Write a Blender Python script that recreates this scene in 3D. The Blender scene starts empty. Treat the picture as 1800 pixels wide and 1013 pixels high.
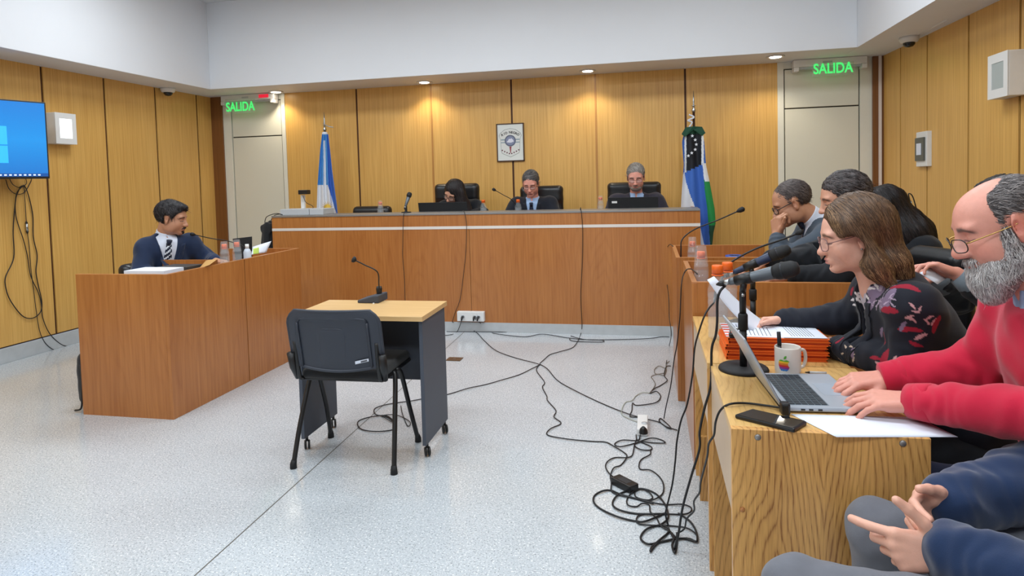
import bpy, math, random
import numpy as np
from mathutils import Vector, Matrix
random.seed(7)
SC = bpy.context.scene
COL = SC.collection

# ---------------------------------------------------------------- camera
FPX, CY = 1124.5, 370.85            # focal length and optical centre row for the 1800x1013 frame
EYE = np.array([0.0, 0.0, 1.42])
_a, _b, _g = math.radians(-12.219), math.radians(-2.592), math.radians(-1.554)
CF = np.array([math.sin(_a) * math.cos(_b), math.cos(_a) * math.cos(_b), math.sin(_b)])
_r = np.array([math.cos(_a), -math.sin(_a), 0.0]); _u = np.cross(_r, CF)
CR = math.cos(_g) * _r + math.sin(_g) * _u
CU = -math.sin(_g) * _r + math.cos(_g) * _u
cam = bpy.data.cameras.new('camera'); camo = bpy.data.objects.new('camera', cam); COL.objects.link(camo)
cam.sensor_fit = 'HORIZONTAL'; cam.sensor_width = 36.0; cam.lens = FPX * 36.0 / 1800.0
cam.shift_x = 0.0; cam.shift_y = -(506.5 - CY) / 1800.0
cam.clip_start = 0.05; cam.clip_end = 60
M4 = Matrix(((CR[0], CU[0], -CF[0], EYE[0]), (CR[1], CU[1], -CF[1], EYE[1]), (CR[2], CU[2], -CF[2], EYE[2]), (0, 0, 0, 1)))
camo.matrix_world = M4
SC.camera = camo

# ---------------------------------------------------------------- exposure, world, lamps
SC.view_settings.view_transform = 'Standard'; SC.view_settings.look = 'None'
SC.view_settings.exposure = 0.0; SC.view_settings.gamma = 1.0; SC.view_settings.use_curve_mapping = False
W = bpy.data.worlds.new('world'); SC.world = W; W.use_nodes = True
W.node_tree.nodes['Background'].inputs[0].default_value = (0.62, 0.72, 0.9, 1)
W.node_tree.nodes['Background'].inputs[1].default_value = 0.35

def area(name, loc, sx, sy, power, color=(1, 1, 1), rot=(0, 0, 0), spread=180):
    l = bpy.data.lights.new(name, 'AREA'); l.shape = 'RECTANGLE'; l.size = sx; l.size_y = sy
    l.energy = power; l.color = color; l.spread = math.radians(spread)
    o = bpy.data.objects.new(name, l); COL.objects.link(o); o.location = loc; o.rotation_euler = rot
    return o
CEIL_Z, SOF_Z, WALL_Y, WALL_L = 3.564, 2.58, 7.136, -5.37
LAMPS = [(x, y) for x in (-3.6, -1.5, 0.6) for y in (-0.6, 2.0, 4.6)]
COOL = (0.86, 0.94, 1.0)
for (x, y) in LAMPS:
    area('ceiling_panel_light', (x, y, CEIL_Z - 0.035), 1.16, 0.56, 30, COOL)
# downlights set into the soffit over the bench
DOWN = [(485, 161), (746, 144), (1033, 124), (1363, 99)]

# ---------------------------------------------------------------- helpers
def at(px, py, ax, v):
    """world point where the line of sight through a photo pixel meets the plane ax = v"""
    d = CF + CR * (px - 900) / FPX - CU * (py - CY) / FPX
    i = 'XYZ'.index(ax)
    return EYE + d * ((v - EYE[i]) / d[i])
def atd(px, py, depth):
    return EYE + (CF + CR * (px - 900) / FPX - CU * (py - CY) / FPX) * depth

def lin(c):
    c = c / 255.0
    return c / 12.92 if c <= 0.04045 else ((c + 0.055) / 1.055) ** 2.4
def rgb(r, g, b): return (lin(r), lin(g), lin(b), 1.0)

def tag(o, label=None, cat=None, group=None, kind=None):
    if label: o['label'] = label
    if cat: o['category'] = cat
    if group: o['group'] = group
    if kind: o['kind'] = kind
    return o
def thing(name, label, cat, loc=(0, 0, 0), rz=0.0, group=None):
    o = bpy.data.objects.new(name, None); COL.objects.link(o)
    o.empty_display_size = 0.05
    o.location = [float(v) for v in loc]; o.rotation_euler = (0, 0, rz)
    return tag(o, label, cat, group)
def wmat(o):
    m = Matrix.LocRotScale(o.location, o.rotation_euler, o.scale)
    return wmat(o.parent) @ m if o.parent else m

class MB:
    """collects shapes that become ONE mesh object"""
    def __init__(s): s.v = []; s.f = []; s.m = []; s.sm = []
    def add(s, vs, fs, mi=0, smooth=False):
        n = len(s.v); s.v += [tuple(float(c) for c in v) for v in vs]
        s.f += [tuple(i + n for i in f) for f in fs]; s.m += [mi] * len(fs); s.sm += [smooth] * len(fs)
        return s
    def box(s, x0, x1, y0, y1, z0, z1, mi=0, M=None):
        vs = [(x, y, z) for x in (x0, x1) for y in (y0, y1) for z in (z0, z1)]
        if M is not None: vs = [tuple(M @ Vector(v)) for v in vs]
        return s.add(vs, [(0, 1, 3, 2), (4, 6, 7, 5), (0, 4, 5, 1), (2, 3, 7, 6), (0, 2, 6, 4), (1, 5, 7, 3)], mi)
    def lathe(s, prof, c=(0, 0, 0), n=24, mi=0, M=None, smooth=True, cap=True):
        vs = []; k = len(prof)
        for i in range(n):
            a = 2 * math.pi * i / n
            for r, z in prof: vs.append((r * math.cos(a), r * math.sin(a), z))
        if M is not None: vs = [tuple(M @ Vector(v)) for v in vs]
        vs = [(v[0] + c[0], v[1] + c[1], v[2] + c[2]) for v in vs]
        fs = []
        for i in range(n):
            j = (i + 1) % n
            for t in range(k - 1): fs.append((i * k + t, j * k + t, j * k + t + 1, i * k + t + 1))
        if cap:
            if prof[0][0] > 1e-6: fs.append(tuple(i * k for i in range(n))[::-1])
            if prof[-1][0] > 1e-6: fs.append(tuple(i * k + k - 1 for i in range(n)))
        return s.add(vs, fs, mi, smooth)
    def tube(s, pts, r, n=8, mi=0, closed=False, flat=None):
        P = [np.array(p, float) for p in pts]; m = len(P)
        if m < 2: return s
        R = r if hasattr(r, '__len__') else [r] * m
        T = []
        for i in range(m):
            a = P[(i - 1) % m] if (closed or i > 0) else P[i]; b = P[(i + 1) % m] if (closed or i < m - 1) else P[i]
            t = b - a; T.append(t / (np.linalg.norm(t) + 1e-12))
        ref = np.array([0, 0, 1.0]) if abs(T[0][2]) < .9 else np.array([1.0, 0, 0])
        N = np.cross(T[0], ref); N /= np.linalg.norm(N); vs = []
        for i in range(m):
            N = N - T[i] * (N @ T[i]); N /= (np.linalg.norm(N) + 1e-12); B = np.cross(T[i], N)
            for k in range(n):
                a = 2 * math.pi * k / n; vs.append(P[i] + R[i] * (math.cos(a) * N + math.sin(a) * B))
        fs = []
        for i in range(m if closed else m - 1):
            j = (i + 1) % m
            for k in range(n): fs.append((i * n + k, i * n + (k + 1) % n, j * n + (k + 1) % n, j * n + k))
        if not closed: fs += [tuple(range(n))[::-1], tuple(range((m - 1) * n, m * n))]
        return s.add(vs, fs, mi, True)
    def prism(s, poly, z0, z1, M=None, mi=0):
        n = len(poly); vs = [(x, y, z0) for x, y in poly] + [(x, y, z1) for x, y in poly]
        if M is not None: vs = [tuple(M @ Vector(v)) for v in vs]
        fs = [tuple(range(n))[::-1], tuple(range(n, 2 * n))] + [(i, (i + 1) % n, n + (i + 1) % n, n + i) for i in range(n)]
        return s.add(vs, fs, mi)
    def grid(s, nu, nv, fn, mi=0, smooth=True, mfn=None):
        vs = [fn(i / (nu - 1), j / (nv - 1)) for i in range(nu) for j in range(nv)]; n = len(s.v)
        fs = [(i * nv + j, (i + 1) * nv + j, (i + 1) * nv + j + 1, i * nv + j + 1) for i in range(nu - 1) for j in range(nv - 1)]
        s.add(vs, fs, mi, smooth)
        if mfn:
            q = len(s.m) - len(fs)
            for t in range(len(fs)):
                i, j = divmod(t, nv - 1); s.m[q + t] = mfn((i + .5) / (nu - 1), (j + .5) / (nv - 1))
        return s
    def build(s, name, mat, parent=None, world=True, bevel=0, solid=0, **kw):
        me = bpy.data.meshes.new(name); vs = s.v
        if parent is not None and world:
            inv = wmat(parent).inverted(); vs = [tuple(inv @ Vector(v)) for v in vs]
        org = None
        if parent is None and vs:
            A = np.array(vs); org = np.array([(A[:, 0].min() + A[:, 0].max()) / 2, (A[:, 1].min() + A[:, 1].max()) / 2, A[:, 2].min()])
            vs = [tuple(v) for v in (A - org)]
        me.from_pydata(vs, [], s.f)
        for m in (mat if isinstance(mat, (list, tuple)) else [mat]): me.materials.append(m)
        me.polygons.foreach_set('material_index', s.m); me.polygons.foreach_set('use_smooth', s.sm); me.update()
        o = bpy.data.objects.new(name, me); COL.objects.link(o)
        if org is not None: o.location = [float(v) for v in org]
        if parent is not None: o.parent = parent
        if solid:
            md = o.modifiers.new('solid', 'SOLIDIFY'); md.thickness = solid; md.offset = 0
        if bevel:
            md = o.modifiers.new('bevel', 'BEVEL'); md.width = bevel; md.segments = 2; md.limit_method = 'ANGLE'
        return tag(o, **kw)

def rotz(a): return Matrix.Rotation(a, 4, 'Z')
def frame(o, x, y, z):
    return Matrix(((x[0], y[0], z[0], o[0]), (x[1], y[1], z[1], o[1]), (x[2], y[2], z[2], o[2]), (0, 0, 0, 1)))
def nrm(v): v = np.array(v, float); return v / (np.linalg.norm(v) + 1e-12)
def spline(pts, n=8, closed=False):
    """Catmull-Rom through points"""
    P = [np.array(p, float) for p in pts]; m = len(P); out = []
    for i in range(m if closed else m - 1):
        g = lambda k: P[k % m] if closed else P[min(max(k, 0), m - 1)]
        a, b, c, d = g(i - 1), g(i), g(i + 1), g(i + 2)
        for t in range(n):
            u = t / n; out.append(.5 * (2 * b + (c - a) * u + (2 * a - 5 * b + 4 * c - d) * u * u + (3 * b - a - 3 * c + d) * u ** 3))
    if not closed: out.append(P[-1])
    return out
def copy_tree(o, parent=None):
    c = o.copy(); COL.objects.link(c)
    if parent is not None: c.parent = parent
    for ch in list(o.children): copy_tree(ch, c)
    return c

# ---------------------------------------------------------------- materials
MATS = {}
def newmat(name):
    m = bpy.data.materials.new(name); m.use_nodes = True; MATS[name] = m
    return m, m.node_tree.nodes, m.node_tree.links, m.node_tree.nodes['Principled BSDF']
def plain(name, col, rough=.5, metal=0., noise=0.0, nscale=30, bump=0.0, bscale=200, coat=0., spec=.5, emit=None, estr=0, sheen=0.):
    m, N, L, B = newmat(name)
    B.inputs['Roughness'].default_value = rough; B.inputs['Metallic'].default_value = metal
    B.inputs['Coat Weight'].default_value = coat; B.inputs['Specular IOR Level'].default_value = spec
    if sheen: B.inputs['Sheen Weight'].default_value = sheen; B.inputs['Sheen Roughness'].default_value = .5
    tc = N.new('ShaderNodeTexCoord')
    nz = N.new('ShaderNodeTexNoise'); nz.inputs['Scale'].default_value = nscale; nz.inputs['Detail'].default_value = 4
    L.new(tc.outputs['Object'], nz.inputs['Vector'])
    mx = N.new('ShaderNodeMix'); mx.data_type = 'RGBA'
    mx.inputs[6].default_value = col
    mx.inputs[7].default_value = tuple(max(0, c * (1 - noise - .02)) for c in col[:3]) + (1,)
    L.new(nz.outputs['Fac'], mx.inputs[0]); L.new(mx.outputs[2], B.inputs['Base Color'])
    if bump:
        n2 = N.new('ShaderNodeTexNoise'); n2.inputs['Scale'].default_value = bscale; n2.inputs['Detail'].default_value = 3
        L.new(tc.outputs['Object'], n2.inputs['Vector'])
        bp = N.new('ShaderNodeBump'); bp.inputs['Strength'].default_value = bump; bp.inputs['Distance'].default_value = .002
        L.new(n2.outputs['Fac'], bp.inputs['Height']); L.new(bp.outputs['Normal'], B.inputs['Normal'])
    if emit:
        B.inputs['Emission Color'].default_value = emit; B.inputs['Emission Strength'].default_value = estr
    return m
def ramp(N, stops):
    r = N.new('ShaderNodeValToRGB'); e = r.color_ramp.elements
    while len(e) < len(stops): e.new(.5)
    for i, (p, c) in enumerate(stops): e[i].position = p; e[i].color = c
    return r
def wood(name, light, dark, grain=(60, 60, 1.2), rough=.35, streak=.5, fig=0.0, figscale=(3, 3, .5), rings=26, coat=0.2, amount=1.0, bump=.05, coord='Object', big=(2.2, 2.2, .12)):
    """wood whose fibres run along local z (the stretched axis of `grain`)"""
    m, N, L, B = newmat(name)
    B.inputs['Roughness'].default_value = rough; B.inputs['Coat Weight'].default_value = coat; B.inputs['Coat Roughness'].default_value = .2
    tc = N.new('ShaderNodeTexCoord')
    def nz(sc, scale, det=5, dist=0.):
        mp = N.new('ShaderNodeMapping'); mp.inputs['Scale'].default_value = sc; L.new(tc.outputs[coord], mp.inputs['Vector'])
        t = N.new('ShaderNodeTexNoise'); t.inputs['Scale'].default_value = scale; t.inputs['Detail'].default_value = det; t.inputs['Distortion'].default_value = dist
        L.new(mp.outputs[0], t.inputs['Vector']); return t
    a = nz(grain, 1.0, 6); b = nz(big, 1.0, 3, .4)
    mix = N.new('ShaderNodeMath'); mix.operation = 'MULTIPLY_ADD'; mix.inputs[1].default_value = streak
    L.new(a.outputs['Fac'], mix.inputs[0])
    m2 = N.new('ShaderNodeMath'); m2.operation = 'MULTIPLY'; m2.inputs[1].default_value = 1 - streak; L.new(b.outputs['Fac'], m2.inputs[0]); L.new(m2.outputs[0], mix.inputs[2])
    fac = mix.outputs[0]
    if fig:
        mp = N.new('ShaderNodeMapping'); mp.inputs['Scale'].default_value = figscale; L.new(tc.outputs[coord], mp.inputs['Vector'])
        t0 = N.new('ShaderNodeTexNoise'); t0.inputs['Scale'].default_value = 1.0; t0.inputs['Detail'].default_value = 1.5; L.new(mp.outputs[0], t0.inputs['Vector'])
        w = N.new('ShaderNodeMath'); w.operation = 'MULTIPLY'; w.inputs[1].default_value = rings; L.new(t0.outputs['Fac'], w.inputs[0])
        s = N.new('ShaderNodeMath'); s.operation = 'PINGPONG'; s.inputs[1].default_value = 1.0; L.new(w.outputs[0], s.inputs[0])
        pw = N.new('ShaderNodeMath'); pw.operation = 'POWER'; pw.inputs[1].default_value = 2.5; L.new(s.outputs[0], pw.inputs[0])
        f2 = N.new('ShaderNodeMath'); f2.operation = 'MULTIPLY_ADD'; f2.inputs[1].default_value = -fig; L.new(pw.outputs[0], f2.inputs[0]); L.new(fac, f2.inputs[2]); fac = f2.outputs[0]
    mid = tuple(.5 * (l + d) for l, d in zip(light[:3], dark[:3])) + (1,)
    r = ramp(N, [(.5 - .22 * amount, dark), (.5, mid), (.5 + .2 * amount, light)]); L.new(fac, r.inputs['Fac']); L.new(r.outputs['Color'], B.inputs['Base Color'])
    bp = N.new('ShaderNodeBump'); bp.inputs['Strength'].default_value = bump; bp.inputs['Distance'].default_value = .001
    L.new(fac, bp.inputs['Height']); L.new(bp.outputs['Normal'], B.inputs['Normal'])
    return m
def glassy(name, col=(1, 1, 1, 1), alpha=.25, rough=.05):
    """thin clear plastic or glass: mostly see-through with a sheen"""
    m, N, L, B = newmat(name); B.inputs['Base Color'].default_value = col; B.inputs['Roughness'].default_value = rough
    B.inputs['Alpha'].default_value = alpha; B.inputs['Coat Weight'].default_value = .6
    return m
def vcol(name, rough=.5, bump=0., bscale=300, spec=.5, sub=0., sheen=0., nse=.12, nscale=60):
    """surface whose own colour is stored per vertex"""
    m, N, L, B = newmat(name); B.inputs['Roughness'].default_value = rough; B.inputs['Specular IOR Level'].default_value = spec
    at_ = N.new('ShaderNodeAttribute'); at_.attribute_name = 'Col'
    tc = N.new('ShaderNodeTexCoord'); nz = N.new('ShaderNodeTexNoise'); nz.inputs['Scale'].default_value = nscale; nz.inputs['Detail'].default_value = 4
    L.new(tc.outputs['Object'], nz.inputs['Vector'])
    mr = N.new('ShaderNodeMapRange'); mr.inputs['To Min'].default_value = 1 - nse; mr.inputs['To Max'].default_value = 1 + nse; L.new(nz.outputs['Fac'], mr.inputs['Value'])
    vm = N.new('ShaderNodeVectorMath'); vm.operation = 'SCALE'; L.new(at_.outputs['Color'], vm.inputs[0]); L.new(mr.outputs[0], vm.inputs['Scale'])
    L.new(vm.outputs[0], B.inputs['Base Color'])
    if sub:
        B.inputs['Subsurface Weight'].default_value = sub; B.inputs['Subsurface Radius'].default_value = (.008, .003, .0015); B.inputs['Subsurface Scale'].default_value = 1.0
    if sheen: B.inputs['Sheen Weight'].default_value = sheen
    if bump:
        n2 = N.new('ShaderNodeTexNoise'); n2.inputs['Scale'].default_value = bscale; n2.inputs['Detail'].default_value = 3; L.new(tc.outputs['Object'], n2.inputs['Vector'])
        bp = N.new('ShaderNodeBump'); bp.inputs['Strength'].default_value = bump; bp.inputs['Distance'].default_value = .002
        L.new(n2.outputs['Fac'], bp.inputs['Height']); L.new(bp.outputs['Normal'], B.inputs['Normal'])
    return m
def hairmat(name, light, dark, rough=.45, sc=(220, 220, 14)):
    m, N, L, B = newmat(name); B.inputs['Roughness'].default_value = rough; B.inputs['Specular IOR Level'].default_value = .3
    tc = N.new('ShaderNodeTexCoord'); mp = N.new('ShaderNodeMapping'); mp.inputs['Scale'].default_value = sc; L.new(tc.outputs['Object'], mp.inputs['Vector'])
    nz = N.new('ShaderNodeTexNoise'); nz.inputs['Scale'].default_value = 1; nz.inputs['Detail'].default_value = 4; nz.inputs['Distortion'].default_value = .6; L.new(mp.outputs[0], nz.inputs['Vector'])
    r = ramp(N, [(.34, dark), (.66, light)]); L.new(nz.outputs['Fac'], r.inputs['Fac']); L.new(r.outputs['Color'], B.inputs['Base Color'])
    bp = N.new('ShaderNodeBump'); bp.inputs['Strength'].default_value = .8; bp.inputs['Distance'].default_value = .004
    L.new(nz.outputs['Fac'], bp.inputs['Height']); L.new(bp.outputs['Normal'], B.inputs['Normal'])
    return m
# ---------------------------------------------------------------- implicit-surface modelling for people and soft things
class Vol:
    def __init__(s, lo, hi, h):
        s.h = h; s.lo = np.array(lo, float); n = np.ceil((np.array(hi) - s.lo) / h).astype(int) + 2
        s.ax = [(s.lo[i] + h * np.arange(n[i])).astype(np.float32) for i in range(3)]
        s.d = np.full(n, 0.5, np.float32)
    def _sub(s, lo, hi):
        sl = []
        for i in range(3):
            a = int(max(0, math.floor((lo[i] - s.lo[i]) / s.h))); b = int(min(len(s.ax[i]), math.ceil((hi[i] - s.lo[i]) / s.h) + 1))
            if b <= a: return None
            sl.append(slice(a, b))
        return tuple(sl)
    def _apply(s, lo, hi, fn, k, mode):
        e = (k + 3 * s.h)
        sl = s._sub(np.array(lo) - e, np.array(hi) + e)
        if sl is None: return s
        X = s.ax[0][sl[0]][:, None, None]; Y = s.ax[1][sl[1]][None, :, None]; Z = s.ax[2][sl[2]][None, None, :]
        b = fn(X, Y, Z); a = s.d[sl]
        if mode == 'cut': b = -b; a = -a; b = -b  # smooth max(a, -b) = -smin(-a, b)
        k = max(k, 1e-5)
        h = np.clip(.5 + .5 * (b - a) / k, 0, 1)
        r = a * h + b * (1 - h) - k * h * (1 - h)
        s.d[sl] = -r if mode == 'cut' else r
        return s
    def ell(s, c, r, R=None, k=.02, mode='add'):
        c = np.array(c, float); r = np.array(r, float); R = np.eye(3) if R is None else np.array(R)
        ext = np.sqrt(((R * r[None, :]) ** 2).sum(1))
        def fn(X, Y, Z):
            X = X - c[0]; Y = Y - c[1]; Z = Z - c[2]
            p = [X * R[0, i] + Y * R[1, i] + Z * R[2, i] for i in range(3)]
            k0 = np.sqrt((p[0] / r[0]) ** 2 + (p[1] / r[1]) ** 2 + (p[2] / r[2]) ** 2)
            k1 = np.sqrt((p[0] / r[0] ** 2) ** 2 + (p[1] / r[1] ** 2) ** 2 + (p[2] / r[2] ** 2) ** 2)
            return k0 * (k0 - 1) / (k1 + 1e-6)
        return s._apply(c - ext, c + ext, fn, k, mode)
    def cone(s, a, b, ra, rb=None, k=.02, mode='add', flat=None, fs=1.0):
        """tapered capsule; flat = direction in which the section is fs times as thick"""
        a = np.array(a, float); b = np.array(b, float); rb = ra if rb is None else rb; ba = b - a; L2 = ba @ ba + 1e-12
        R = max(ra, rb) * max(1, fs); lo = np.minimum(a, b) - R; hi = np.maximum(a, b) + R
        def fn(X, Y, Z):
            X = X - a[0]; Y = Y - a[1]; Z = Z - a[2]
            t = np.clip((X * ba[0] + Y * ba[1] + Z * ba[2]) / L2, 0, 1)
            X = X - t * ba[0]; Y = Y - t * ba[1]; Z = Z - t * ba[2]
            if flat is not None:
                q = (X * flat[0] + Y * flat[1] + Z * flat[2]) * (1 / fs - 1)
                X = X + q * flat[0]; Y = Y + q * flat[1]; Z = Z + q * flat[2]
            return (np.sqrt(X * X + Y * Y + Z * Z) - (ra + t * (rb - ra))) * (min(1, fs))
        return s._apply(lo, hi, fn, k, mode)
    def chain(s, pts, rs, k=.01, **kw):
        for i in range(len(pts) - 1): s.cone(pts[i], pts[i + 1], rs[i], rs[i + 1], k=k, **kw)
        return s
    def box(s, c, hf, R=None, r=.005, k=.005, mode='add'):
        c = np.array(c, float); R = np.eye(3) if R is None else np.array(R); hf = np.array(hf, float)
        ext = (np.abs(R) * hf[None, :]).sum(1)
        def fn(X, Y, Z):
            X = X - c[0]; Y = Y - c[1]; Z = Z - c[2]
            q = [np.abs(X * R[0, i] + Y * R[1, i] + Z * R[2, i]) - (hf[i] - r) for i in range(3)]
            o = np.sqrt(np.maximum(q[0], 0) ** 2 + np.maximum(q[1], 0) ** 2 + np.maximum(q[2], 0) ** 2)
            return o + np.minimum(np.maximum(np.maximum(q[0], q[1]), q[2]), 0) - r
        return s._apply(c - ext, c + ext, fn, k, mode)
    def clip(s, fn, k=.004):
        """keep only where fn(x,y,z) < 0"""
        X = s.ax[0][:, None, None]; Y = s.ax[1][None, :, None]; Z = s.ax[2][None, None, :]
        b = np.broadcast_to(fn(X, Y, Z), s.d.shape).astype(np.float32); a = s.d
        h = np.clip(.5 - .5 * (b - a) / k, 0, 1)
        s.d = (a * h + b * (1 - h) + k * h * (1 - h)).astype(np.float32)
        return s
    def displace(s, fn, band=.03):
        i = np.nonzero(np.abs(s.d) < band)
        s.d[i] += fn(s.ax[0][i[0]], s.ax[1][i[1]], s.ax[2][i[2]]).astype(np.float32)
        return s
    def mesh(s):
        d = s.d; d[0] = d[-1] = .5; d[:, 0] = d[:, -1] = .5; d[:, :, 0] = d[:, :, -1] = .5
        ins = d < 0; c = [ins[i:i - 1 or None, j:j - 1 or None, k:k - 1 or None] for i in (0, 1) for j in (0, 1) for k in (0, 1)]
        al = c[0].copy(); an = c[0].copy()
        for q in c[1:]: al &= q; an |= q
        act = an & ~al; ci = np.nonzero(act); n = len(ci[0])
        if n == 0: return np.zeros((0, 3)), np.zeros((0, 4), int)
        idx = np.full(act.shape, -1, np.int32); idx[ci] = np.arange(n)
        acc = np.zeros((n, 3)); cnt = np.zeros(n)
        off = [(i, j, k) for i in (0, 1) for j in (0, 1) for k in (0, 1)]
        val = {o: d[ci[0] + o[0], ci[1] + o[1], ci[2] + o[2]] for o in off}
        for o in off:
            for ax in range(3):
                if o[ax]: continue
                p = list(o); p[ax] = 1; p = tuple(p); a = val[o]; b = val[p]
                m = (a < 0) != (b < 0); t = np.where(m, a / np.where(m, a - b, 1), 0)
                v = np.array(o, float)[None, :].repeat(n, 0); v[:, ax] += t
                acc[m] += v[m]; cnt[m] += 1
        V = (np.stack(ci, 1) + acc / cnt[:, None]) * s.h + s.lo
        F = []
        for ax in range(3):
            sl0 = [slice(None)] * 3; sl1 = [slice(None)] * 3; sl0[ax] = slice(0, -1); sl1[ax] = slice(1, None)
            A = ins[tuple(sl0)]; B = ins[tuple(sl1)]; e = np.nonzero(A != B)
            e = [q for q in e]; u, w = (ax + 1) % 3, (ax + 2) % 3
            ok = (e[u] > 0) & (e[w] > 0) & (e[u] < act.shape[u]) & (e[w] < act.shape[w]); e = [q[ok] for q in e]
            def cell(du, dw):
                q = list(e); q[u] = q[u] - du; q[w] = q[w] - dw; return idx[q[0], q[1], q[2]]
            Q = np.stack([cell(1, 1), cell(0, 1), cell(0, 0), cell(1, 0)], 1)
            fl = ~A[e[0], e[1], e[2]]; Q[fl] = Q[fl][:, ::-1]; F.append(Q)
        return V, np.concatenate(F)
def bring(name, V, F, mat, parent=None, col=None, **kw):
    """numpy mesh (world coordinates) -> object"""
    me = bpy.data.meshes.new(name)
    if parent is not None:
        I = np.array(wmat(parent).inverted()); V = V @ I[:3, :3].T + I[:3, 3]
    n, m = len(V), len(F)
    me.vertices.add(n); me.vertices.foreach_set('co', V.astype(np.float32).ravel())
    me.loops.add(m * 4); me.loops.foreach_set('vertex_index', F.astype(np.int32).ravel())
    me.polygons.add(m); me.polygons.foreach_set('loop_start', np.arange(0, m * 4, 4, dtype=np.int32))
    me.polygons.foreach_set('use_smooth', np.ones(m, bool)); me.update(calc_edges=True)
    if col is not None:
        a = me.color_attributes.new('Col', 'FLOAT_COLOR', 'POINT'); c = np.ones((n, 4), np.float32); c[:, :3] = col
        a.data.foreach_set('color', c.ravel())
    me.materials.append(mat)
    o = bpy.data.objects.new(name, me); COL.objects.link(o)
    if parent is not None: o.parent = parent
    return tag(o, **kw)
def emit(vol, name, mat, parent=None, colfn=None, **kw):
    V, F = vol.mesh()
    return bring(name, V, F, mat, parent, colfn(V) if colfn else None, **kw)
def wob(P, f, seed=0):
    """smooth pseudo-noise in about -1..1 at frequency f (1/m); P = (x, y, z) arrays"""
    r = np.random.RandomState(seed); o = 0
    for i in range(5):
        k = r.normal(size=3); k = k / np.linalg.norm(k) * f * (0.7 + .6 * r.rand()) * 6.283
        o = o + np.sin(P[0] * k[0] + P[1] * k[1] + P[2] * k[2] + r.rand() * 6.28)
    return o / 3.0

def basis(yaw, pitch=0., roll=0.):
    """columns: forward, left, up. yaw from +X counter-clockwise, pitch > 0 looks up, roll > 0 tips the head to its right"""
    y, p, r = map(math.radians, (yaw, pitch, roll))
    f = np.array([math.cos(y) * math.cos(p), math.sin(y) * math.cos(p), math.sin(p)])
    l = np.array([-math.sin(y), math.cos(y), 0.]); u = np.cross(f, l)
    l2 = math.cos(r) * l + math.sin(r) * u; u2 = -math.sin(r) * l + math.cos(r) * u
    return np.stack([f, l2, u2], 1)

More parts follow.
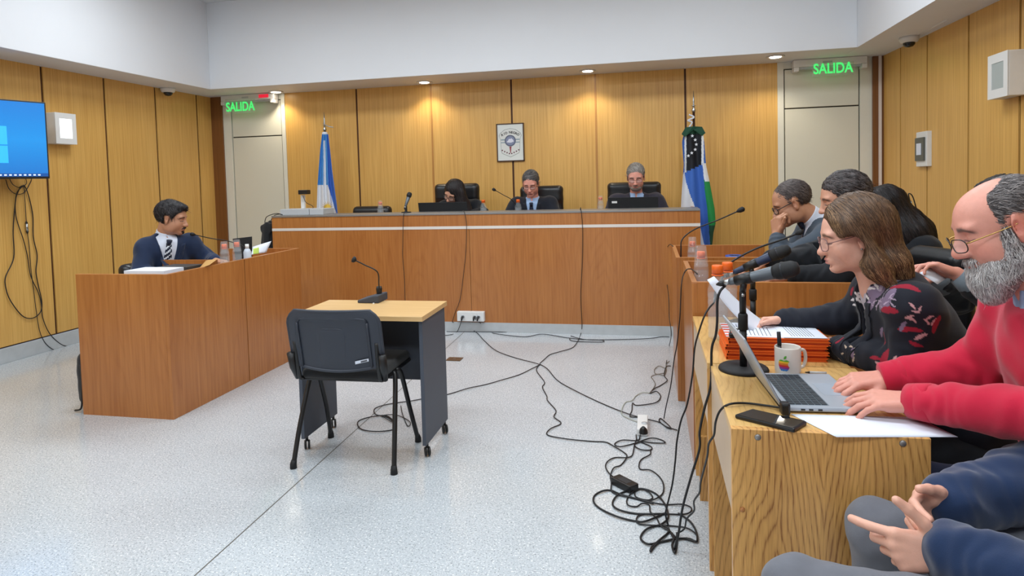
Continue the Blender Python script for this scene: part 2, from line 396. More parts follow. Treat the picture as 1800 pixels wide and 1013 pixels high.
class Head:
    def __init__(s, c, R, sc=1.0): s.c = np.array(c, float); s.R = R; s.s = sc
    def p(s, x, y, z): return s.c + s.R @ (np.array([x, y, z]) * s.s)
    def loc(s, V): return (V - s.c) @ s.R / s.s
    def locf(s, X, Y, Z):
        X = X - s.c[0]; Y = Y - s.c[1]; Z = Z - s.c[2]
        return [(X * s.R[0, i] + Y * s.R[1, i] + Z * s.R[2, i]) / s.s for i in range(3)]
    def e(s, v, c, r, k=.01, R=None, mode='add'):
        v.ell(s.p(*c), np.array(r) * s.s, s.R if R is None else s.R @ R, k * s.s, mode)
    def sculpt(s, v, nose=1.0, jaw=1.0, full=1.0, low=0.0):
        e = s.e
        e(v, (-.018, 0, .045 - low), (.098, .076, .084 - low))
        e(v, (.035, 0, .0), (.058, .060, .085), .03)
        e(v, (.025, 0, -.060), (.052, .052 * jaw, .045), .03)
        e(v, (.069, 0, -.092), (.020, .024 * jaw, .018), .028)
        for q in (-1, 1):
            e(v, (.010, q * .048 * jaw, -.055), (.035, .014, .035), .03)
            e(v, (.052, q * .034, -.032), (.030, .026 * full, .032), .02)
            e(v, (.075, q * .026, .026), (.014, .026, .009), .016)
            e(v, (.094, q * .032, .003), (.016, .020, .012), .014, mode='cut')
            e(v, (.0685, q * .031, .002), (.0145, .0150, .0125), .004)
            e(v, (.074, q * .031, -.0125), (.010, .017, .004), .006)
            e(v, (.0965, q * .0125 * nose, -.036), (.011, .0075 * nose, .0085), .006)
            # ear
            Re = np.array([[math.cos(q * .35), -math.sin(q * .35), 0], [math.sin(q * .35), math.cos(q * .35), 0], [0, 0, 1]])
            e(v, (-.008, q * .078, .004), (.019, .0065, .033), .006, Re)
            e(v, (-.001, q * .084, .002), (.009, .005, .016), .005, Re, 'cut')
            e(v, (-.006, q * .076, -.024), (.010, .006, .012), .006)
        a = s.p(.084, 0, .016); b = s.p(.104, 0, -.028)
        v.cone(a, b, .0078 * s.s, .0105 * nose * s.s, k=.012)
        e(v, (.106 + .004 * (nose - 1), 0, -.034), (.0125, .0125 * nose, .0105), .008)
        e(v, (.101, .0055, -.044), (.004, .003, .002), .003, mode='cut'); e(v, (.101, -.0055, -.044), (.004, .003, .002), .003, mode='cut')
        e(v, (.082, 0, -.064), (.013, .026, .016), .012)
        e(v, (.0915, 0, -.0590), (.0085, .0215, .0052), .005)
        e(v, (.0895, 0, -.0700), (.0088, .0185, .0062), .005)
        e(v, (.098, 0, -.0645), (.010, .022, .0012), .002, mode='cut')
        e(v, (.084, 0, -.081), (.008, .016, .006), .008, mode='cut')
    def paint(s, V, skin, lip=(.42, .13, .11), brow=None, blush=.25, beard=None, lash=(.03, .02, .02), red=1.0):
        """colours of the skin itself: lips, brows, lashes, rosier nose, ears and cheeks"""
        L = s.loc(V); C = np.tile(np.array(skin), (len(V), 1))
        x, y, z = L[:, 0], L[:, 1], L[:, 2]; ay = np.abs(y)
        def mixc(w, c): C[:] = C * (1 - w[:, None]) + np.array(c)[None, :] * w[:, None]
        def g(cx, cy, cz, rx, ry, rz): return np.clip(1.6 - 1.6 * np.sqrt(((x - cx) / rx) ** 2 + ((ay - cy) / ry) ** 2 + ((z - cz) / rz) ** 2), 0, 1)
        rosy = np.array(skin) * np.array([1.03, .72, .68])
        near = (np.abs(L) < .2).all(1)
        mixc(np.maximum.reduce([g(.1, 0, -.035, .03, .025, .02), g(-.005, .08, 0, .03, .012, .04), .7 * g(.06, .042, -.03, .035, .03, .03)]) * blush * red, rosy)
        mixc(g(.094, 0, -.0585, .02, .027, .0065) * .9, lip); mixc(g(.093, 0, -.0705, .02, .025, .0075) * .9, lip)
        mixc(g(.098, 0, -.0645, .012, .024, .0022) * .8, (.12, .03, .03))
        if brow is not None:
            bz = .0245 + .05 * (ay - .03) - 2.0 * np.maximum(ay - .034, 0) * .3
            w = np.clip(1.5 - np.abs(z - bz) / .0052, 0, 1) * np.clip((.055 - ay) / .006, 0, 1) * np.clip((ay - .010) / .005, 0, 1) * (x > .05)
            mixc(w * .92, brow)
        lz = -.0068 + 14. * (ay - .031) ** 2
        w = np.clip(1.7 - np.abs(z - lz) / .0018, 0, 1) * np.clip((.018 - np.abs(ay - .031)) / .003, 0, 1) * (x > .066)
        mixc(w * .9, lash)
        if beard is not None: mixc(beard(x, ay, z), s.bc)
        return C
def glasses(h, parent, mat, lens, w=.026, hh=.017, x=.098, z=-.004, r=.0016, temple=None, tmat=None, tilt=0.0, **kw):
    m = MB(); g = MB()
    for q in (-1, 1):
        pts = []; inn = []
        for i in range(28):
            a = 2 * math.pi * i / 28; c, s_ = math.cos(a), math.sin(a)
            yy = q * .033 + w * np.sign(c) * abs(c) ** .75; zz = z + hh * np.sign(s_) * abs(s_) ** .8
            pts.append(h.p(x - .35 * max(abs(yy) - .02, 0) + tilt * zz, yy, zz))
        m.tube(pts, r, 6, closed=True)
        cc = sum(pts) / len(pts); n = nrm(h.R[:, 0])
        vs = [cc] + pts; g.add([v for v in vs], [(0, 1 + i, 1 + (i + 1) % 28) for i in range(28)])
    m.tube([h.p(x, -.008, z + .004), h.p(x + .003, 0, z + .007), h.p(x, .008, z + .004)], r, 6)
    tms = []
    for q in (-1, 1):
        tm = MB(); tms.append(tm); tm.tube([h.p(x - .014, q * .0595, z + .006), h.p(x - .022, q * .071, z + .008), h.p(.02, q * .077, z + .016), h.p(-.015, q * .079, z + .022), h.p(-.035, q * .078, z + .006)], (temple or r) , 6)
    o = m.build('glasses', mat, parent, label=kw.get('label'))
    g.build('lens', lens, o)
    for tm in tms: tm.build('temple', tmat or mat, o)
    return o

def hand(v, wr, d, n, side, curls=(20, 25, 15), spread=6, thumb=(40, 20, 10), sc=1.0, k=.004, idx=None, rr=1.0, tdrop=.3):
    """wr wrist, d direction of the fingers, n back-of-hand normal, side +1 when the thumb is on the n x d side.
    curls = bend at each joint (degrees); idx = optional per-finger curls; fingers bend away from n"""
    d = nrm(d); n = nrm(np.array(n) - d * (np.array(n) @ d)); t = np.cross(n, d) * side
    S = lambda x, y, z: wr + (d * x + t * y + n * z) * sc
    mc = [(.088, .030), (.092, .009), (.087, -.011), (.078, -.029)]
    ph = [(.043, .026, .021), (.047, .030, .022), (.043, .028, .022), (.034, .021, .019)]
    for i, (x, y) in enumerate(mc):
        v.cone(S(.005, y * .55, 0), S(x, y, .002), .0145 * sc, .0115 * sc * rr, k=.012 * sc)
    v.cone(S(.03, .018, -.006), S(.06, .022, -.006), .014 * sc, .013 * sc, k=.012 * sc)
    v.cone(S(.03, -.020, -.006), S(.06, -.024, -.006), .013 * sc, .012 * sc, k=.012 * sc)
    for i, (x, y) in enumerate(mc):
        cu = (idx[i] if idx is not None else curls); sp = math.radians(spread * (1.3 - i * .9)); a = 0
        p = S(x, y, .002); r = (.0096, .0098, .0092, .0080)[i] * sc * rr
        for j in range(3):
            a += math.radians(cu[j]); dd = (d * math.cos(sp) + t * math.sin(sp)) * math.cos(a) - n * math.sin(a)
            q = p + dd * ph[i][j] * sc; v.cone(p, q, r, r * .93, k=(.006 if j == 0 else .002) * sc); p = q; r *= .93
    # thumb leaves the side of the palm near its base
    a1 = math.radians(thumb[0]); dd = d * math.cos(a1) + t * math.sin(a1) - n * tdrop; dd = nrm(dd)
    p = S(.014, .018, -.004); q = p + dd * .046 * sc; v.cone(p, q, .0150 * sc, .0125 * sc, k=.012 * sc); p = q
    for j, (L_, an) in enumerate(((.036, thumb[1]), (.028, thumb[2]))):
        a1 -= math.radians(an); dd = nrm(d * math.cos(a1) + t * math.sin(a1) - n * tdrop); q = p + dd * L_ * sc
        v.cone(p, q, (.0115, .0105)[j] * sc, (.0105, .0088)[j] * sc, k=.005 * sc); p = q
# ---------------------------------------------------------------- materials of the room
wallwood = wood('wall_veneer', rgb(230, 184, 104), rgb(198, 146, 70), grain=(95, 95, 1.6), rough=.42, streak=.75, coat=.12, amount=1.1, big=(3, 3, .1))
deskwood = wood('desk_veneer', rgb(190, 126, 66), rgb(154, 90, 40), grain=(70, 70, 2.2), rough=.3, streak=.6, coat=.3, amount=1.1, fig=.08, figscale=(5, 5, .7))
def oakfig(name, light, dark, ax=0, up=2, A_=105, B_=13, rough=.35):
    """flat-sawn oak: nested arches of thin dark lines broken into dashes"""
    m, N, L, B = newmat(name); B.inputs['Roughness'].default_value = rough; B.inputs['Coat Weight'].default_value = .2; B.inputs['Coat Roughness'].default_value = .25
    tc = N.new('ShaderNodeTexCoord'); sp = N.new('ShaderNodeSeparateXYZ'); L.new(tc.outputs['Object'], sp.inputs[0])
    def M_(op, a, b=None, c=None):
        n = N.new('ShaderNodeMath'); n.operation = op
        for i, q in enumerate((a, b, c)):
            if q is None: continue
            if isinstance(q, (int, float)): n.inputs[i].default_value = q
            else: L.new(q, n.inputs[i])
        return n.outputs[0]
    def nz(sx, su, det, seed):
        mp = N.new('ShaderNodeMapping'); sc = [sx, sx, sx]; sc[up] = su; mp.inputs['Scale'].default_value = sc; mp.inputs['Location'].default_value = (seed, seed, seed)
        L.new(tc.outputs['Object'], mp.inputs['Vector']); t = N.new('ShaderNodeTexNoise'); t.inputs['Scale'].default_value = 1; t.inputs['Detail'].default_value = det; L.new(mp.outputs[0], t.inputs['Vector']); return t.outputs['Fac']
    X, Z = sp.outputs[ax], sp.outputs[up]
    xs_ = M_('ADD', X, M_('MULTIPLY', nz(3, 1.2, 2, 3), .22))
    w = M_('PINGPONG', M_('ADD', xs_, 4.02), .125)
    val = M_('ADD', M_('MULTIPLY', w, A_), M_('MULTIPLY', Z, B_))
    val = M_('ADD', val, M_('MULTIPLY', nz(9, 2.2, 2, 8), 7.0)); val = M_('ADD', val, M_('MULTIPLY', nz(70, 12, 2, 1), 1.1))
    ln = M_('POWER', M_('PINGPONG', val, 1.0), 3.0)
    dash = M_('MULTIPLY', nz(420, 26, 2, 5), 2.0); ln = M_('MULTIPLY', ln, dash)
    fac = M_('SUBTRACT', M_('ADD', M_('MULTIPLY', nz(300, 14, 4, 2), .35), M_('MULTIPLY', nz(5, 1, 2, 6), .45)), M_('MULTIPLY', ln, .16))
    mid = tuple(.62 * l + .38 * d for l, d in zip(light[:3], dark[:3])) + (1,)
    r = ramp(N, [(.17, dark), (.30, mid), (.46, light)]); L.new(fac, r.inputs['Fac']); L.new(r.outputs['Color'], B.inputs['Base Color'])
    bp = N.new('ShaderNodeBump'); bp.inputs['Strength'].default_value = .1; bp.inputs['Distance'].default_value = .001; L.new(fac, bp.inputs['Height']); L.new(bp.outputs['Normal'], B.inputs['Normal'])
    return m
oak_v = oakfig('oak_upright', rgb(230, 176, 102), rgb(144, 90, 42), A_=125, B_=15)
oak_h = oakfig('oak_top', rgb(222, 180, 112), rgb(176, 128, 70), up=1, A_=80, B_=9, rough=.3)
beechtop = wood('pale_laminate', rgb(222, 184, 130), rgb(204, 164, 108), grain=(4, 90, 90), rough=.4, streak=.6, coat=.1)
darkseam = plain('seam_brown', rgb(84, 46, 20), .6, noise=.2)
cornerwood = wood('corner_veneer', rgb(140, 90, 44), rgb(104, 62, 28), grain=(90, 90, 1.5), rough=.4)
white = plain('white_paint', rgb(226, 228, 232), .7, noise=.02, nscale=3)
ceilmat = plain('ceiling_paint', rgb(226, 228, 230), .8, noise=.02)
cream = plain('cream_laminate', rgb(220, 216, 198), .45, noise=.03, nscale=2)
creamframe = plain('cream_frame', rgb(226, 223, 208), .5, noise=.02)
blackline = plain('dark_gap', rgb(60, 54, 44), .7)
skirt = plain('skirting_stone', rgb(196, 200, 202), .35, noise=.2, nscale=14)
whiteplast = plain('white_plastic', rgb(228, 228, 226), .4, noise=.02)
greyplast = plain('light_grey_plastic', rgb(188, 192, 196), .4, noise=.04)
black = plain('black_plastic', rgb(22, 22, 24), .4, noise=.1)
matblack = plain('matt_black', rgb(20, 21, 24), .7, noise=.15)
rubber = plain('cable_rubber', rgb(16, 18, 22), .5)
steel = plain('steel', rgb(176, 178, 180), .3, metal=1.0)
darkmetal = plain('dark_metal', rgb(60, 62, 66), .35, metal=.9)
brushed = plain('brushed_edge', rgb(150, 148, 146), .4, metal=.6)
slate = plain('slate_board', rgb(72, 78, 90), .5, noise=.05, nscale=3, bump=.05)
slate_in = plain('slate_inner', rgb(58, 62, 72), .6, noise=.05)
leather = plain('black_leather', rgb(28, 29, 32), .35, noise=.2, nscale=8, bump=.15, bscale=120)
fabric_black = plain('black_fabric', rgb(18, 19, 23), .9, noise=.3, nscale=120, bump=.4, bscale=600, sheen=.2)
orange = plain('orange_cap', rgb(240, 104, 24), .4)
paper = plain('paper_white', rgb(226, 232, 244), .8, noise=.02)
ink = plain('ink_grey', rgb(90, 92, 100), .8)
clear = glassy('clear_plastic', (.80, .84, .87, 1), .07, .06)
water = glassy('water_bottle', (.72, .77, .80, 1), .13, .05)
lensmat = glassy('spectacle_lens', (.9, .93, .95, 1), .12, .03)
lamp_face = plain('lamp_face', rgb(250, 250, 250), .5, emit=(.9, .96, 1, 1), estr=3.0)
def floormat():
    m, N, L, B = newmat('terrazzo'); B.inputs['Roughness'].default_value = .2; B.inputs['Coat Weight'].default_value = .35; B.inputs['Coat Roughness'].default_value = .08
    tc = N.new('ShaderNodeTexCoord'); col = None
    def spk(scale, lo, hi, seed):
        v = N.new('ShaderNodeTexNoise'); v.inputs['Scale'].default_value = scale; v.inputs['Detail'].default_value = 2.0
        mp = N.new('ShaderNodeMapping'); mp.inputs['Location'].default_value = (seed, seed * 2, 0); L.new(tc.outputs['Object'], mp.inputs['Vector']); L.new(mp.outputs[0], v.inputs['Vector'])
        r = N.new('ShaderNodeMapRange'); r.inputs['From Min'].default_value = lo; r.inputs['From Max'].default_value = hi; L.new(v.outputs['Fac'], r.inputs['Value']); return r.outputs[0]
    def mix(a, b, f):
        x = N.new('ShaderNodeMix'); x.data_type = 'RGBA'
        if isinstance(a, tuple): x.inputs[6].default_value = a
        else: L.new(a, x.inputs[6])
        x.inputs[7].default_value = b; L.new(f, x.inputs[0]); return x.outputs[2]
    c = mix(rgb(190, 196, 201), rgb(197, 203, 208), spk(2, .3, .7, 5))
    c = mix(c, rgb(150, 155, 160), spk(130, .56, .66, 1)); c = mix(c, rgb(232, 234, 234), spk(120, .58, .66, 9)); c = mix(c, rgb(96, 100, 106), spk(170, .655, .70, 3))
    L.new(c, B.inputs['Base Color']); return m
terrazzo = floormat()

# ---------------------------------------------------------------- floor, walls, ceiling
RX = lambda y: 2.306 - .0383 * (y - 7)
YB = -3.4
f = MB(); f.box(WALL_L - .1, 2.9, YB - .1, WALL_Y + .1, -.1, 0)
a = at(345, 1010, 'Z', 0); b = at(818, 582, 'Z', 0); d_ = nrm(b - a); n_ = np.array([-d_[1], d_[0], 0]) * .003
p0 = a - d_ * 2.5; p1 = b + d_ * .1
f.add([p0 - n_, p1 - n_, p1 + n_, p0 + n_], [(0, 1, 2, 3)], 1)
for i in range(4): f.v[-1 - i] = (f.v[-1 - i][0], f.v[-1 - i][1], .0004)
f.build('floor', [terrazzo, plain('joint', rgb(96, 92, 84), .8)], kind='structure')

def wainscot(name, axis, c, seams, z0, z1, lo, hi, out, gap=.024, mats=None, fn=None):
    """veneered sheets with dark grooves between; out = which way the room lies"""
    m = MB(); e = [lo] + sorted(seams) + [hi]
    def bx(u0, u1, w0, w1, z0, z1, mi):
        A = (min(w0, w1), max(w0, w1))
        if fn is None:
            if axis == 'X': m.box(A[0], A[1], u0, u1, z0, z1, mi)
            else: m.box(u0, u1, A[0], A[1], z0, z1, mi)
        else:
            k = len(m.v); m.box(A[0] - c, A[1] - c, u0, u1, z0, z1, mi)
            for q in range(k, len(m.v)): x, y, z = m.v[q]; m.v[q] = (x + fn(y), y, z)
    bx(lo, hi, c - out * .012, c - out * .10, z0, z1, 1)
    for i in range(len(e) - 1):
        g0 = gap / 2 if i else 0; g1 = gap / 2 if i < len(e) - 2 else 0
        bx(e[i] + g0, e[i + 1] - g1, c, c - out * .011, z0 + .012, z1, 0)
    return m.build(name, mats or [wallwood, darkseam], kind='structure')
ys = [float(at(px, py, 'X', WALL_L)[1]) for px, py in ((72, 122), (182, 142), (272, 160), (345, 173))]
wainscot('wall_left', 'X', WALL_L, [ys[0] - .68 * k for k in range(1, 11)] + ys, .128, SOF_Z + .01, YB, WALL_Y, 1)
xs = [float(at(px, py, 'Y', WALL_Y)[0]) for px, py in ((626, 162), (757, 152), (898, 142), (1046, 135), (1204, 122))]
wainscot('wall_back', 'Y', WALL_Y, [xs[0], xs[2], xs[4]], .09, SOF_Z + .01, -4.356, 1.311, -1, gap=.022)
m = MB()
for x_ in (xs[1], xs[3]): m.box(x_ - .011, x_ + .011, WALL_Y - .004, WALL_Y, .10, SOF_Z)
m.build('trim_6', wood('strip_veneer', rgb(196, 142, 72), rgb(160, 108, 50), grain=(80, 80, 2)), kind='structure')
ry = [6.80, 6.10, 5.40, 4.72, 4.05, 3.36, 2.70, 2.0, 1.3, .6, -.1, -.8, -1.5, -2.2, -2.9]
ry = []
for px, py in ((1583, 86), (1630, 64), (1703, 27), (1794, -22)):
    # meet the slanting right wall
    d = CF + CR * (px - 900) / FPX - CU * (py - CY) / FPX
    t = (2.306 + .0383 * 7) / (d[0] + .0383 * d[1]); ry.append(float(EYE[1] + d[1] * t))
st = ry[2] - ry[3]
ry += [ry[3] - st * k for k in range(1, 10) if ry[3] - st * k > YB + .2]
wainscot('wall_right', 'X', 0, ry, .128, SOF_Z + .01, YB, WALL_Y, -1, fn=RX)
MB().box(WALL_L - .1, 2.9, YB - .1, YB, 0, CEIL_Z).build('wall_front', white, kind='structure')
MB().box(WALL_L, WALL_L + .012, YB, WALL_Y, 0, .128).build('baseboard_left', skirt, kind='structure', bevel=.003)
b = MB(); k = len(b.v); b.box(-.012, 0, YB, WALL_Y, 0, .128)
for q in range(k, len(b.v)): x, y, z = b.v[q]; b.v[q] = (x + RX(y), y, z)
b.build('baseboard_right', skirt, kind='structure')
MB().box(-5.2, 2.2, WALL_Y - .012, WALL_Y - .0005, 0, .09).build('baseboard_back', skirt, kind='structure')
# soffit running round under the ceiling, open in the middle
def fascia(px, py): return at(px, py, 'Z', SOF_Z)
sr0 = fascia(1507, 81); sr1 = fascia(1640, 0); kx = (sr1[0] - sr0[0]) / (sr1[1] - sr0[1])
MB().box(WALL_L - .1, -4.938, YB, WALL_Y + .1, SOF_Z, CEIL_Z).build('trim_1', white, kind='structure', bevel=.004)
MB().box(-4.938, 1.901, 6.540, WALL_Y + .1, SOF_Z, CEIL_Z).build('trim_2', white, kind='structure', bevel=.004)
xr = 1.901 + kx * (YB - 6.54)
MB().prism([(1.901, WALL_Y + .1), (1.901, 6.54), (xr, YB), (2.95, YB), (2.95, WALL_Y + .1)], SOF_Z, CEIL_Z).build('trim_3', white, kind='structure')
MB().box(WALL_L - .1, 2.95, YB - .1, WALL_Y + .1, CEIL_Z, CEIL_Z + .1).build('ceiling', ceilmat, kind='structure')
MB().box(WALL_L, -5.215, WALL_Y - .03, WALL_Y + .1, 0, SOF_Z).build('trim_4', cornerwood, kind='structure')
m = MB(); m.box(2.205, 2.32, WALL_Y - .04, WALL_Y + .1, 0, SOF_Z); m.build('trim_5', cornerwood, kind='structure')
t = MB(); t.box(2.255, 2.278, WALL_Y - .062, WALL_Y - .04, 0, SOF_Z)
t.build('cable_conduit', plain('conduit', rgb(226, 214, 206), .5), label='thin white vertical conduit in the corner right of the right-hand door', cat='conduit')
# doors in the back wall
def door(name, x0, x1, zt, swap):
    m = MB(); m.box(x0, x1, WALL_Y + .03, WALL_Y + .1, 0, SOF_Z, 1)
    jl, jr = (.11, .05) if not swap else (.06, .11)
    m.box(x0, x0 + jl, WALL_Y - .01, WALL_Y + .05, 0, SOF_Z, 2); m.box(x1 - jr, x1, WALL_Y - .01, WALL_Y + .05, 0, SOF_Z, 2)
    a0, a1 = x0 + jl + .012, x1 - jr - .012
    m.box(a0, a1, WALL_Y, WALL_Y + .04, .01, zt - .007, 0); m.box(a0, a1, WALL_Y, WALL_Y + .04, zt + .007, 2.50, 0)
    m.box(x0, x1, WALL_Y, WALL_Y + .04, 2.512, SOF_Z, 2)
    o = m.build(name, [cream, blackline, creamframe], kind='structure', bevel=.001)
zt = float(at(450, 240, 'Y', WALL_Y)[2])
door('door_1', -5.215, -4.356, zt, False)
zt2 = float(at(1450, 188, 'Y', WALL_Y)[2])
door('door_2', 1.311, 2.205, zt2, True)

# ceiling lamps: recessed square panels in the raised middle of the ceiling
for i, (x, y) in enumerate(LAMPS):
    t = thing('ceiling_panel_lamp', 'recessed white light panel in the high ceiling, %s row, %s' % (('left', 'middle', 'right')[i // 3], ('behind the viewer', 'over the witness table', 'nearest the bench')[i % 3]), 'ceiling lamp', (x, y, CEIL_Z), group='light panels in the high ceiling')
    m = MB(); m.box(x - .62, x + .62, y - .32, y - .29, CEIL_Z - .03, CEIL_Z); m.box(x - .62, x + .62, y + .29, y + .32, CEIL_Z - .03, CEIL_Z)
    m.box(x - .62, x - .59, y - .29, y + .29, CEIL_Z - .03, CEIL_Z); m.box(x + .59, x + .62, y - .29, y + .29, CEIL_Z - .03, CEIL_Z); m.build('frame', whiteplast, t)
    MB().box(x - .59, x + .59, y - .29, y + .29, CEIL_Z - .018, CEIL_Z - .002).build('diffuser', lamp_face, t)
where = ['above the left exit sign', 'between the left flag and the crest', 'right of the crest', 'beside the right exit sign']
for i, (px, py) in enumerate(DOWN):
    p = at(px, py, 'Z', SOF_Z)
    t = thing('downlight', 'small round lit downlight in the back soffit, ' + where[i], 'downlight', p, group='downlights in the soffit over the back wall')
    MB().lathe([(.055, -.001), (.085, -.001), (.088, -.010), (.075, -.012), (.055, -.008)], p, 28, cap=False).build('trim_ring', whiteplast, t)
    MB().lathe([(.0, .0), (.055, .0), (.052, -.012), (0, -.016)], p, 24, cap=False).build('lens', plain('downlight_glow', rgb(255, 250, 235), .4, emit=(1, .93, .8, 1), estr=14), t)
    l = bpy.data.lights.new('downlight_lamp', 'SPOT'); l.energy = 15; l.spot_size = math.radians(125); l.spot_blend = .6; l.color = (1, .88, .68); l.shadow_soft_size = .05
    o = bpy.data.objects.new('downlight_lamp', l); COL.objects.link(o); o.location = (p[0], p[1], p[2] - .03)
# dome cameras
for px, py, lab in ((295, 160, 'white dome security camera under the left soffit'), (1598, 70, 'white dome security camera under the right soffit')):
    p = at(px, py - 5, 'Z', SOF_Z); t = thing('dome_camera', lab, 'security camera', p, group='dome cameras under the soffit')
    MB().lathe([(.075, 0), (.078, -.02), (.066, -.045), (.05, -.05)], p, 28).build('housing', whiteplast, t)
    MB().lathe([(.048, -.045), (.046, -.065), (.03, -.083), (0, -.09)], p, 24).build('dome', plain('smoked_dome', rgb(24, 26, 30), .1), t)
    if px > 900:
        m = MB(); e = at(1618, 60, 'Z', SOF_Z); e2 = at(1665, 34, 'Z', SOF_Z); m.tube([e, (e + e2) / 2, e2], .008, 6); m.build('conduit', whiteplast, t)

# ---------------------------------------------------------------- fixtures on the walls
def textobj(name, s, size, mat, parent, M, depth=.001, bold=0., **kw):
    c = bpy.data.curves.new(name, 'FONT'); c.body = s; c.size = size; c.extrude = depth; c.align_x = 'CENTER'; c.align_y = 'CENTER'; c.offset = bold
    tmp = bpy.data.objects.new(name, c); COL.objects.link(tmp); bpy.context.view_layer.update()
    me = bpy.data.meshes.new_from_object(tmp.evaluated_get(bpy.context.evaluated_depsgraph_get())); COL.objects.unlink(tmp); bpy.data.objects.remove(tmp)
    me.transform(wmat(parent).inverted() @ M if parent else M); me.materials.clear(); me.materials.append(mat)
    o = bpy.data.objects.new(name, me); COL.objects.link(o); o.parent = parent
    return tag(o, **kw)
green_letters = plain('exit_green', rgb(70, 214, 110), .4, emit=(.06, .75, .16, 1), estr=1.0)
def exit_sign(x0, x1, tx0, tx1, tz0, tz1, y, red, lab):
    zc = SOF_Z - .06
    t = thing('exit_sign', lab, 'exit sign', ((x0 + x1) / 2, y, SOF_Z - .13))
    m = MB(); m.box(x0, x1, y - .035, y + .07, SOF_Z - .075, SOF_Z - .002); m.box(x0, x0 + .05, y - .04, y + .07, SOF_Z - .12, SOF_Z - .075); m.box(x1 - .05, x1, y - .04, y + .07, SOF_Z - .12, SOF_Z - .075)
    m.build('housing', whiteplast, t, bevel=.006)
    m = MB(); m.box(x0 + .05, x1 - .05, y - .01, y + .05, SOF_Z - .095, SOF_Z - .075); m.build('lamp_tube', greyplast, t)
    MB().box(tx0 - .05, tx1 + .05, y - .046, y - .042, tz0 - .02, SOF_Z - .05).build('acrylic_plate', glassy('acrylic' + ('_r' if red else '_l'), (.8, .9, .84, 1), .10, .05), t)
    h = tz1 - tz0
    M = Matrix.Translation(((tx0 + tx1) / 2, y - .049, (tz0 + tz1) / 2)) @ Matrix.Rotation(math.pi / 2, 4, 'X') @ Matrix.Diagonal(((tx1 - tx0) / (h * 3.55), 1, 1, 1)).to_4x4()
    textobj('lettering', 'SALIDA', h * 1.38, green_letters, t, M, .0015, .003)
    if red: MB().box(x1 - .2, x1 - .07, y - .038, y - .035, SOF_Z - .055, SOF_Z - .015).build('indicator', plain('red_led', rgb(190, 20, 40), .4, emit=(.8, .02, .05, 1), estr=.8), t)
    MB().box((x0 + x1) / 2 - .07, (x0 + x1) / 2 + .02, y - .0365, y - .035, SOF_Z - .05, SOF_Z - .03).build('small_print', greyplast, t)
YE = 7.055
g = lambda px, py: at(px, py, 'Y', YE)
exit_sign(g(391, 175)[0], g(484, 175)[0], g(407, 188)[0], g(446, 188)[0], g(425, 197)[2], g(425, 181)[2], YE, True, 'illuminated SALIDA sign with red indicator above the left cream door')
exit_sign(g(1394, 110)[0], g(1523, 110)[0], g(1435, 122)[0], g(1489, 122)[0], g(1462, 131)[2], g(1462, 113)[2], YE, False, 'illuminated SALIDA sign above the right cream door')

# wall lanterns and breaker box
def lantern(y0, y1, z0, z1, xf, side, lit, lab, yawx=None):
    xw = xf
    t = thing('wall_lantern', lab, 'emergency light', (xw, (y0 + y1) / 2, z0))
    X = lambda d: xw + side * d
    m = MB(); m.box(min(X(0), X(.10)), max(X(0), X(.10)), y0, y1, z0, z1); m.build('housing', whiteplast, t, bevel=.006)
    w = (y1 - y0)
    m = MB(); m.box(min(X(.101), X(.106)), max(X(.101), X(.106)), y0, y0 + w * .2, z0, z1); m.box(min(X(.101), X(.106)), max(X(.101), X(.106)), y1 - w * .2, y1, z0, z1)
    m.box(min(X(.101), X(.106)), max(X(.101), X(.106)), y0 + w * .2, y1 - w * .2, z0, z0 + w * .24); m.box(min(X(.101), X(.106)), max(X(.101), X(.106)), y0 + w * .2, y1 - w * .2, z1 - w * .24, z1)
    m.build('bezel', whiteplast, t)
    MB().box(min(X(.1), X(.103)), max(X(.1), X(.103)), y0 + w * .2, y1 - w * .2, z0 + w * .24, z1 - w * .24).build('diffuser', plain('lantern_' + ('lit' if lit else 'dim'), rgb(205, 212, 212) if lit else rgb(170, 178, 176), .5, emit=(.85, .95, 1, 1) if lit else None, estr=1.3 if lit else 0), t)
p0 = at(95, 197, 'X', WALL_L + .1); p1 = at(135, 255, 'X', WALL_L + .1)
lantern(p0[1], p1[1], at(95, 252, 'X', WALL_L + .1)[2], p0[2] + .0, WALL_L, 1, True, 'white wall lantern with lit panel beside the television')
def rw(px, py, off=0.):
    d = CF + CR * (px - 900) / FPX - CU * (py - CY) / FPX
    t = (2.306 - off + .0383 * 7) / (d[0] + .0383 * d[1]); return EYE + d * t
p0 = rw(1784, 92, .1); p1 = rw(1738, 100, .1); p2 = rw(1738, 176, .1)
lantern(rw(1776, 90, .1)[1], p1[1], p2[2], p1[2], RX(p1[1]), -1, False, 'white wall lantern with dull grey panel on the right wall')
p0 = rw(1638, 232); p1 = rw(1617, 233); p2 = rw(1617, 293); xb = RX(p1[1])
t = thing('breaker_box', 'dark grey breaker box with white frame and white label on the right wall', 'breaker box', (xb, (p0[1] + p1[1]) / 2, p2[2]))
MB().box(xb - .03, xb + .01, p0[1], p1[1], p2[2], p1[2]).build('frame', whiteplast, t, bevel=.004)
MB().box(xb - .045, xb - .03, p0[1] + .03, p1[1] - .01, p2[2] + .05, p1[2] - .05).build('cover', plain('box_grey', rgb(88, 90, 84), .4), t, bevel=.003)
yc_, zc_ = (p0[1] + p1[1]) / 2 + .01, (p1[2] + p2[2]) / 2
MB().box(xb - .050, xb - .0445, yc_ - .045, yc_ + .045, zc_ - .05, zc_ + .05).build('paper_label', paper, t)

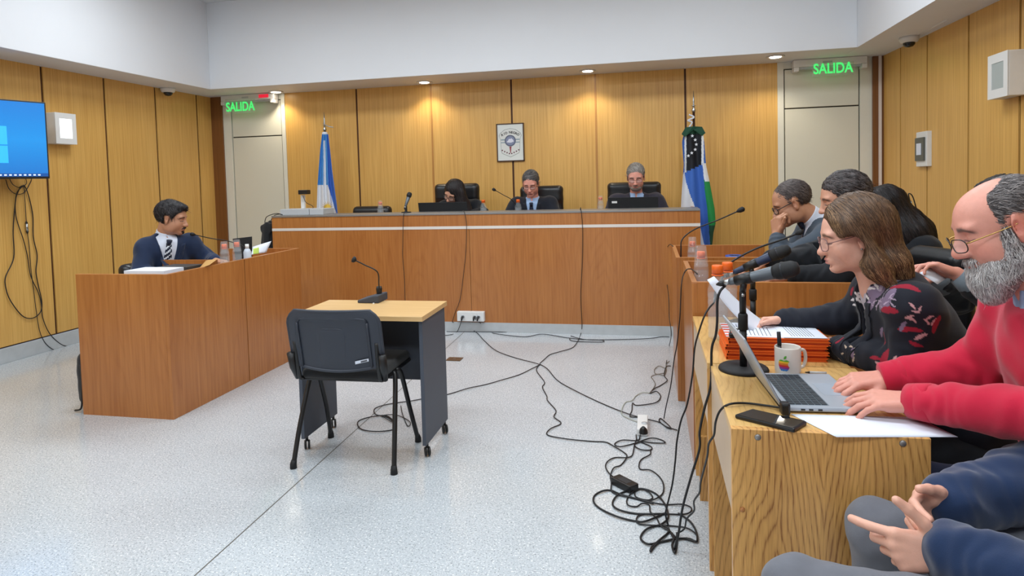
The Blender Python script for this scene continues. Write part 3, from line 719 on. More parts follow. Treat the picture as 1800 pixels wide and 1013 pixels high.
# television on a swivel arm
tvd = np.array([math.sin(math.radians(20)), math.cos(math.radians(20)), 0]); tvn = np.array([tvd[1], -tvd[0], 0])
c0 = at(80, 180, 'X', -5.02); zb = at(79, 314, 'X', c0[0])[2]; zt = c0[2]; TW, TH = 1.13, zt - zb
base = c0 - tvd * TW
t = thing('television', 'flat screen television showing a blue desktop on the left wall', 'television', (c0 + base) / 2 * np.array([1, 1, 0]) + np.array([0, 0, zb]))
def tvM(u, v, w): return base + tvd * u + np.array([0, 0, 1]) * (zb - base[2] + v) + tvn * w
F = frame(tvM(0, 0, 0), tvd, np.array([0, 0, 1.]), tvn)
MB().box(0, TW, 0, TH, -.045, 0, M=F).build('casing', black, t, bevel=.004)
scr = MB(); scr.box(.012, TW - .012, .018, TH - .012, 0, .002, M=F)
ms, N_, L_, B_ = newmat('tv_screen'); B_.inputs['Base Color'].default_value = (.005, .01, .02, 1); B_.inputs['Roughness'].default_value = .25
tc = N_.new('ShaderNodeTexCoord'); sx = N_.new('ShaderNodeSeparateXYZ'); L_.new(tc.outputs['Object'], sx.inputs[0])
r_ = ramp(N_, [(.0, (.015, .20, .66, 1)), (.5, (.012, .33, .88, 1)), (1., (.0, .22, .74, 1))]); mr = N_.new('ShaderNodeMapRange'); mr.inputs['From Max'].default_value = TH; L_.new(sx.outputs['Z'], mr.inputs['Value']); L_.new(mr.outputs[0], r_.inputs['Fac'])
L_.new(r_.outputs['Color'], B_.inputs['Emission Color']); B_.inputs['Emission Strength'].default_value = 1.0
s_ = scr.build('screen', ms, t)
m = MB(); gl = plain('screen_window_glow', (.03, .3, .8, 1), .3, emit=(.02, .38, .93, 1), estr=.9)
for (u0, u1) in ((.50, .65), (.665, .84)):
    m.box(u0, u1, .13, .27, .0021, .0026, M=F); m.box(u0, u1, .28, .43, .0021, .0026, M=F)
m.build('window_emblem', gl, s_)
m = MB(); m.box(.012, TW - .012, .018, .045, .0021, .0025, M=F); m.build('taskbar', plain('taskbar', rgb(8, 60, 130), .4, emit=(.005, .06, .2, 1), estr=1), s_)
m = MB()
for k in range(9): m.box(TW - .36 + k * .034, TW - .342 + k * .034, .026, .037, .0026, .003, M=F)
m.box(.3, .44, .027, .036, .0026, .003, M=F); m.build('icons', plain('icons', rgb(220, 230, 240), .4, emit=(.7, .8, .9, 1), estr=.6), s_)
m = MB(); c = tvM(TW * .5, TH * .5, -.05); w_ = np.array([WALL_L, c[1] + .15, c[2]])
m.tube([c, (c + w_) / 2 + np.array([0, -.1, 0]), w_], .02, 8)
q = tvM(TW, TH * .35, -.03); m.tube([q, np.array([WALL_L, q[1] + .12, q[2]])], .012, 6); m.build('wall_arm', whiteplast, t)

# crest on the back wall
p0 = at(872, 218, 'Y', WALL_Y - .02); p1 = at(922, 283, 'Y', WALL_Y - .02); x0, x1, z0, z1 = p0[0], p1[0], p1[2], p0[2]; cx, cz = (x0 + x1) / 2, (z0 + z1) / 2; w, h = x1 - x0, z1 - z0
t = thing('framed_crest', 'framed white picture with the RIO NEGRO shield on the back wall', 'picture', (cx, WALL_Y, z0)); fy = WALL_Y - .022
m = MB()
for b_ in ((x0, x1, z0, z0 + .012), (x0, x1, z1 - .012, z1), (x0, x0 + .012, z0, z1), (x1 - .012, x1, z0, z1)): m.box(b_[0], b_[1], fy, WALL_Y - .001, b_[2], b_[3])
m.build('frame', plain('frame_brown', rgb(70, 42, 24), .4), t, bevel=.002)
MB().box(x0 + .01, x1 - .01, fy + .006, WALL_Y - .002, z0 + .01, z1 - .01).build('paper', plain('crest_paper', rgb(226, 230, 226), .6), t)
FR = frame((cx, fy + .006, cz), (1, 0, 0), (0, 0, 1), (0, -1, 0))
def flat(poly, mat, name, lvl): return MB().prism([(a * w, b * h) for a, b in poly], .0003 * lvl, .0003 * lvl + .0002, M=FR).build(name, mat, t)
top = [(-.40, .17), (-.36, .24), (-.2, .33), (0, .36), (.2, .33), (.36, .24), (.40, .17)]; side = [(.35, .08), (.33, -.22), (.30, -.28), (0, -.38), (-.30, -.28), (-.33, -.22), (-.35, .08)]
sh = [(a, b) for a, b in top] + side
flat([(a * 1.03, b * 1.025) for a, b in sh][::-1], plain('crest_line', rgb(110, 116, 116), .6), 'shield_outline', 1)
flat(sh[::-1], plain('crest_field', rgb(222, 224, 220), .6), 'shield', 2)
band = plain('crest_band', rgb(150, 168, 176), .6)
flat([(-.34, .055), (.34, .055), (.34, .09), (-.34, .09)], band, 'band', 3); flat([(-.34, -.015), (.34, -.015), (.34, .015), (-.34, .015)], band, 'band', 3)
circ = lambda cx_, cy_, r, n=28: [(cx_ + r * math.cos(6.283 * i / n), cy_ + r * math.sin(6.283 * i / n) * w / h) for i in range(n)]
flat(circ(0, .045, .205), plain('crest_ring', rgb(98, 104, 124), .5), 'medallion', 4)
flat(circ(0, .045, .16), plain('crest_blue', rgb(132, 140, 168), .5), 'medallion_field', 5)
flat([(-.14, .01), (-.08, .05), (-.04, .10), (.0, .085), (.04, .11), (.10, .07), (.13, .02), (.06, .0), (0, -.01), (-.08, 0)], plain('crest_snow', rgb(222, 224, 236), .5), 'mountain', 6)
flat([(-.045, -.11), (.045, -.11), (.03, -.15), (.012, -.28), (-.012, -.28), (-.03, -.15)], plain('crest_torch', rgb(150, 60, 70), .5), 'torch', 6)
m = MB()
for k in range(8):
    a = -.30 + .6 * k / 7; b_ = -.30 + .42 * abs(a) ** 1.3 * 1.1 if True else 0
    m.prism([(p[0] * w, p[1] * h) for p in circ(a, b_, .026, 8)], .0012, .0014, M=FR)
m.build('laurel_dots', plain('crest_dots', rgb(96, 34, 48), .5), t)
for k, ch in enumerate('RIO NEGRO'):
    if ch == ' ': continue
    u = -.29 + .58 * k / 8; ang = -u * .9
    M = FR @ Matrix.Translation((u * w, (.262 - u * u * .75) * h, .001)) @ Matrix.Rotation(ang, 4, 'Z')
    textobj('letter', ch, .037, matblack, t, M, .0003, .0012)
# ---------------------------------------------------------------- judges' bench
B, BL, BR_, BZ = 5.841, -3.769, .428, 1.140
t = thing('judges_bench', 'long reddish wooden bench with pale strip where the three judges sit', 'bench', ((BL + BR_) / 2, B + .5, 0))
m = MB(); sm_ = [BL, at(827, 480, 'Y', B)[0], BR_]
for i in range(2): m.box(sm_[i] + (.002 if i else 0), sm_[i + 1] - (0 if i else .002), B, B + .025, .09, .985)
m.build('front_panel', deskwood, t)
MB().box(BL, BR_, B, B + .025, 1.012, BZ - .018).build('upper_panel', deskwood, t)
MB().box(BL, BR_, B - .003, B + .02, .985, 1.012).build('strip', plain('pale_strip', rgb(222, 214, 206), .35), t)
MB().box(BL, BR_, B - .006, B + .36, BZ - .018, BZ).build('ledge', brushed, t, bevel=.002)
MB().box(BL + .04, BR_ - .04, B + .36, B + .95, 1.005, 1.03).build('worktop', deskwood, t)
for x in (BL, BR_ - .025): MB().box(x, x + .025, B + .025, B + .95, 0, BZ - .018).build('end_panel', deskwood, t)
MB().box(BL, BR_, B - .008, B + .02, 0, .09).build('plinth', skirt, t)
MB().box(-4.3, 1.25, B + .96, WALL_Y - .02, 0, .20).build('platform', plain('platform_grey', rgb(120, 116, 110), .8), None, kind='structure')

def sockets(x0, x1, z0, z1, y):
    t = thing('socket_box', 'long white socket box with black plugs at the foot of the bench', 'socket', ((x0 + x1) / 2, y, z0))
    MB().box(x0, x1, y - .05, y, z0, z1).build('housing', whiteplast, t, bevel=.005); w = x1 - x0
    for k, u in enumerate((.22, .66, .80)):
        MB().lathe([(.0, 0), (.016, 0), (.018, .004), (0, .004)], (x0 + w * u, y - .05, (z0 + z1) / 2), 16, M=Matrix.Rotation(math.pi / 2, 4, 'X')).build('socket', greyplast, t)
        p = MB(); c = np.array([x0 + w * u, y - .055, (z0 + z1) / 2]); p.tube([c, c + (0, -.03, -.005), c + (0, -.045, -.03)], [.012, .011, .006], 8); p.build('plug', black, t)
q0 = at(803, 548, 'Y', B - .05); q1 = at(851, 566, 'Y', B - .05); sockets(q0[0], q1[0], q1[2], q0[2], B - .0)
p = at(799, 632, 'Z', 0)
t = thing('floor_plate', 'small brown metal socket plate set in the floor right of the witness table', 'floor plate', p)
MB().box(p[0] - .06, p[0] + .06, p[1] - .05, p[1] + .05, 0.0005, .004).build('plate', plain('bronze', rgb(112, 88, 66), .4, metal=.5), t); MB().box(p[0] - .012, p[0] + .012, p[1] - .01, p[1] + .01, .004, .006).build('cap', steel, t)

# ---------------------------------------------------------------- side desks
rim = wood('rim_veneer', rgb(196, 132, 74), rgb(168, 104, 54), grain=(30, 30, 30), rough=.35)
def desk(name, lab, x_front, x_back, y0, y1, z, sgn, ztop, seam=None, xe=None):
    """counter whose tall front stands at x_front; the sitter's side is open"""
    t = thing(name, lab, 'desk', ((x_front + x_back) / 2, (y0 + y1) / 2, 0)); th = .025
    a, b_ = sorted((x_front, x_front + sgn * th))
    cuts = [y0] + ([seam] if seam else []) + [y1]
    m = MB()
    for i in range(len(cuts) - 1): m.box(a, b_, cuts[i] + (.004 if i else 0), cuts[i + 1] - (.004 if i < len(cuts) - 2 else 0), 0, z - .003)
    m.build('front_panel', deskwood, t, bevel=.0015)
    m = MB(); m.box(a, b_, y0, y1, z - .003, z); m.build('edge_band', rim, t)
    for k, y in enumerate((y0, y1 - th)):
        xb_ = xe[k] if xe else x_back
        lo, hi = sorted((x_front + sgn * th, xb_)); m = MB(); m.box(lo, hi, y, y + th, 0, z - .003, 0); m.box(lo, hi, y, y + th, z - .003, z, 1); m.build('end_panel', [deskwood, rim], t)
    lo, hi = sorted((x_front + sgn * th, x_back)); MB().box(lo, hi, y0 + th, y1 - th, ztop - .025, ztop).build('worktop', deskwood, t)
    return t
LZ = .80
desk('counter_desk', 'tall reddish wooden desk on the left where the man in navy sits', -2.914, -3.587, 3.374, 4.904, .908, -1, LZ, seam=4.146)
desk('counter_desk', 'nearer of the two tall reddish wooden desks on the right', .188, .80, 3.158, 3.970, .917, 1, .75, xe=(1.02, .80))
desk('counter_desk', 'farther tall reddish wooden desk on the right, next to the bench', .152, .80, 4.130, 4.898, .917, 1, .75)
a = at(287, 457, 'Y', 3.95); b_ = at(380, 457, 'Y', 3.95)
MB().box(a[0], b_[0] - .0, 3.94, 3.965, LZ, a[2]).build('desk_divider', deskwood, label='low wooden divider board standing on the left desk before the man in navy', cat='desk divider')

def oak_desk(lab, x0, x1, y0, y1, z, near):
    t = thing('oak_desk', lab, 'desk', ((x0 + x1) / 2, (y0 + y1) / 2, 0)); T = .022
    MB().box(x0, x1, y0 + (T if near else 0), y1, z - T, z).build('desktop', oak_h, t, bevel=.0015)
    if near:
        MB().box(x0, x1, y0, y0 + T, 0, z).build('end_panel', oak_v, t, bevel=.0015)
        for px, py, r in ((1332, 769, .0085), (1587, 780, .0085), (1305, 896, .007)):
            p = at(px, py, 'Y', y0); MB().lathe([(0, .003), (r * .8, .003), (r, 0)], tuple(p), 16, M=Matrix.Rotation(math.pi / 2, 4, 'X')).build('screw_cap', brushed if r > .008 else rim, t)
    else:
        MB().box(x0, x1, y0, y0 + T, 0, z - T).build('end_panel', oak_v, t)
    MB().box(x0 + .004, x1, y1 - T - .005, y1 - .005, 0, z - T).build('end_panel', oak_v, t)
    m = MB(); m.box(x0 + .001, x0 + .019, y0 + T, y1 - .03, .53, z - T); m.build('modesty_panel', plain('pale_oak', rgb(206, 176, 140), .3, noise=.1), t)
    return t
oak_desk('nearest oak desk with strong grain, carrying the open laptop', .197, .666, 1.726, 2.328, .76, True)
td = oak_desk('second oak desk, carrying the orange folders', .1875, .656, 2.336, 3.12, .76, False)
MB().box(.192, .60, 2.85, 2.872, 0, .285).build('foot_board', oak_v, td)

# ---------------------------------------------------------------- witness table and chair
TO = np.array([-1.8665, 3.0278, 0]); TA = .0168; TWD, TDP, TZ = .7285, .427, .75
t = thing('witness_table', 'small rolling table with pale top and dark grey sides in mid floor', 'table', TO + [TWD / 2, TDP / 2, 0], TA)
MT = Matrix.Translation(tuple(TO)) @ rotz(TA)
MB().box(0, TWD, 0, TDP, TZ - .026, TZ, M=MT).build('tabletop', beechtop, t, bevel=.002)
for u in (.012, TWD - .032): MB().box(u, u + .02, .03, TDP - .015, .07, TZ - .026, M=MT).build('side_panel', slate, t, bevel=.001)
MB().box(.032, TWD - .032, TDP * .62, TDP * .62 + .018, .34, TZ - .026, M=MT).build('modesty_panel', slate_in, t)
for u in (.022, TWD - .022):
    for v in (.07, TDP - .05):
        c = MB(); c.tube([(u, v, .072), (u, v, .045)], .008, 8); k = len(c.v)
        for q in range(k): c.v[q] = tuple(MT @ Vector(c.v[q]))
        for s in (-.014, .004): c.lathe([(0, s), (.021, s), (.024, s + .003), (.024, s + .009), (.021, s + .012), (0, s + .012)], (0, 0, 0), 20, M=MT @ Matrix.Translation((u, v, .025)) @ Matrix.Rotation(.5, 4, 'Z') @ Matrix.Rotation(math.pi / 2, 4, 'Y'))
        c.build('caster', black, t)
# stacking chair
HO = np.array([-1.7907, 2.8689, 0]); HA = .031
def stacking_chair(o, ang, lab):
    M = Matrix.Translation(tuple(o)) @ rotz(ang); t = thing('stacking_chair', lab, 'chair', (o[0] + .27, o[1] + .2, 0), ang)
    P = lambda *p: tuple(M @ Vector(p)); W_ = .537
    for s in (0, 1):
        x0 = .0 if s == 0 else W_; xi = .055 if s == 0 else W_ - .055; sg = 1 if s == 0 else -1
        for nm, pts in (('leg', [(x0, 0, .012), (x0 + sg * .012, .06, .20), (xi - sg * .02, .15, .43), (xi, .17, .455)]), ('leg', [(x0 + sg * .01, .395, .012), (x0 + sg * .025, .33, .2), (xi - sg * .02, .235, .43), (xi, .21, .455)])):
            L = MB(); L.tube([P(*p) for p in spline(pts, 6)], .0125, 10); l = L.build(nm, black, t)
            F_ = MB(); q = pts[0]; F_.tube([P(q[0], q[1], 0), P(q[0], q[1], .02), P(q[0] + sg * .002, q[1] + (.006 if q[1] < .1 else -.006), .04)], [.018, .017, .014], 10); F_.build('foot_cap', matblack, l)
        L = MB(); L.tube([P(*p) for p in spline([(xi, .44, .452), (xi, .2, .455), (xi, .03, .458), (xi, -.005, .50), (xi, -.03, .66)], 6)], .011, 10); L.build('side_frame', black, t)
    L = MB(); L.tube([P(.05, .19, .45), P(W_ - .05, .19, .45)], .010, 8); L.build('cross_bar', black, t)
    v = Vol((0, -.06, .40), (W_, .50, .56), .005)
    v.box((W_ / 2, .235, .478), (.218, .215, .028), r=.026, k=.001); v.ell((W_ / 2, .22, .60), (.3, .3, .105), k=.03, mode='cut')
    V_, F_ = v.mesh(); V_ = (V_ @ np.array(M.to_3x3()).T) + np.array(o); bring('seat', V_, F_, fabric_black, t)
    MB().box(.06, W_ - .06, .03, .44, .445, .455, M=M).build('seat_pan', black, t, bevel=.004)
    # back shell: a curved slab with a raised rim and a centre panel
    def shell(sz, sx, off, z0, z1, dent=0, th=.012, r=.06, bow=.0):
        v = Vol((0, -.12, .40), (W_, .10, .88), .004)
        v.box((W_ / 2, 0, (z0 + z1) / 2), (sx, th, (z1 - z0) / 2), r=min(r, .011), k=.001)
        return v
    g_ = MB(); n_u, n_v = 28, 22; hw = .240
    for s_ in (.022, W_ - .022):
        q_ = MB(); q_.tube([P(s_ + (.006 if s_ < .2 else -.006), -.028, .60), P(s_ + (.008 if s_ < .2 else -.008), -.012, .53), P(s_ + (.014 if s_ < .2 else -.014), .02, .462)], [.020, .019, .014], 10); q_.build('side_bracket', black, t)
    def sh(u, v_, off):
        a = (u - .5) * 2; b2 = v_; zb = .535 - .030 * (1 - a * a) + .010; z = zb + (.820 - zb) * b2
        x = a * hw
        # rounded upper corners, sagging lower edge
        if b2 > .75: x = a * (hw - .045 * ((b2 - .75) / .25) ** 2.2)
        if b2 < .28: z += .0
        z = z - .05 * (1 - a * a) * (1 - b2) ** 2 * 0 + (.012 * a * a) * (1 - b2) * 0
        if b2 < .2: z += .055 * (a * a) * (1 - b2 / .2) * 0
        y = -.030 - .055 * b2 + .030 * (a * a) + off
        return x + W_ / 2, y, z
    rim_ = lambda u, v_: .0 if (abs(u - .5) > .40 or v_ > .86) else .006
    g_.grid(44, 36, lambda u, v_: P(*sh(u, v_, rim_(u, v_) - (.004 if (abs(u - .5) < .13 and .12 < v_ < .70) else 0))))
    bk = g_.build('backrest', plain('chair_plastic', rgb(50, 55, 66), .5, bump=.1, bscale=900), t, solid=.014, bevel=0)
    fr = MB(); edge = [P(*sh(0, v_, 0)) for v_ in np.linspace(0, 1, 14)] + [P(*sh(u, 1, 0)) for u in np.linspace(.04, .96, 14)] + [P(*sh(1, v_, 0)) for v_ in np.linspace(1, 0, 14)] + [P(*sh(u, 0, 0)) for u in np.linspace(.96, .04, 14)]
    fr.tube(edge, .0085, 8, closed=True); fr.build('rim', bpy.data.materials['chair_plastic'], bk)
    for q in (.12, .88):
        fr = MB(); fr.tube([P(*sh(q, v_, -.006)) for v_ in np.linspace(.0, .80, 8)], .006, 6); fr.build('rib', bpy.data.materials['chair_plastic'], bk)
    fr = MB(); fr.tube([P(*sh(u, v_, -.0035)) for u, v_ in [(.12, .80), (.14, .86), (.2, .88), (.5, .885), (.8, .88), (.86, .86), (.88, .80)]], .006, 6); fr.build('rib', bpy.data.materials['chair_plastic'], bk)
    fr = MB(); fr.tube([P(*sh(u, v_, -.001)) for u, v_ in [(.37, .14), (.365, .6), (.38, .69), (.42, .71), (.58, .71), (.62, .69), (.635, .6), (.63, .14)]], .004, 6); fr.build('raised_outline', bpy.data.materials['chair_plastic'], bk)
    a_, b_ = sh(.72, .16, -.012), sh(.86, .20, -.012)
    s = MB(); s.add([P(*sh(.72, .11, -.009)), P(*sh(.86, .13, -.011)), P(*sh(.86, .18, -.011)), P(*sh(.72, .16, -.009))], [(0, 1, 2, 3)]); s.build('sticker', paper, t, solid=.001)
    s = MB(); s.add([P(*sh(.78, .128, -.0115)), P(*sh(.845, .138, -.0125)), P(*sh(.845, .166, -.0125)), P(*sh(.78, .154, -.0115))], [(0, 1, 2, 3)]); s.build('sticker_print', ink, t, solid=.0008)
    return t
stacking_chair(HO, HA, 'empty black stacking chair with plastic back in front of the witness table')

# desktop conference microphone
def gooseneck(lab, pts, r=.0035, head=.011, hl=.04, base=None, parts=None):
    t = thing('gooseneck_microphone', lab, 'microphone', base if base is not None else pts[0])
    m = MB(); m.tube(spline(pts, 8), r, 8); m.build('gooseneck', black, t)
    e = np.array(pts[-1]); d = nrm(e - np.array(pts[-2])); ca = e - d * .005
    m = MB(); m.tube([ca, ca + d * hl * .25, ca + d * hl * .5, ca + d * hl, ca + d * hl * 1.2], [r * 1.2, head * .7, head, head * 1.05, head * .4], 12); m.build('microphone_head', matblack, t)
    return t
p = [at(667, 522, 'Y', 3.44), at(666, 500, 'Y', 3.42), at(663, 478, 'Y', 3.40), at(641, 466, 'Y', 3.37), at(625, 458, 'Y', 3.34)]
bc = np.array([-1.585, 3.43, .75])
t = gooseneck('conference microphone with wedge base on the witness table', p, .0038, .017, .022, base=bc)
w_ = MB(); w_.prism([(-.065, 0), (.065, 0), (.065, .045), (.03, .042), (-.04, .022), (-.065, .016)], -.07, .065, M=Matrix.Translation(tuple(bc)) @ Matrix.Rotation(math.pi / 2, 4, 'X')); w_.build('base', slate_in, t, bevel=.006)
m = MB(); c = at(667, 523, 'Y', 3.44); m.tube([c + (0, 0, -.025), c + (0, 0, .05), c + (0, 0, .065)], [.011, .018, .014], 12); m.build('neck_sleeve', black, t)
MB().lathe([(0, 0), (.006, 0), (.006, .004), (0, .005)], tuple(at(657, 534, 'Y', 3.36)), 10, M=Matrix.Rotation(math.pi / 2, 4, 'X')).build('button', whiteplast, t)

# ---------------------------------------------------------------- office chairs (leather)
def leather_chair(lab, c, facing, w=.50, z0=.2, top=1.40, h=.60, group=None, cat='chair', seat=True):
    """c = centre of the seat on the floor; facing = direction the sitter looks (degrees)"""
    t = thing('office_chair', lab, cat, (c[0], c[1], z0), math.radians(facing), group)
    R = basis(facing); O_ = np.array([c[0], c[1], 0.]); P = lambda x, y, z: O_ + R @ np.array([x, y, 0.]) + np.array([0, 0, z])
    v = Vol(np.minimum(P(-.45, -.4, 0), P(.4, .4, 0)) - .25, np.maximum(P(-.45, -.4, top + .1), P(.4, .4, top + .1)) + .25, .012)
    v.box(P(-.27, 0, top - h / 2), (.045, w / 2, h / 2), R, r=.042, k=.001)
    v.box(P(-.25, 0, top - .10), (.05, w / 2 * .96, .09), R, r=.045, k=.02)
    v.displace(lambda x, y, z: .0012 * np.sin(z * 50))
    emit(v, 'backrest', leather, t)
    if seat:
        v = Vol(P(0, 0, 0) + (-.5, -.5, z0 + .3), P(0, 0, 0) + (.5, .5, z0 + .6), .014)
        v.box(P(0, 0, z0 + .44), (.25, w / 2, .05), R, r=.045, k=.001); emit(v, 'seat', leather, t)
        m = MB(); m.tube([P(0, 0, z0 + .40), P(0, 0, z0 + .09)], .03, 12); m.build('column', darkmetal, t)
        for k in range(5):
            a = 2 * math.pi * k / 5; m = MB(); m.tube([P(0, 0, z0 + .10), P(.28 * math.cos(a), .28 * math.sin(a), z0 + .055)], [.026, .016], 8)
            l = m.build('leg', darkmetal, t); m = MB(); q = P(.28 * math.cos(a), .28 * math.sin(a), z0 + .028); m.lathe([(0, -.018), (.026, -.018), (.026, .018), (0, .018)], tuple(q), 12, M=Matrix.Rotation(math.pi / 2, 4, 'Y')); m.build('caster', black, l)
        for s in (-1, 1):
            m = MB(); m.tube(spline([P(-.2, s * (w / 2 + .02), z0 + .44), P(-.1, s * (w / 2 + .04), z0 + .60), P(-.12, s * (w / 2 + .04), z0 + .66), P(.16, s * (w / 2 + .04), z0 + .66)], 5), .016, 8); m.build('armrest', black, t)
    return t
YJ = 6.72
leather_chair('empty low black leather chair, leftmost behind the bench', (at(648, 365, 'Y', 6.62)[0], 6.45), 270, .46, top=1.19, h=.5)
leather_chair('black leather chair of the judge with long dark hair', (at(800, 330, 'Y', 6.62)[0], 6.42), 270, .50, top=1.42)
leather_chair('black leather chair of the middle judge', (at(950, 330, 'Y', 6.62)[0], 6.42), 270, .46, top=1.37)
leather_chair('black leather chair of the judge sitting by the right flag', (at(1114, 325, 'Y', 6.62)[0], 6.42), 270, .54, top=1.385)
a = at(362, 428, 'X', -3.95)
leather_chair('empty black leather chair beside the man in navy', (-3.78, 4.66), 0, .50, z0=0, top=1.03, h=.45)
a = at(1626, 432, 'Y', 3.35)
leather_chair('black office chair under the person in the black suit, showing behind the floral blazer', (1.16, 3.46), 200, .36, z0=0, top=1.035, h=.42)
# ---------------------------------------------------------------- bottles, cups, laptops, paper
def bottle(lab, p, h=.22, r=.032, cap=True, group=None):
    t = thing('water_bottle', lab, 'bottle', p, group=group); z = p[2]
    prof = [(0, .004), (r * .85, .0), (r, .008)]
    for k in range(6):
        zz = .02 + k * h * .09; prof += [(r, zz), (r * .93, zz + h * .03), (r, zz + h * .06)]
    prof += [(r, h * .66), (r * .8, h * .76), (r * .42, h * .87), (r * .40, h * .92)]
    MB().lathe(prof, p, 28, cap=False).build('body', water, t)
    MB().lathe([(0, .006), (r * .92, .01), (r * .94, h * .62), (0, h * .62)], p, 24).build('water', glassy('bottle_water', (.66, .72, .76, 1), .12, .02) if 'bottle_water' not in bpy.data.materials else bpy.data.materials['bottle_water'], t)
    MB().lathe([(r * .40, h * .89), (r * .55, h * .89), (r * .55, h * .99), (r * .5, h), (0, h)], p, 20).build('cap', orange, t)
    MB().lathe([(r * .5, h * .86), (r * .58, h * .86), (r * .58, h * .875), (r * .5, h * .875)], p, 20).build('neck_ring', orange, t)
    return t
def cup(lab, p, r=.030, h=.07, up=False, mat=None):
    t = thing('plastic_cup', lab, 'cup', p)
    pr = [(r * .78, 0), (r * 1.08, h)] if up else [(r * 1.08, 0), (r * .78, h), (0, h)]
    if up: pr = [(0, 0)] + pr
    MB().lathe(pr, p, 26, cap=False).build('cup_wall', mat or clear, t, solid=.0012)
    MB().tube([(p[0] + r * 1.08 * math.cos(a), p[1] + r * 1.08 * math.sin(a), p[2] + (h if up else 0)) for a in np.linspace(0, 6.283, 25)[:-1]], .0012, 6, closed=True).build('lip', mat or clear, t)
    return t
WT = 1.03
def onwork(px, Y): q = at(px, 372, 'Y', Y); return (q[0], Y, WT)
for px, Y, lab, c in ((669, 6.35, 'water bottle before the empty judge chair', True), (850, 6.30, 'water bottle between the judge with long hair and the middle judge', False), (911, 6.22, 'water bottle right in front of the middle judge', False), (1056, 6.35, 'water bottle left of the right-hand judge laptop', True)):
    p = onwork(px, Y); bottle(lab, p, .215, .034)
    if c: cup('clear cup turned upside down over the ' + lab, (p[0], p[1], WT + .155), .028, .075)
for px, Y, lab in ((395, 3.98, 'left-hand water bottle on the desk of the man in navy'), (417, 4.12, 'right-hand water bottle on the desk of the man in navy')):
    q = at(px, 452, 'Y', Y); p = (q[0], Y, LZ); bottle(lab, p, .235, .033); cup('clear cup covering the cap of the ' + lab.replace(' on the desk of the man in navy', ' at the navy suit'), (p[0], p[1], LZ + .17), .029, .085)
q = at(435, 450, 'Y', 4.28)
t = thing('sanitizer_bottle', 'small white bottle beside the papers on the left desk', 'bottle', (q[0], 4.28, LZ))
MB().lathe([(0, 0), (.027, 0), (.028, .01), (.028, .145), (.020, .165), (.012, .172)], (q[0], 4.28, LZ), 24).build('body', plain('pale_bottle', rgb(206, 216, 228), .35), t)
MB().lathe([(.014, .172), (.014, .205), (0, .205)], (q[0], 4.28, LZ), 20).build('cap', whiteplast, t)
p = (at(1214, 440, 'Y', 4.62)[0], 4.42, .75); bottle('water bottle on the farther right-hand desk', p, .24, .034); cup('clear cup upside down on the bottle of the farther right-hand desk', (p[0], p[1], .75 + .17), .030, .10)
p = (at(1233, 470, 'Y', 3.4)[0], 3.42, .775); bottle('water bottle on the nearer right-hand desk', p, .26, .038)
cup('clear cup upside down on the bottle of the nearer right-hand desk', (p[0], p[1], p[2] + .185), .034, .105)
MB().box(p[0] - .06, p[0] + .06, 3.36, 3.48, .75, .775).build('notepad', paper, label='thick notepad under the bottle on the nearer right-hand desk', cat='notepad')
q = at(1247, 447, 'Y', 4.35); cup('small white cup on the farther right-hand desk', (q[0], 4.35, .75), .030, .125, True, whiteplast)
q = at(1291, 448, 'Y', 4.6)
t = thing('tape_roll', 'blue roll of tape on the farther right-hand desk', 'tape', (q[0], 4.6, .75))
MB().lathe([(.035, 0), (.060, 0), (.060, .125), (.035, .125), (.035, 0)], (q[0], 4.6, .75), 28, cap=False).build('roll', plain('blue_tape', rgb(34, 74, 160), .4), t)
MB().lathe([(.031, .002), (.0348, .002), (.0348, .123), (.031, .123), (.031, .002)], (q[0], 4.6, .75), 24, cap=False).build('core', matblack, t)
# tall clear bottles and a glass on the second oak desk
bottle('tall water bottle on the second oak desk, in front of its twin', (.262, 2.70, .76), .30, .041)
bottle('tall water bottle farther back beside its twin on the oak desk', (.315, 2.83, .76), .295, .040)
t = thing('drinking_glass', 'short clear drinking glass behind the orange folders', 'glass', (.372, 2.86, .76))
MB().lathe([(0, 0), (.034, 0), (.037, .10), (.035, .10), (.032, .008), (0, .008)], (.372, 2.86, .76), 26, cap=False).build('tumbler', clear, t)

def laptop_lid(lab, p0, p1, zb, zt, y, mat=matblack, logo=False):
    x0, x1 = p0, p1; t = thing('laptop', lab, 'laptop', ((x0 + x1) / 2, y, zb)); h = zt - zb
    F_ = frame((x0, y + .02, zb + .012), (1, 0, 0), nrm((0, -.22, 1)), nrm((0, -1, -.22)))
    MB().box(0, x1 - x0, 0, h, -.007, 0, M=F_).build('lid', mat, t, bevel=.003)
    MB().box(x0, x1, y + .02, y + .25, zb, zb + .014).build('keyboard_base', mat, t, bevel=.003)
    if logo: MB().box(.035, .085, h - .055, h - .035, .0002, .0008, M=F_ ).build('lid_badge', whiteplast, t)
p0 = at(736, 358, 'Y', 6.2); p1 = at(822, 370, 'Y', 6.2); laptop_lid('black laptop before the judge with long dark hair', p0[0], p1[0], WT, p0[2] + .0, 6.2)
p0 = at(1069, 349, 'Y', 6.2); p1 = at(1157, 360, 'Y', 6.2); laptop_lid('black laptop with a small pale badge before the right-hand judge', p0[0], p1[0], WT, p0[2] + .0, 6.2, logo=True)
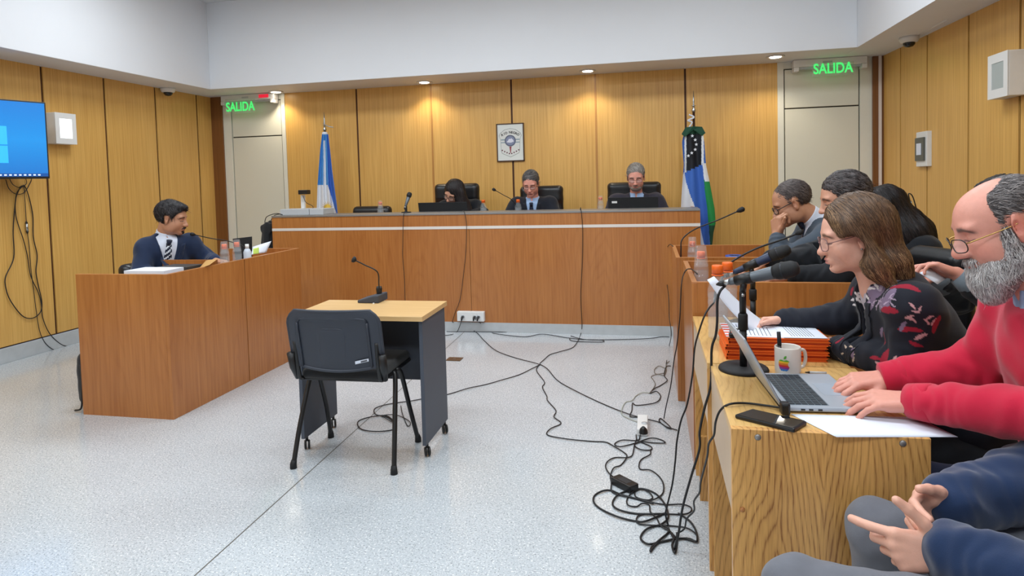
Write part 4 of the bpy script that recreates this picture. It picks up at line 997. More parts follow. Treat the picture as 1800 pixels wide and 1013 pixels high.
# open laptop on the left desk, its screen edge turned to the camera
c0 = at(409, 420, 'Y', 4.45); c1 = at(443, 416, 'Y', 4.52)
t = thing('laptop', 'dark laptop standing open behind the bottles on the left desk', 'laptop', (c0[0], 4.5, LZ))
m = MB(); top0, top1 = np.array(c0), np.array(c1); m.add([(top0[0] + .02, top0[1], LZ + .012), (top1[0] - .03, top1[1] + .03, LZ + .012), top1, top0], [(0, 1, 2, 3)]); m.build('lid', matblack, t, solid=.008)
m = MB(); m.box(top0[0] - .2, top1[0] - .02, 4.44, 4.60, LZ, LZ + .012); m.build('keyboard_base', matblack, t)

# papers on the left desk
def sheet(name, lab, cat, pts, mat=None, th=.001, group=None, sag=0):
    m = MB(); P = [np.array(p) for p in pts]
    m.grid(8, 8, lambda u, v: (P[0] * (1 - u) + P[1] * u) * (1 - v) + (P[3] * (1 - u) + P[2] * u) * v + np.array([0, 0, sag * math.sin(u * 3.14) * math.sin(v * 3.14)]))
    o = m.build(name, mat or paper, None, solid=th); return tag(o, lab, cat, group)
t = thing('paper_stack', 'stack of papers and folders at the near end of the left desk', 'papers', (-3.17, 3.53, LZ))
for k, (dx, dy, mt) in enumerate(((0, 0, paper), (.02, .01, paper), (-.01, .0, plain('manila', rgb(196, 170, 120), .7)), (.01, .02, paper))):
    MB().box(-3.315 + dx, -3.02 + dx, 3.44 + dy, 3.62 + dy, LZ + .03 * k, LZ + .03 * k + .028).build('bundle', mt, t, bevel=.001)
q = at(352, 468, 'Y', 3.72)
m = MB(); m.box(-3.25, -3.02, 3.68, 3.84, LZ, LZ + .112); m.build('document_tray', plain('tray_grey', rgb(60, 56, 54), .5), label='dark flat folder beside the papers on the left desk', cat='folder')
sheet('envelope', 'brown paper envelope leaning near the hands of the man in navy', 'envelope', [at(348, 474, 'Y', 3.72), at(368, 466, 'Y', 3.72), at(383, 455, 'Y', 3.9), at(362, 458, 'Y', 3.9)], plain('kraft', rgb(196, 150, 86), .7))
sheet('paper_sheet', 'white sheets tilted up with a yellow note at the far end of the left desk', 'papers', [at(442, 448, 'Y', 4.45), at(468, 444, 'Y', 4.62), at(477, 424, 'Y', 4.72), at(444, 434, 'Y', 4.55)], sag=.01)
sheet('sticky_note', 'yellow green sticky note on the tilted sheets of the left desk', 'note', [at(445, 447, 'Y', 4.42), at(455, 446, 'Y', 4.48), at(455, 435, 'Y', 4.50), at(445, 437, 'Y', 4.44)], plain('sticky', rgb(206, 236, 110), .7), th=.0015)
g_ = gooseneck('gooseneck microphone reaching toward the man in navy', [(at(432, 434, 'Y', 4.42)[0], 4.42, LZ + .01), (at(430, 428, 'Y', 4.42)[0], 4.42, LZ + .16), at(405, 425, 'Y', 4.36), at(370, 419, 'Y', 4.25), at(343, 413, 'Y', 4.15)], .0035, .0125, .035)
# grey visualiser on the bench with its arm camera
x0, x1 = at(492, 370, 'Y', 5.93)[0], at(568, 370, 'Y', 5.93)[0]
t = thing('document_camera', 'grey document camera with small black head on the left end of the bench', 'document camera', ((x0 + x1) / 2, 6.0, BZ))
m = MB(); m.box(x0, x1 - .16, 5.93, 6.16, BZ, BZ + .062); m.build('base', greyplast, t, bevel=.004); m = MB(); m.box(x1 - .155, x1 + .0, 5.93, 6.16, BZ, BZ + .06); m.build('side_module', greyplast, t, bevel=.004)
a = at(533, 365, 'Y', 6.1); b_ = at(532, 343, 'Y', 6.1); m = MB(); m.box(a[0] - .02, a[0] + .02, 6.09, 6.12, BZ + .06, b_[2]); m.build('arm', whiteplast, t, bevel=.004)
c = at(535, 337, 'Y', 6.08); m = MB(); m.box(c[0] - .045, c[0] + .055, 6.03, 6.11, c[2] - .028, c[2] + .018); m.build('camera_head', black, t, bevel=.006)
m = MB(); m.tube(spline([at(533, 345, 'Y', 6.07), at(538, 356, 'Y', 6.06), at(549, 362, 'Y', 6.06), (at(550, 365, 'Y', 6.06)[0], 6.06, BZ + .062)], 6), .003, 6); m.build('camera_cord', rubber, t)
# black robe hanging at the end of the bench
v = Vol((-4.05, 5.78, .6), (-3.74, 6.12, 1.1), .008)
v.box((-3.86, 5.95, .88), (.055, .10, .18), r=.04, k=.02); v.cone((-3.82, 5.93, 1.03), (-3.90, 5.93, .70), .05, .085, k=.04)
v.clip(lambda X, Y, Z: X + 3.772 + 0 * Y + 0 * Z)
v.displace(lambda x, y, z: .008 * np.sin(y * 110 + 3 * np.sin(z * 9)) + .006 * np.sin(x * 90))
emit(v, 'black_cloth_bag', fabric_black, None, label='black cloth bag hanging from the left end of the bench', cat='bag')
# microphones on the bench
def handheld(lab, tip, tail, stand, rr=.5, s=1.0, blue=False, standtop=None):
    tip = np.array(tip); tail = np.array(tail); d = nrm(tip - tail); L = np.linalg.norm(tip - tail)
    t = thing('handheld_microphone', lab, 'microphone', tail)
    P = lambda f: tail + d * L * f
    M = frame(tail, *(lambda n: (n, np.cross(d, n), d))(nrm(np.cross(d, (0, 0, 1)))))
    R1 = .026 * s
    MB().lathe([(.0, L * .70), (R1 * .82, L * .71), (R1 * .98, L * .76), (R1, L * .80), (R1 * 1.03, L * .805), (R1 * 1.03, L * .835), (R1, L * .84), (R1 * .96, L * .92), (R1 * .7, L * .98), (0, L)], (0, 0, 0), 28, M=M).build('grille', matblack, t)
    MB().lathe([(R1 * .97, L * .81), (R1 * 1.06, L * .815), (R1 * 1.06, L * .828), (R1 * .97, L * .832)], (0, 0, 0), 28, M=M, cap=False).build('grille_band', darkmetal, t)
    MB().lathe([(0, L * .16), (.0115 * s, L * .16), (.0125 * s, L * .2), (R1 * .80, L * .70), (R1 * .6, L * .715), (0, L * .715)], (0, 0, 0), 24, M=M).build('handle', plain('mic_blue', rgb(30, 44, 74), .4) if blue else plain('mic_grey', rgb(96, 102, 108), .4, metal=.4), t)
    MB().lathe([(0, L * .08), (.0098 * s, L * .08), (.0098 * s, L * .17), (0, L * .17)], (0, 0, 0), 20, M=M).build('connector', steel, t)
    MB().lathe([(.003, -L * .02), (.009 * s, L * .03), (.0102 * s, L * .085), (0, L * .085)], (0, 0, 0), 20, M=M).build('plug_boot', black, t)
    return t
def mic_stand(lab, base, top, mic_tail, mic_tip, f=.32, r=.075, tall=None):
    base = np.array(base, float); t = thing('microphone_stand', lab, 'microphone stand', base); z = base[2]; H_ = top - z
    MB().lathe([(0, .014), (r * .9, .014), (r * .97, .010), (r, .004), (r * .98, 0), (0, 0)][::-1], tuple(base), 40).build('round_base', matblack, t)
    m = MB(); m.lathe([(0, .012), (.012, .012), (.012, H_ * .52), (.0, H_ * .52)], tuple(base), 20); m.build('lower_tube', black, t)
    m = MB(); m.lathe([(0, H_ * .50), (.016, H_ * .50), (.016, H_ * .68), (.013, H_ * .70), (0, H_ * .70)], tuple(base), 20); m.build('clutch', matblack, t)
    m = MB(); m.lathe([(0, H_ * .68), (.011, H_ * .68), (.0115, H_ * .95), (.009, H_), (0, H_)], tuple(base), 20); m.build('upper_tube', black, t)
    c = np.array(mic_tail) + (np.array(mic_tip) - mic_tail) * f; d = nrm(np.array(mic_tip) - mic_tail)
    m = MB(); m.tube([(base[0], base[1], z + H_ * .97), (c[0], c[1], c[2] - .012)], .011, 10); m.tube([c - d * .030, c + d * .030], [.0175, .0205], 16); m.build('clip', black, t)
    MB().lathe([(0, 0), (.006, 0), (.006, .004), (0, .005)], (base[0], base[1] - .011, z + H_ * .93), 12, M=Matrix.Rotation(math.pi / 2, 4, 'X')).build('screw', steel, t)
    return t
b1 = np.array([.300, 2.262, .76]); tail1 = at(1262, 500, 'Y', 2.30); tip1 = at(1405, 470, 'Y', 2.16)
mic_stand('round black microphone stand on the nearest oak desk', b1, at(1306, 508, 'Y', 2.262)[2], tail1, tip1, .34, .082)
handheld('grey handheld microphone in the clip before the floral blazer', tip1, tail1, None, s=1.05)
b2 = at(1324, 574, 'Z', .76); Y2 = float(b2[1]); tail2 = at(1272, 487, 'Y', Y2 + .03); tip2 = at(1390, 436, 'Y', Y2 - .06)
mic_stand('microphone stand on the second oak desk behind the raised sheet', b2, at(1324, 480, 'Y', Y2)[2], tail2, tip2, .42, .12)
handheld('dark blue handheld microphone on the farther stand', tip2, tail2, None, s=1.0, blue=True)
tb = (at(714, 372, 'Y', 6.05)[0], 6.05, BZ); tt = at(721, 338, 'Y', 6.02); tl = at(711, 368, 'Y', 5.98)
t3 = handheld('handheld microphone in a short stand on the bench', tt, tl, None, s=.95)
t = thing('microphone_stand', 'short microphone stand on the bench left of the black laptop', 'microphone stand', tb)
m = MB(); m.lathe([(0, 0), (.05, 0), (.05, .008), (.012, .012), (.012, .09), (0, .09)], tb, 20); m.build('round_base', black, t)
m = MB(); m.tube([(tb[0], tb[1], BZ + .085), np.array(tl) + (np.array(tt) - tl) * .5], .012, 8); m.build('clip', black, t)
gooseneck('gooseneck microphone leaning before the middle judge', [(at(915, 372, 'Y', 6.3)[0], 6.3, WT + .0), (at(913, 366, 'Y', 6.3)[0], 6.28, WT + .10), at(900, 352, 'Y', 6.15), at(885, 343, 'Y', 6.1), at(871, 335, 'Y', 6.05)], .0035, .0145, .035)
gooseneck('long gooseneck microphone rising from the farther right-hand desk', [(at(1197, 452, 'Y', 4.25)[0], 4.25, .76), at(1197, 440, 'Y', 4.25), at(1200, 420, 'Y', 4.26), at(1222, 403, 'Y', 4.28), at(1262, 387, 'Y', 4.3), at(1296, 372, 'Y', 4.3)], .0042, .016, .045)
gooseneck('gooseneck microphone leaning over the nearer right-hand desk', [(at(1269, 484, 'Y', 3.3)[0], 3.3, .76), at(1271, 478, 'Y', 3.3), at(1290, 458, 'Y', 3.3), at(1330, 437, 'Y', 3.28), at(1378, 420, 'Y', 3.22), at(1400, 411, 'Y', 3.2)], .0048, .012, .03)

# near desk: laptop, phone, paper, mug
def near_laptop():
    a = np.array([.352, 1.862, .76]); n_ = np.array([.582, 1.878, .76]); far = np.array([.356, 2.188, .76])
    ex = nrm(n_ - a); ey = nrm(far - a); ey = nrm(ey - ex * (ex @ ey)); D, Wd = .222, .318
    M = frame(a, ex, ey, (0, 0, 1)); t = thing('laptop', 'silver laptop under the hands of the man in the red sweater', 'laptop', a + ex * .1 + ey * .16, math.atan2(ex[1], ex[0]))
    silver = plain('silver_aluminium', rgb(176, 184, 194), .35, metal=.35)
    MB().box(0, D, 0, Wd, .004, .017, M=M).build('base', silver, t, bevel=.003)
    kb = MB(); kb.box(.018, .125, .018, Wd - .018, .0171, .0176, M=M); kb = kb.build('keyboard', plain('key_well', rgb(120, 132, 142), .5), t)
    keym = plain('key_black', rgb(38, 48, 56), .5)
    for r in range(6):
        n = 14 if r not in (5,) else 8
        k = MB()
        for c_ in range(n):
            w = (Wd - .040) / n; h_ = .0155; x = .020 + r * .0172
            if r == 5 and c_ in (3, 4): pass
            k.box(x, x + .0148, .020 + c_ * w, .020 + c_ * w + w - .0025, .0176, .0192, M=M)
        k.build('key_row', keym, kb)
    MB().box(.140, .212, .105, .215, .0171, .0175, M=M).build('touchpad', plain('touchpad', rgb(160, 170, 182), .3), t)
    MB().box(.02, .205, -.0005, .003, .008, .013, M=M).build('side_edge', silver, t)
    for u in (.045, .066, .090): MB().box(u, u + .011, -.002, -.0003, .008, .0125, M=M).build('port', black, t)
    # lid leaning back over the hinge
    up = nrm(np.array([math.sin(math.radians(-27.5)), 0, math.cos(math.radians(27.5))])); ML = M @ Matrix.Translation((0, 0, .014)) @ frame((0, 0, 0), (up[0], 0, up[2]), (0, 1, 0), (-up[2], 0, up[0]))
    MB().box(0, .218, 0, Wd, -.0, .006, M=ML).build('lid', silver, t, bevel=.002)
    MB().box(.006, .214, .005, Wd - .005, -.0012, -.0002, M=ML).build('screen', plain('laptop_screen', rgb(30, 34, 40), .2), t)
    m = MB(); m.tube([M @ Vector((.0, .01, .012)), M @ Vector((0, Wd - .01, .012))], .0075, 8); m.build('hinge', black, t)
    MB().box(-.012, .012, -.026, .004, .0, .034, M=M).build('power_plug', black, t, bevel=.006)
    return t, M
lap, LM = near_laptop()
def slab(name, lab, cat, quad, z, h, mat, bev=.004):
    P = [np.array([q[0], q[1]]) for q in quad]; m = MB(); m.prism([tuple(p) for p in P], z, z + h); o = m.build(name, mat, None, bevel=bev); return tag(o, lab, cat)
q = [at(px, py, 'Z', .768) for px, py in ((1291, 731), (1396, 757), (1419, 743), (1321, 721))]
c = sum(q) / 4; t = thing('smartphone', 'black smartphone lying by the near edge of the oak desk', 'phone', (c[0], c[1], .76))
MB().prism([(p[0], p[1]) for p in q], .7602, .772).build('case', black, t, bevel=.004); MB().prism([tuple((np.array(p[:2]) - c[:2]) * .93 + c[:2]) for p in q], .772, .7726).build('screen', plain('phone_glass', rgb(12, 13, 16), .05, coat=.8), t)
m = MB(); a = q[3] * .35 + q[2] * .65; m.box(a[0] - .006, a[0] + .006, a[1] - .005, a[1] + .005, .7721, .7735); m.build('camera_bump', darkmetal, t)
q = [at(px, py, 'Z', .7605) for px, py in ((1390, 729), (1467, 768), (1680, 768), (1612, 735))]
for k, (dx, lab) in enumerate(((0, 'blank white sheet on top by the edge of the nearest oak desk'), (.004, 'blank white sheet peeping out under the top sheet on the oak desk'))):
    sheet('paper_sheet', lab, 'paper', [p + np.array([dx, -dx * .6, .0012 - .0009 * k]) for p in q], th=.0006)
# mug with a striped fruit emblem and a pen in it
c = np.array([.432, 2.215, .76])
t = thing('ceramic_mug', 'white mug with rainbow apple emblem holding a black pen', 'mug', c)
MB().lathe([(0, .003), (.033, 0), (.038, .004), (.040, .02), (.0405, .095), (.039, .098), (.0365, .095), (.036, .01), (0, .008)], c, 40).build('body', plain('mug_white', rgb(214, 206, 196), .3), t)
MB().tube(spline([c + (.038, .02, .08), c + (.056, .03, .078), c + (.062, .034, .05), c + (.054, .03, .025), c + (.038, .02, .022)], 6), .0055, 8).build('handle', bpy.data.materials['mug_white'], t)
apple = [(0, -.50), (.10, -.47), (.2, -.5), (.32, -.42), (.44, -.18), (.36, -.08), (.31, .06), (.35, .2), (.43, .28), (.33, .38), (.2, .42), (.08, .37), (0, .34), (-.1, .38), (-.24, .41), (-.37, .33), (-.45, .14), (-.43, -.1), (-.34, -.34), (-.2, -.5), (-.1, -.48)]
def clipband(poly, lo, hi):
    def cl(P, f, inter):
        out = []
        for i in range(len(P)):
            a, b2 = P[i], P[(i + 1) % len(P)]
            if f(a): out.append(a)
            if f(a) != f(b2): out.append(inter(a, b2))
        return out
    P = cl(poly, lambda p: p[1] >= lo, lambda a, b2: (a[0] + (b2[0] - a[0]) * (lo - a[1]) / (b2[1] - a[1]), lo))
    return cl(P, lambda p: p[1] <= hi, lambda a, b2: (a[0] + (b2[0] - a[0]) * (hi - a[1]) / (b2[1] - a[1]), hi)) if P else P
face = math.atan2(-2.215, -.432) - .30      # towards the near left, where the emblem is seen
S = .040
def onmug(u, v): a = face + u * S / .0405; return c + np.array([.0409 * math.cos(a), .0409 * math.sin(a), .045 + v * S])
em = MB(); cols = [(96, 176, 66), (240, 190, 50), (226, 120, 44), (206, 50, 54), (140, 60, 140), (60, 120, 190)]
mats = [plain('stripe_' + n, rgb(*k), .4) for n, k in zip(('green', 'yellow', 'orange', 'red', 'purple', 'blue'), cols)]
def scan(poly, v):
    xs_ = sorted(a[0] + (b2[0] - a[0]) * (v - a[1]) / (b2[1] - a[1]) for a, b2 in zip(poly, poly[1:] + poly[:1]) if (a[1] - v) * (b2[1] - v) < 0)
    return list(zip(xs_[::2], xs_[1::2]))
def fillm(poly, lo, hi, mi_of, n=30):
    for k in range(n):
        v0, v1 = lo + (hi - lo) * k / n, lo + (hi - lo) * (k + 1) / n
        for (u0, u1) in scan(poly, (v0 + v1) / 2 + 1e-5):
            for j in range(6):
                a, b2 = u0 + (u1 - u0) * j / 6, u0 + (u1 - u0) * (j + 1) / 6
                em.add([onmug(a, v0), onmug(b2, v0), onmug(b2, v1), onmug(a, v1)], [(0, 1, 2, 3)], mi_of((v0 + v1) / 2))
fillm(apple, -.5, .43, lambda v: min(5, max(0, int((.43 - v) / .156))))
fillm([(.02, .46), (.16, .50), (.22, .66), (.2, .76), (.06, .70), (.0, .58)], .46, .76, lambda v: 0, 10)
em.build('fruit_emblem', mats, t)
pen0, pen1 = c + (-.02, .0, .02), c + (-.022, .03, .138)
t = thing('marker_pen', 'black pen standing in the white mug', 'pen', pen0)
m = MB(); m.tube([pen0, pen0 * .35 + pen1 * .65], .0055, 10); m.build('barrel', black, t); m = MB(); m.tube([pen0 * .36 + pen1 * .64, pen1], [.0068, .0062], 10); m.build('cap', matblack, t)
a = at(1423, 655, 'Z', .765); b_ = at(1458, 656, 'Z', .765)
t = thing('ballpoint_pen', 'clear ballpoint pen lying between the mug and the typing hands', 'pen', a)
m = MB(); m.tube([a, a * .15 + b_ * .85], .004, 8); m.build('barrel', greyplast, t); m = MB(); m.tube([a + nrm(a - b_) * .014, a], [.0015, .004], 8); m.build('tip', black, t)

# orange folders with papers on top
fo = [at(1272, 636, 'Z', .76), at(1461, 641, 'Z', .76)]
x0, x1, y0, y1 = .262, .600, 2.385, 2.62
of = plain('orange_folder', rgb(236, 106, 26), .55, noise=.08, nscale=20); of2 = plain('orange_folder_edge', rgb(196, 72, 18), .6)
rr = random.Random(3)
for k in range(7):
    dx, dy = rr.uniform(-.006, .006), rr.uniform(-.005, .005); z = .7605 + k * .0115
    t = thing('orange_folder', ('orange cardboard folder on the second oak desk, ' + ['lowest of the pile', 'second from the bottom', 'third from the bottom', 'middle of the pile', 'third from the top', 'second from the top', 'topmost of the pile'][k]), 'folder', ((x0 + x1) / 2, (y0 + y1) / 2, z), group='pile of orange folders')
    MB().box(x0 + dx, x1 + dx, y0 + dy, y1 + dy, z, z + .0012).build('cover', of, t); MB().box(x0 + dx, x1 + dx, y0 + dy, y1 + dy, z + .0095, z + .0108).build('cover', of, t)
    MB().box(x0 + dx + .004, x1 + dx - .004, y0 + dy + .006, y1 + dy - .004, z + .0013, z + .0094).build('pages', of2 if k % 2 else of, t)
    MB().box(x0 + dx - .0015, x0 + dx, y0 + dy, y1 + dy, z, z + .0108).build('spine', of, t)
zt = .7605 + 7 * .0115
def textpage(lab, x0, x1, y0, y1, z, rot=0, lines=9):
    t = thing('printed_sheet', lab, 'paper', ((x0 + x1) / 2, (y0 + y1) / 2, z)); M = Matrix.Translation(((x0 + x1) / 2, (y0 + y1) / 2, z)) @ rotz(rot); w, h = (x1 - x0) / 2, (y1 - y0) / 2
    MB().box(-w, w, -h, h, 0, .0015, M=M).build('page', paper, t)
    m = MB()
    for k in range(lines):
        u = -w + .03 + k * (2 * w - .06) / lines; m.box(u, u + .0025, -h + .02, h - .025 - (k % 3) * .02, .0015, .0017, M=M)
    m.build('print', ink, t)
textpage('printed sheet lying on the orange folders, left one', x0 + .02, x0 + .20, y0 + .012, y1 - .0, zt, -.05)
textpage('printed sheet lying on the orange folders, right one', x0 + .19, x1 - .005, y0 + .006, y1 - .01, zt + .0018, .03)
t = thing('striped_slip', 'red and white striped slip at the left end of the folders', 'paper slip', (x0 + .012, (y0 + y1) / 2, zt))
MB().box(x0 - .002, x0 + .030, y0 + .01, y1 - .01, zt + .0, zt + .0016).build('slip', paper, t)
sr_ = plain('slip_red', rgb(226, 90, 60), .6)
for k in range(5): MB().box(x0 - .002, x0 + .030, y0 + .02 + k * .042, y0 + .041 + k * .042, zt + .0016, zt + .0019).build('stripe', sr_, t)
# small stapler-like holder by the folders
q = at(1294, 588, 'Z', .86); t = thing('paper_clamp', 'small dark metal clamp on the papers beside the microphone tube', 'clamp', q)
m = MB(); m.tube([q + (-.02, 0, .0), q + (-.02, 0, .022), q + (.02, 0, .022), q + (.02, 0, .0)], .004, 6); m.build('wire', steel, t); MB().box(q[0] - .024, q[0] + .024, q[1] - .012, q[1] + .012, q[2] - .012, q[2] + .004).build('jaw', black, t, bevel=.003)

# rack with plugs by the right wall
q0 = at(1585, 398, 'Y', 4.9); q1 = at(1618, 400, 'Y', 4.9)
t = thing('equipment_cabinet', 'low black equipment cabinet by the right wall', 'cabinet', (q0[0] + .1, 5.0, 0))
zc = at(1600, 370, 'Y', 4.9)[2]
MB().box(q0[0] - .25, q1[0], 4.9, 5.3, 0, zc).build('cabinet_body', matblack, t, bevel=.005)
MB().box(q0[0] - .22, q1[0] - .03, 4.894, 4.9, .06, zc - .05).build('cabinet_door', black, t, bevel=.002)
q2 = at(1586, 368, 'Y', 4.95); q3 = at(1601, 353, 'Y', 4.95)
t = thing('power_supply', 'blue and white device with red plugs standing on the black cabinet', 'device', (q2[0] + .03, 4.97, zc))
MB().box(q2[0], q3[0], 4.93, 5.07, zc, q3[2]).build('housing', black, t, bevel=.004); MB().box(q2[0] + .005, q2[0] + .05, 4.924, 4.93, zc + .01, q3[2] - .005).build('front_label', plain('pale_blue', rgb(150, 180, 210), .4), t)
for k, (dx, cm) in enumerate(((-.03, plain('plug_red', rgb(200, 60, 40), .4)), (.0, whiteplast))):
    m = MB(); m.tube(spline([(q3[0] + dx - .03, 4.98, q3[2]), (q3[0] + dx - .05, 4.98, q3[2] + .06), (q3[0] + dx - .1, 4.98, q3[2] + .04)], 5), .009, 8); m.build('plug', cm, t)
m = MB(); m.tube(spline([at(1600, 355, 'Y', 4.97), at(1597, 341, 'Y', 4.97), at(1604, 345, 'Y', 4.97), at(1611, 368, 'Y', 4.97)], 6), .004, 6); m.build('lead', rubber, t)

# ---------------------------------------------------------------- flags
def flag_pole(x, y, z1, lab, wooden):
    t = thing('flag_pole', lab, 'flag pole', (x, y, .2)); m = MB(); m.tube([(x, y, .22), (x, y, z1 - .19)], .013, 12); m.build('pole', plain('pole_' + ('dark' if wooden else 'steel'), rgb(60, 36, 30) if wooden else rgb(170, 170, 168), .35, metal=0 if wooden else .8), t)
    MB().lathe([(0, 0), (.16, 0), (.15, .02), (.03, .035), (.02, .06), (0, .06)], (x, y, .2), 28).build('base', darkmetal, t)
    MB().lathe([(0, 0), (.016, 0), (.022, .02), (.012, .035), (.012, .06), (.024, .065), (.006, .075), (.010, .10), (.002, .22), (0, .22)], (x, y, z1 - .20), 20).build('finial', steel, t)
    return t
x1_ = at(571, 235, 'Y', 6.86)[0]; pt = at(571, 200, 'Y', 6.86)
fp = flag_pole(x1_, 6.86, pt[2], 'metal flag pole with pointed finial holding the sky blue flag', False)
m = MB(); z_ = at(571, 222, 'Y', 6.86)[2]; m.tube(spline([(x1_, 6.83, z_ + .03), (x1_ + .05, 6.83, z_), (x1_ + .12, 6.84, z_ - .02)], 5), .006, 6); m.build('hook', steel, fp)
MB().lathe([(.028, 0), (.034, .02), (.028, .05)], (x1_, 6.86, at(571, 240, 'Y', 6.86)[2]), 16, cap=False).build('ribbon', paper, fp)
# pole-hung flag: sections through the cloth given by photo edges
def draped(name, lab, rows, y, mats, pick, folds=5, amp=.05, nu=70, nv=80, seed=0):
    """rows: (py, xl, xr) outline of the hanging cloth; pick(px, py) chooses the colour field; the cloth folds in depth"""
    PY = [r[0] for r in rows]; XL = [r[1] for r in rows]; XR = [r[2] for r in rows]; y0, y1 = PY[0], PY[-1]
    def pix(u, v): py = y0 + (y1 - y0) * v; return np.interp(py, PY, XL) * (1 - u) + np.interp(py, PY, XR) * u, py
    def fn(u, v):
        px, py = pix(u, v); ph = folds * 6.283 * u + seed
        return at(px, py, 'Y', y - amp * math.cos(ph + .5 * math.sin(v * 4)) * (.35 + .65 * v) - .02)
    m = MB(); m.grid(nu, nv, fn, mfn=lambda u, v: pick(*pix(u, v))); o = m.build(name, mats, None, solid=.0015); tag(o, lab, 'flag'); return o, fn
sky = plain('flag_sky', rgb(74, 146, 214), .7, noise=.05, bump=.1); blue2 = plain('flag_blue', rgb(60, 108, 196), .7, noise=.05); fwhite = plain('flag_white', rgb(226, 230, 236), .7, noise=.03)
fgreen = plain('flag_green', rgb(24, 140, 70), .7, noise=.05); fdark = plain('flag_black', rgb(16, 20, 30), .7); fdgreen = plain('flag_dark_green', rgb(14, 70, 48), .7)
rows = [(236, 566, 577), (262, 563, 580), (300, 560, 584), (330, 558, 588), (360, 557, 592), (400, 556, 596), (450, 555, 598)]
def m1(px, py):
    if py < 326 and px < 575 + (py - 236) * .02: return 1 if 568.5 < px < 571.5 + (py - 236) * .02 and py > 246 else 0
    return 2 if px > 574 + max(0, py - 318) * .30 else 1
o, fn = draped('national_flag', 'sky blue and white flag with golden sun hanging at the left', rows, 6.80, [sky, fwhite, blue2], m1, folds=3, amp=.03)
c = at(576, 366, 'Y', 6.70); gold = plain('flag_gold', rgb(206, 170, 60), .5)
m = MB(); m.lathe([(0, 0), (.045, 0), (.045, .004), (0, .004)], tuple(c), 24, M=Matrix.Rotation(math.pi / 2, 4, 'X'))
for k in range(20):
    a = 6.283 * k / 20; r0, r1 = .048, .082; m.add([(c[0] + r0 * math.cos(a - .08), c[1], c[2] + r0 * math.sin(a - .08)), (c[0] + r0 * math.cos(a + .08), c[1], c[2] + r0 * math.sin(a + .08)), (c[0] + r1 * math.cos(a), c[1], c[2] + r1 * math.sin(a))], [(0, 1, 2)])
s_ = m.build('sun_emblem', gold, o, solid=.002)
x2 = at(1220, 240, 'Y', 6.88)[0]; pt = at(1217, 163, 'Y', 6.88)
fp = flag_pole(x2, 6.88, pt[2], 'dark wooden flag pole with white bow holding the provincial flag', True)
m = MB(); zz = at(1214, 210, 'Y', 6.85)[2]; m.tube(spline([(x2 - .05, 6.85, zz + .05), (x2, 6.85, zz + .02), (x2 - .06, 6.85, zz - .01), (x2 - .02, 6.85, zz - .03), (x2 - .05, 6.85, zz - .08)], 6), .009, 6); m.build('bow', paper, fp)
rows = [(226, 1204, 1235), (250, 1199, 1238), (290, 1202, 1241), (318, 1200, 1247), (345, 1198, 1252), (366, 1197, 1256), (392, 1199, 1258), (410, 1203, 1254), (440, 1208, 1251), (480, 1210, 1250)]
def m2(px, py):
    bl = 303 - (px - 1205) * .48
    if py < bl: return 2 if px < 1203 or px > 1237 else (1 if px < 1206.5 or px > 1233 else (4 if py < 236 else 0))
    w_ = np.interp(py, [290, 320, 345, 365, 400, 440], [1201, 1206, 1214, 1222, 1231, 1240]); b_ = np.interp(py, [288, 345, 365, 400, 440], [1235, 1240, 1243, 1246, 1249])
    if px < w_: return 1
    if px < b_: return 2
    return 1 if py < 318 + (px - 1240) * .3 else (4 if py > 398 else 3)
o, fn = draped('provincial_flag', 'blue, white, green and black flag with white stars hanging at the right', rows, 6.80, [fdark, fwhite, blue2, fgreen, fdgreen], m2, folds=2, amp=.035, seed=1.2)
m = MB()
for k, (px, py) in enumerate(((1217, 239), (1222, 246), (1224, 254), (1222, 263), (1216, 269), (1210, 274))):
    c = at(px, py, 'Y', 6.715); st_ = []
    for i in range(10):
        a = math.pi / 2 + i * math.pi / 5; r = .018 if i % 2 == 0 else .008; st_.append((c[0] + r * math.cos(a), c[1], c[2] + r * math.sin(a)))
    m = MB(); m.add(st_ + [tuple(c)], [(i, (i + 1) % 10, 10) for i in range(10)]); m.build('star', fwhite, o, solid=.002)
m = MB(); p_ = [at(1198, 236, 'Y', 6.76), at(1205, 224, 'Y', 6.76), at(1219, 222, 'Y', 6.74), at(1234, 223, 'Y', 6.76), at(1240, 234, 'Y', 6.76), at(1234, 239, 'Y', 6.76), at(1219, 228, 'Y', 6.75), at(1204, 241, 'Y', 6.76)]
m.add(p_, [(0, 1, 2, 6, 7), (2, 3, 4, 5, 6)]); m.build('gathered_top', fdgreen, o, solid=.01)

# ---------------------------------------------------------------- cables
def cable(lab, pts, r=.0032, mat=None, parts=None):
    P = spline(pts, 7); A = np.array(P); c = A[np.argmin(A[:, 2])]
    m = MB(); m.tube(P, r, 7); o = m.build('cable', mat or rubber, None); return tag(o, lab, 'cable')
def F(s, ox, oy, pts, z=.0045):
    return [at(ox + x / s, oy + y / s, 'Z', z + .0035 * (i % 2)) for i, (x, y) in enumerate(pts)]
def HG(pts, Y0, end=None, z=.006):
    """cable hanging: starts at depth Y0, last pixel touches the floor"""
    e = at(pts[-1][0], pts[-1][1], 'Z', z); n = len(pts); L = [0]
    for i in range(1, n): L.append(L[-1] + math.hypot(pts[i][0] - pts[i - 1][0], pts[i][1] - pts[i - 1][1]))
    return [at(p[0], p[1], 'Y', Y0 + (e[1] - Y0) * (l / L[-1]) ** 1.6) for p, l in zip(pts[:-1], L[:-1])] + [e]
Z6 = (2.202, 740, 540); Z5 = (4.054, 1020, 740); Z4 = (4.404, 1020, 560); ZC = (2.814, 480, 500)
FL = lambda Z, pts, z=.0045: F(*Z, pts, z)
cable('thin black cable running straight along the foot of the bench', [at(785, 583, 'Z', .004), at(900, 584, 'Z', .004), at(1050, 585.5, 'Z', .004), at(1176, 587, 'Z', .004)], .0028)
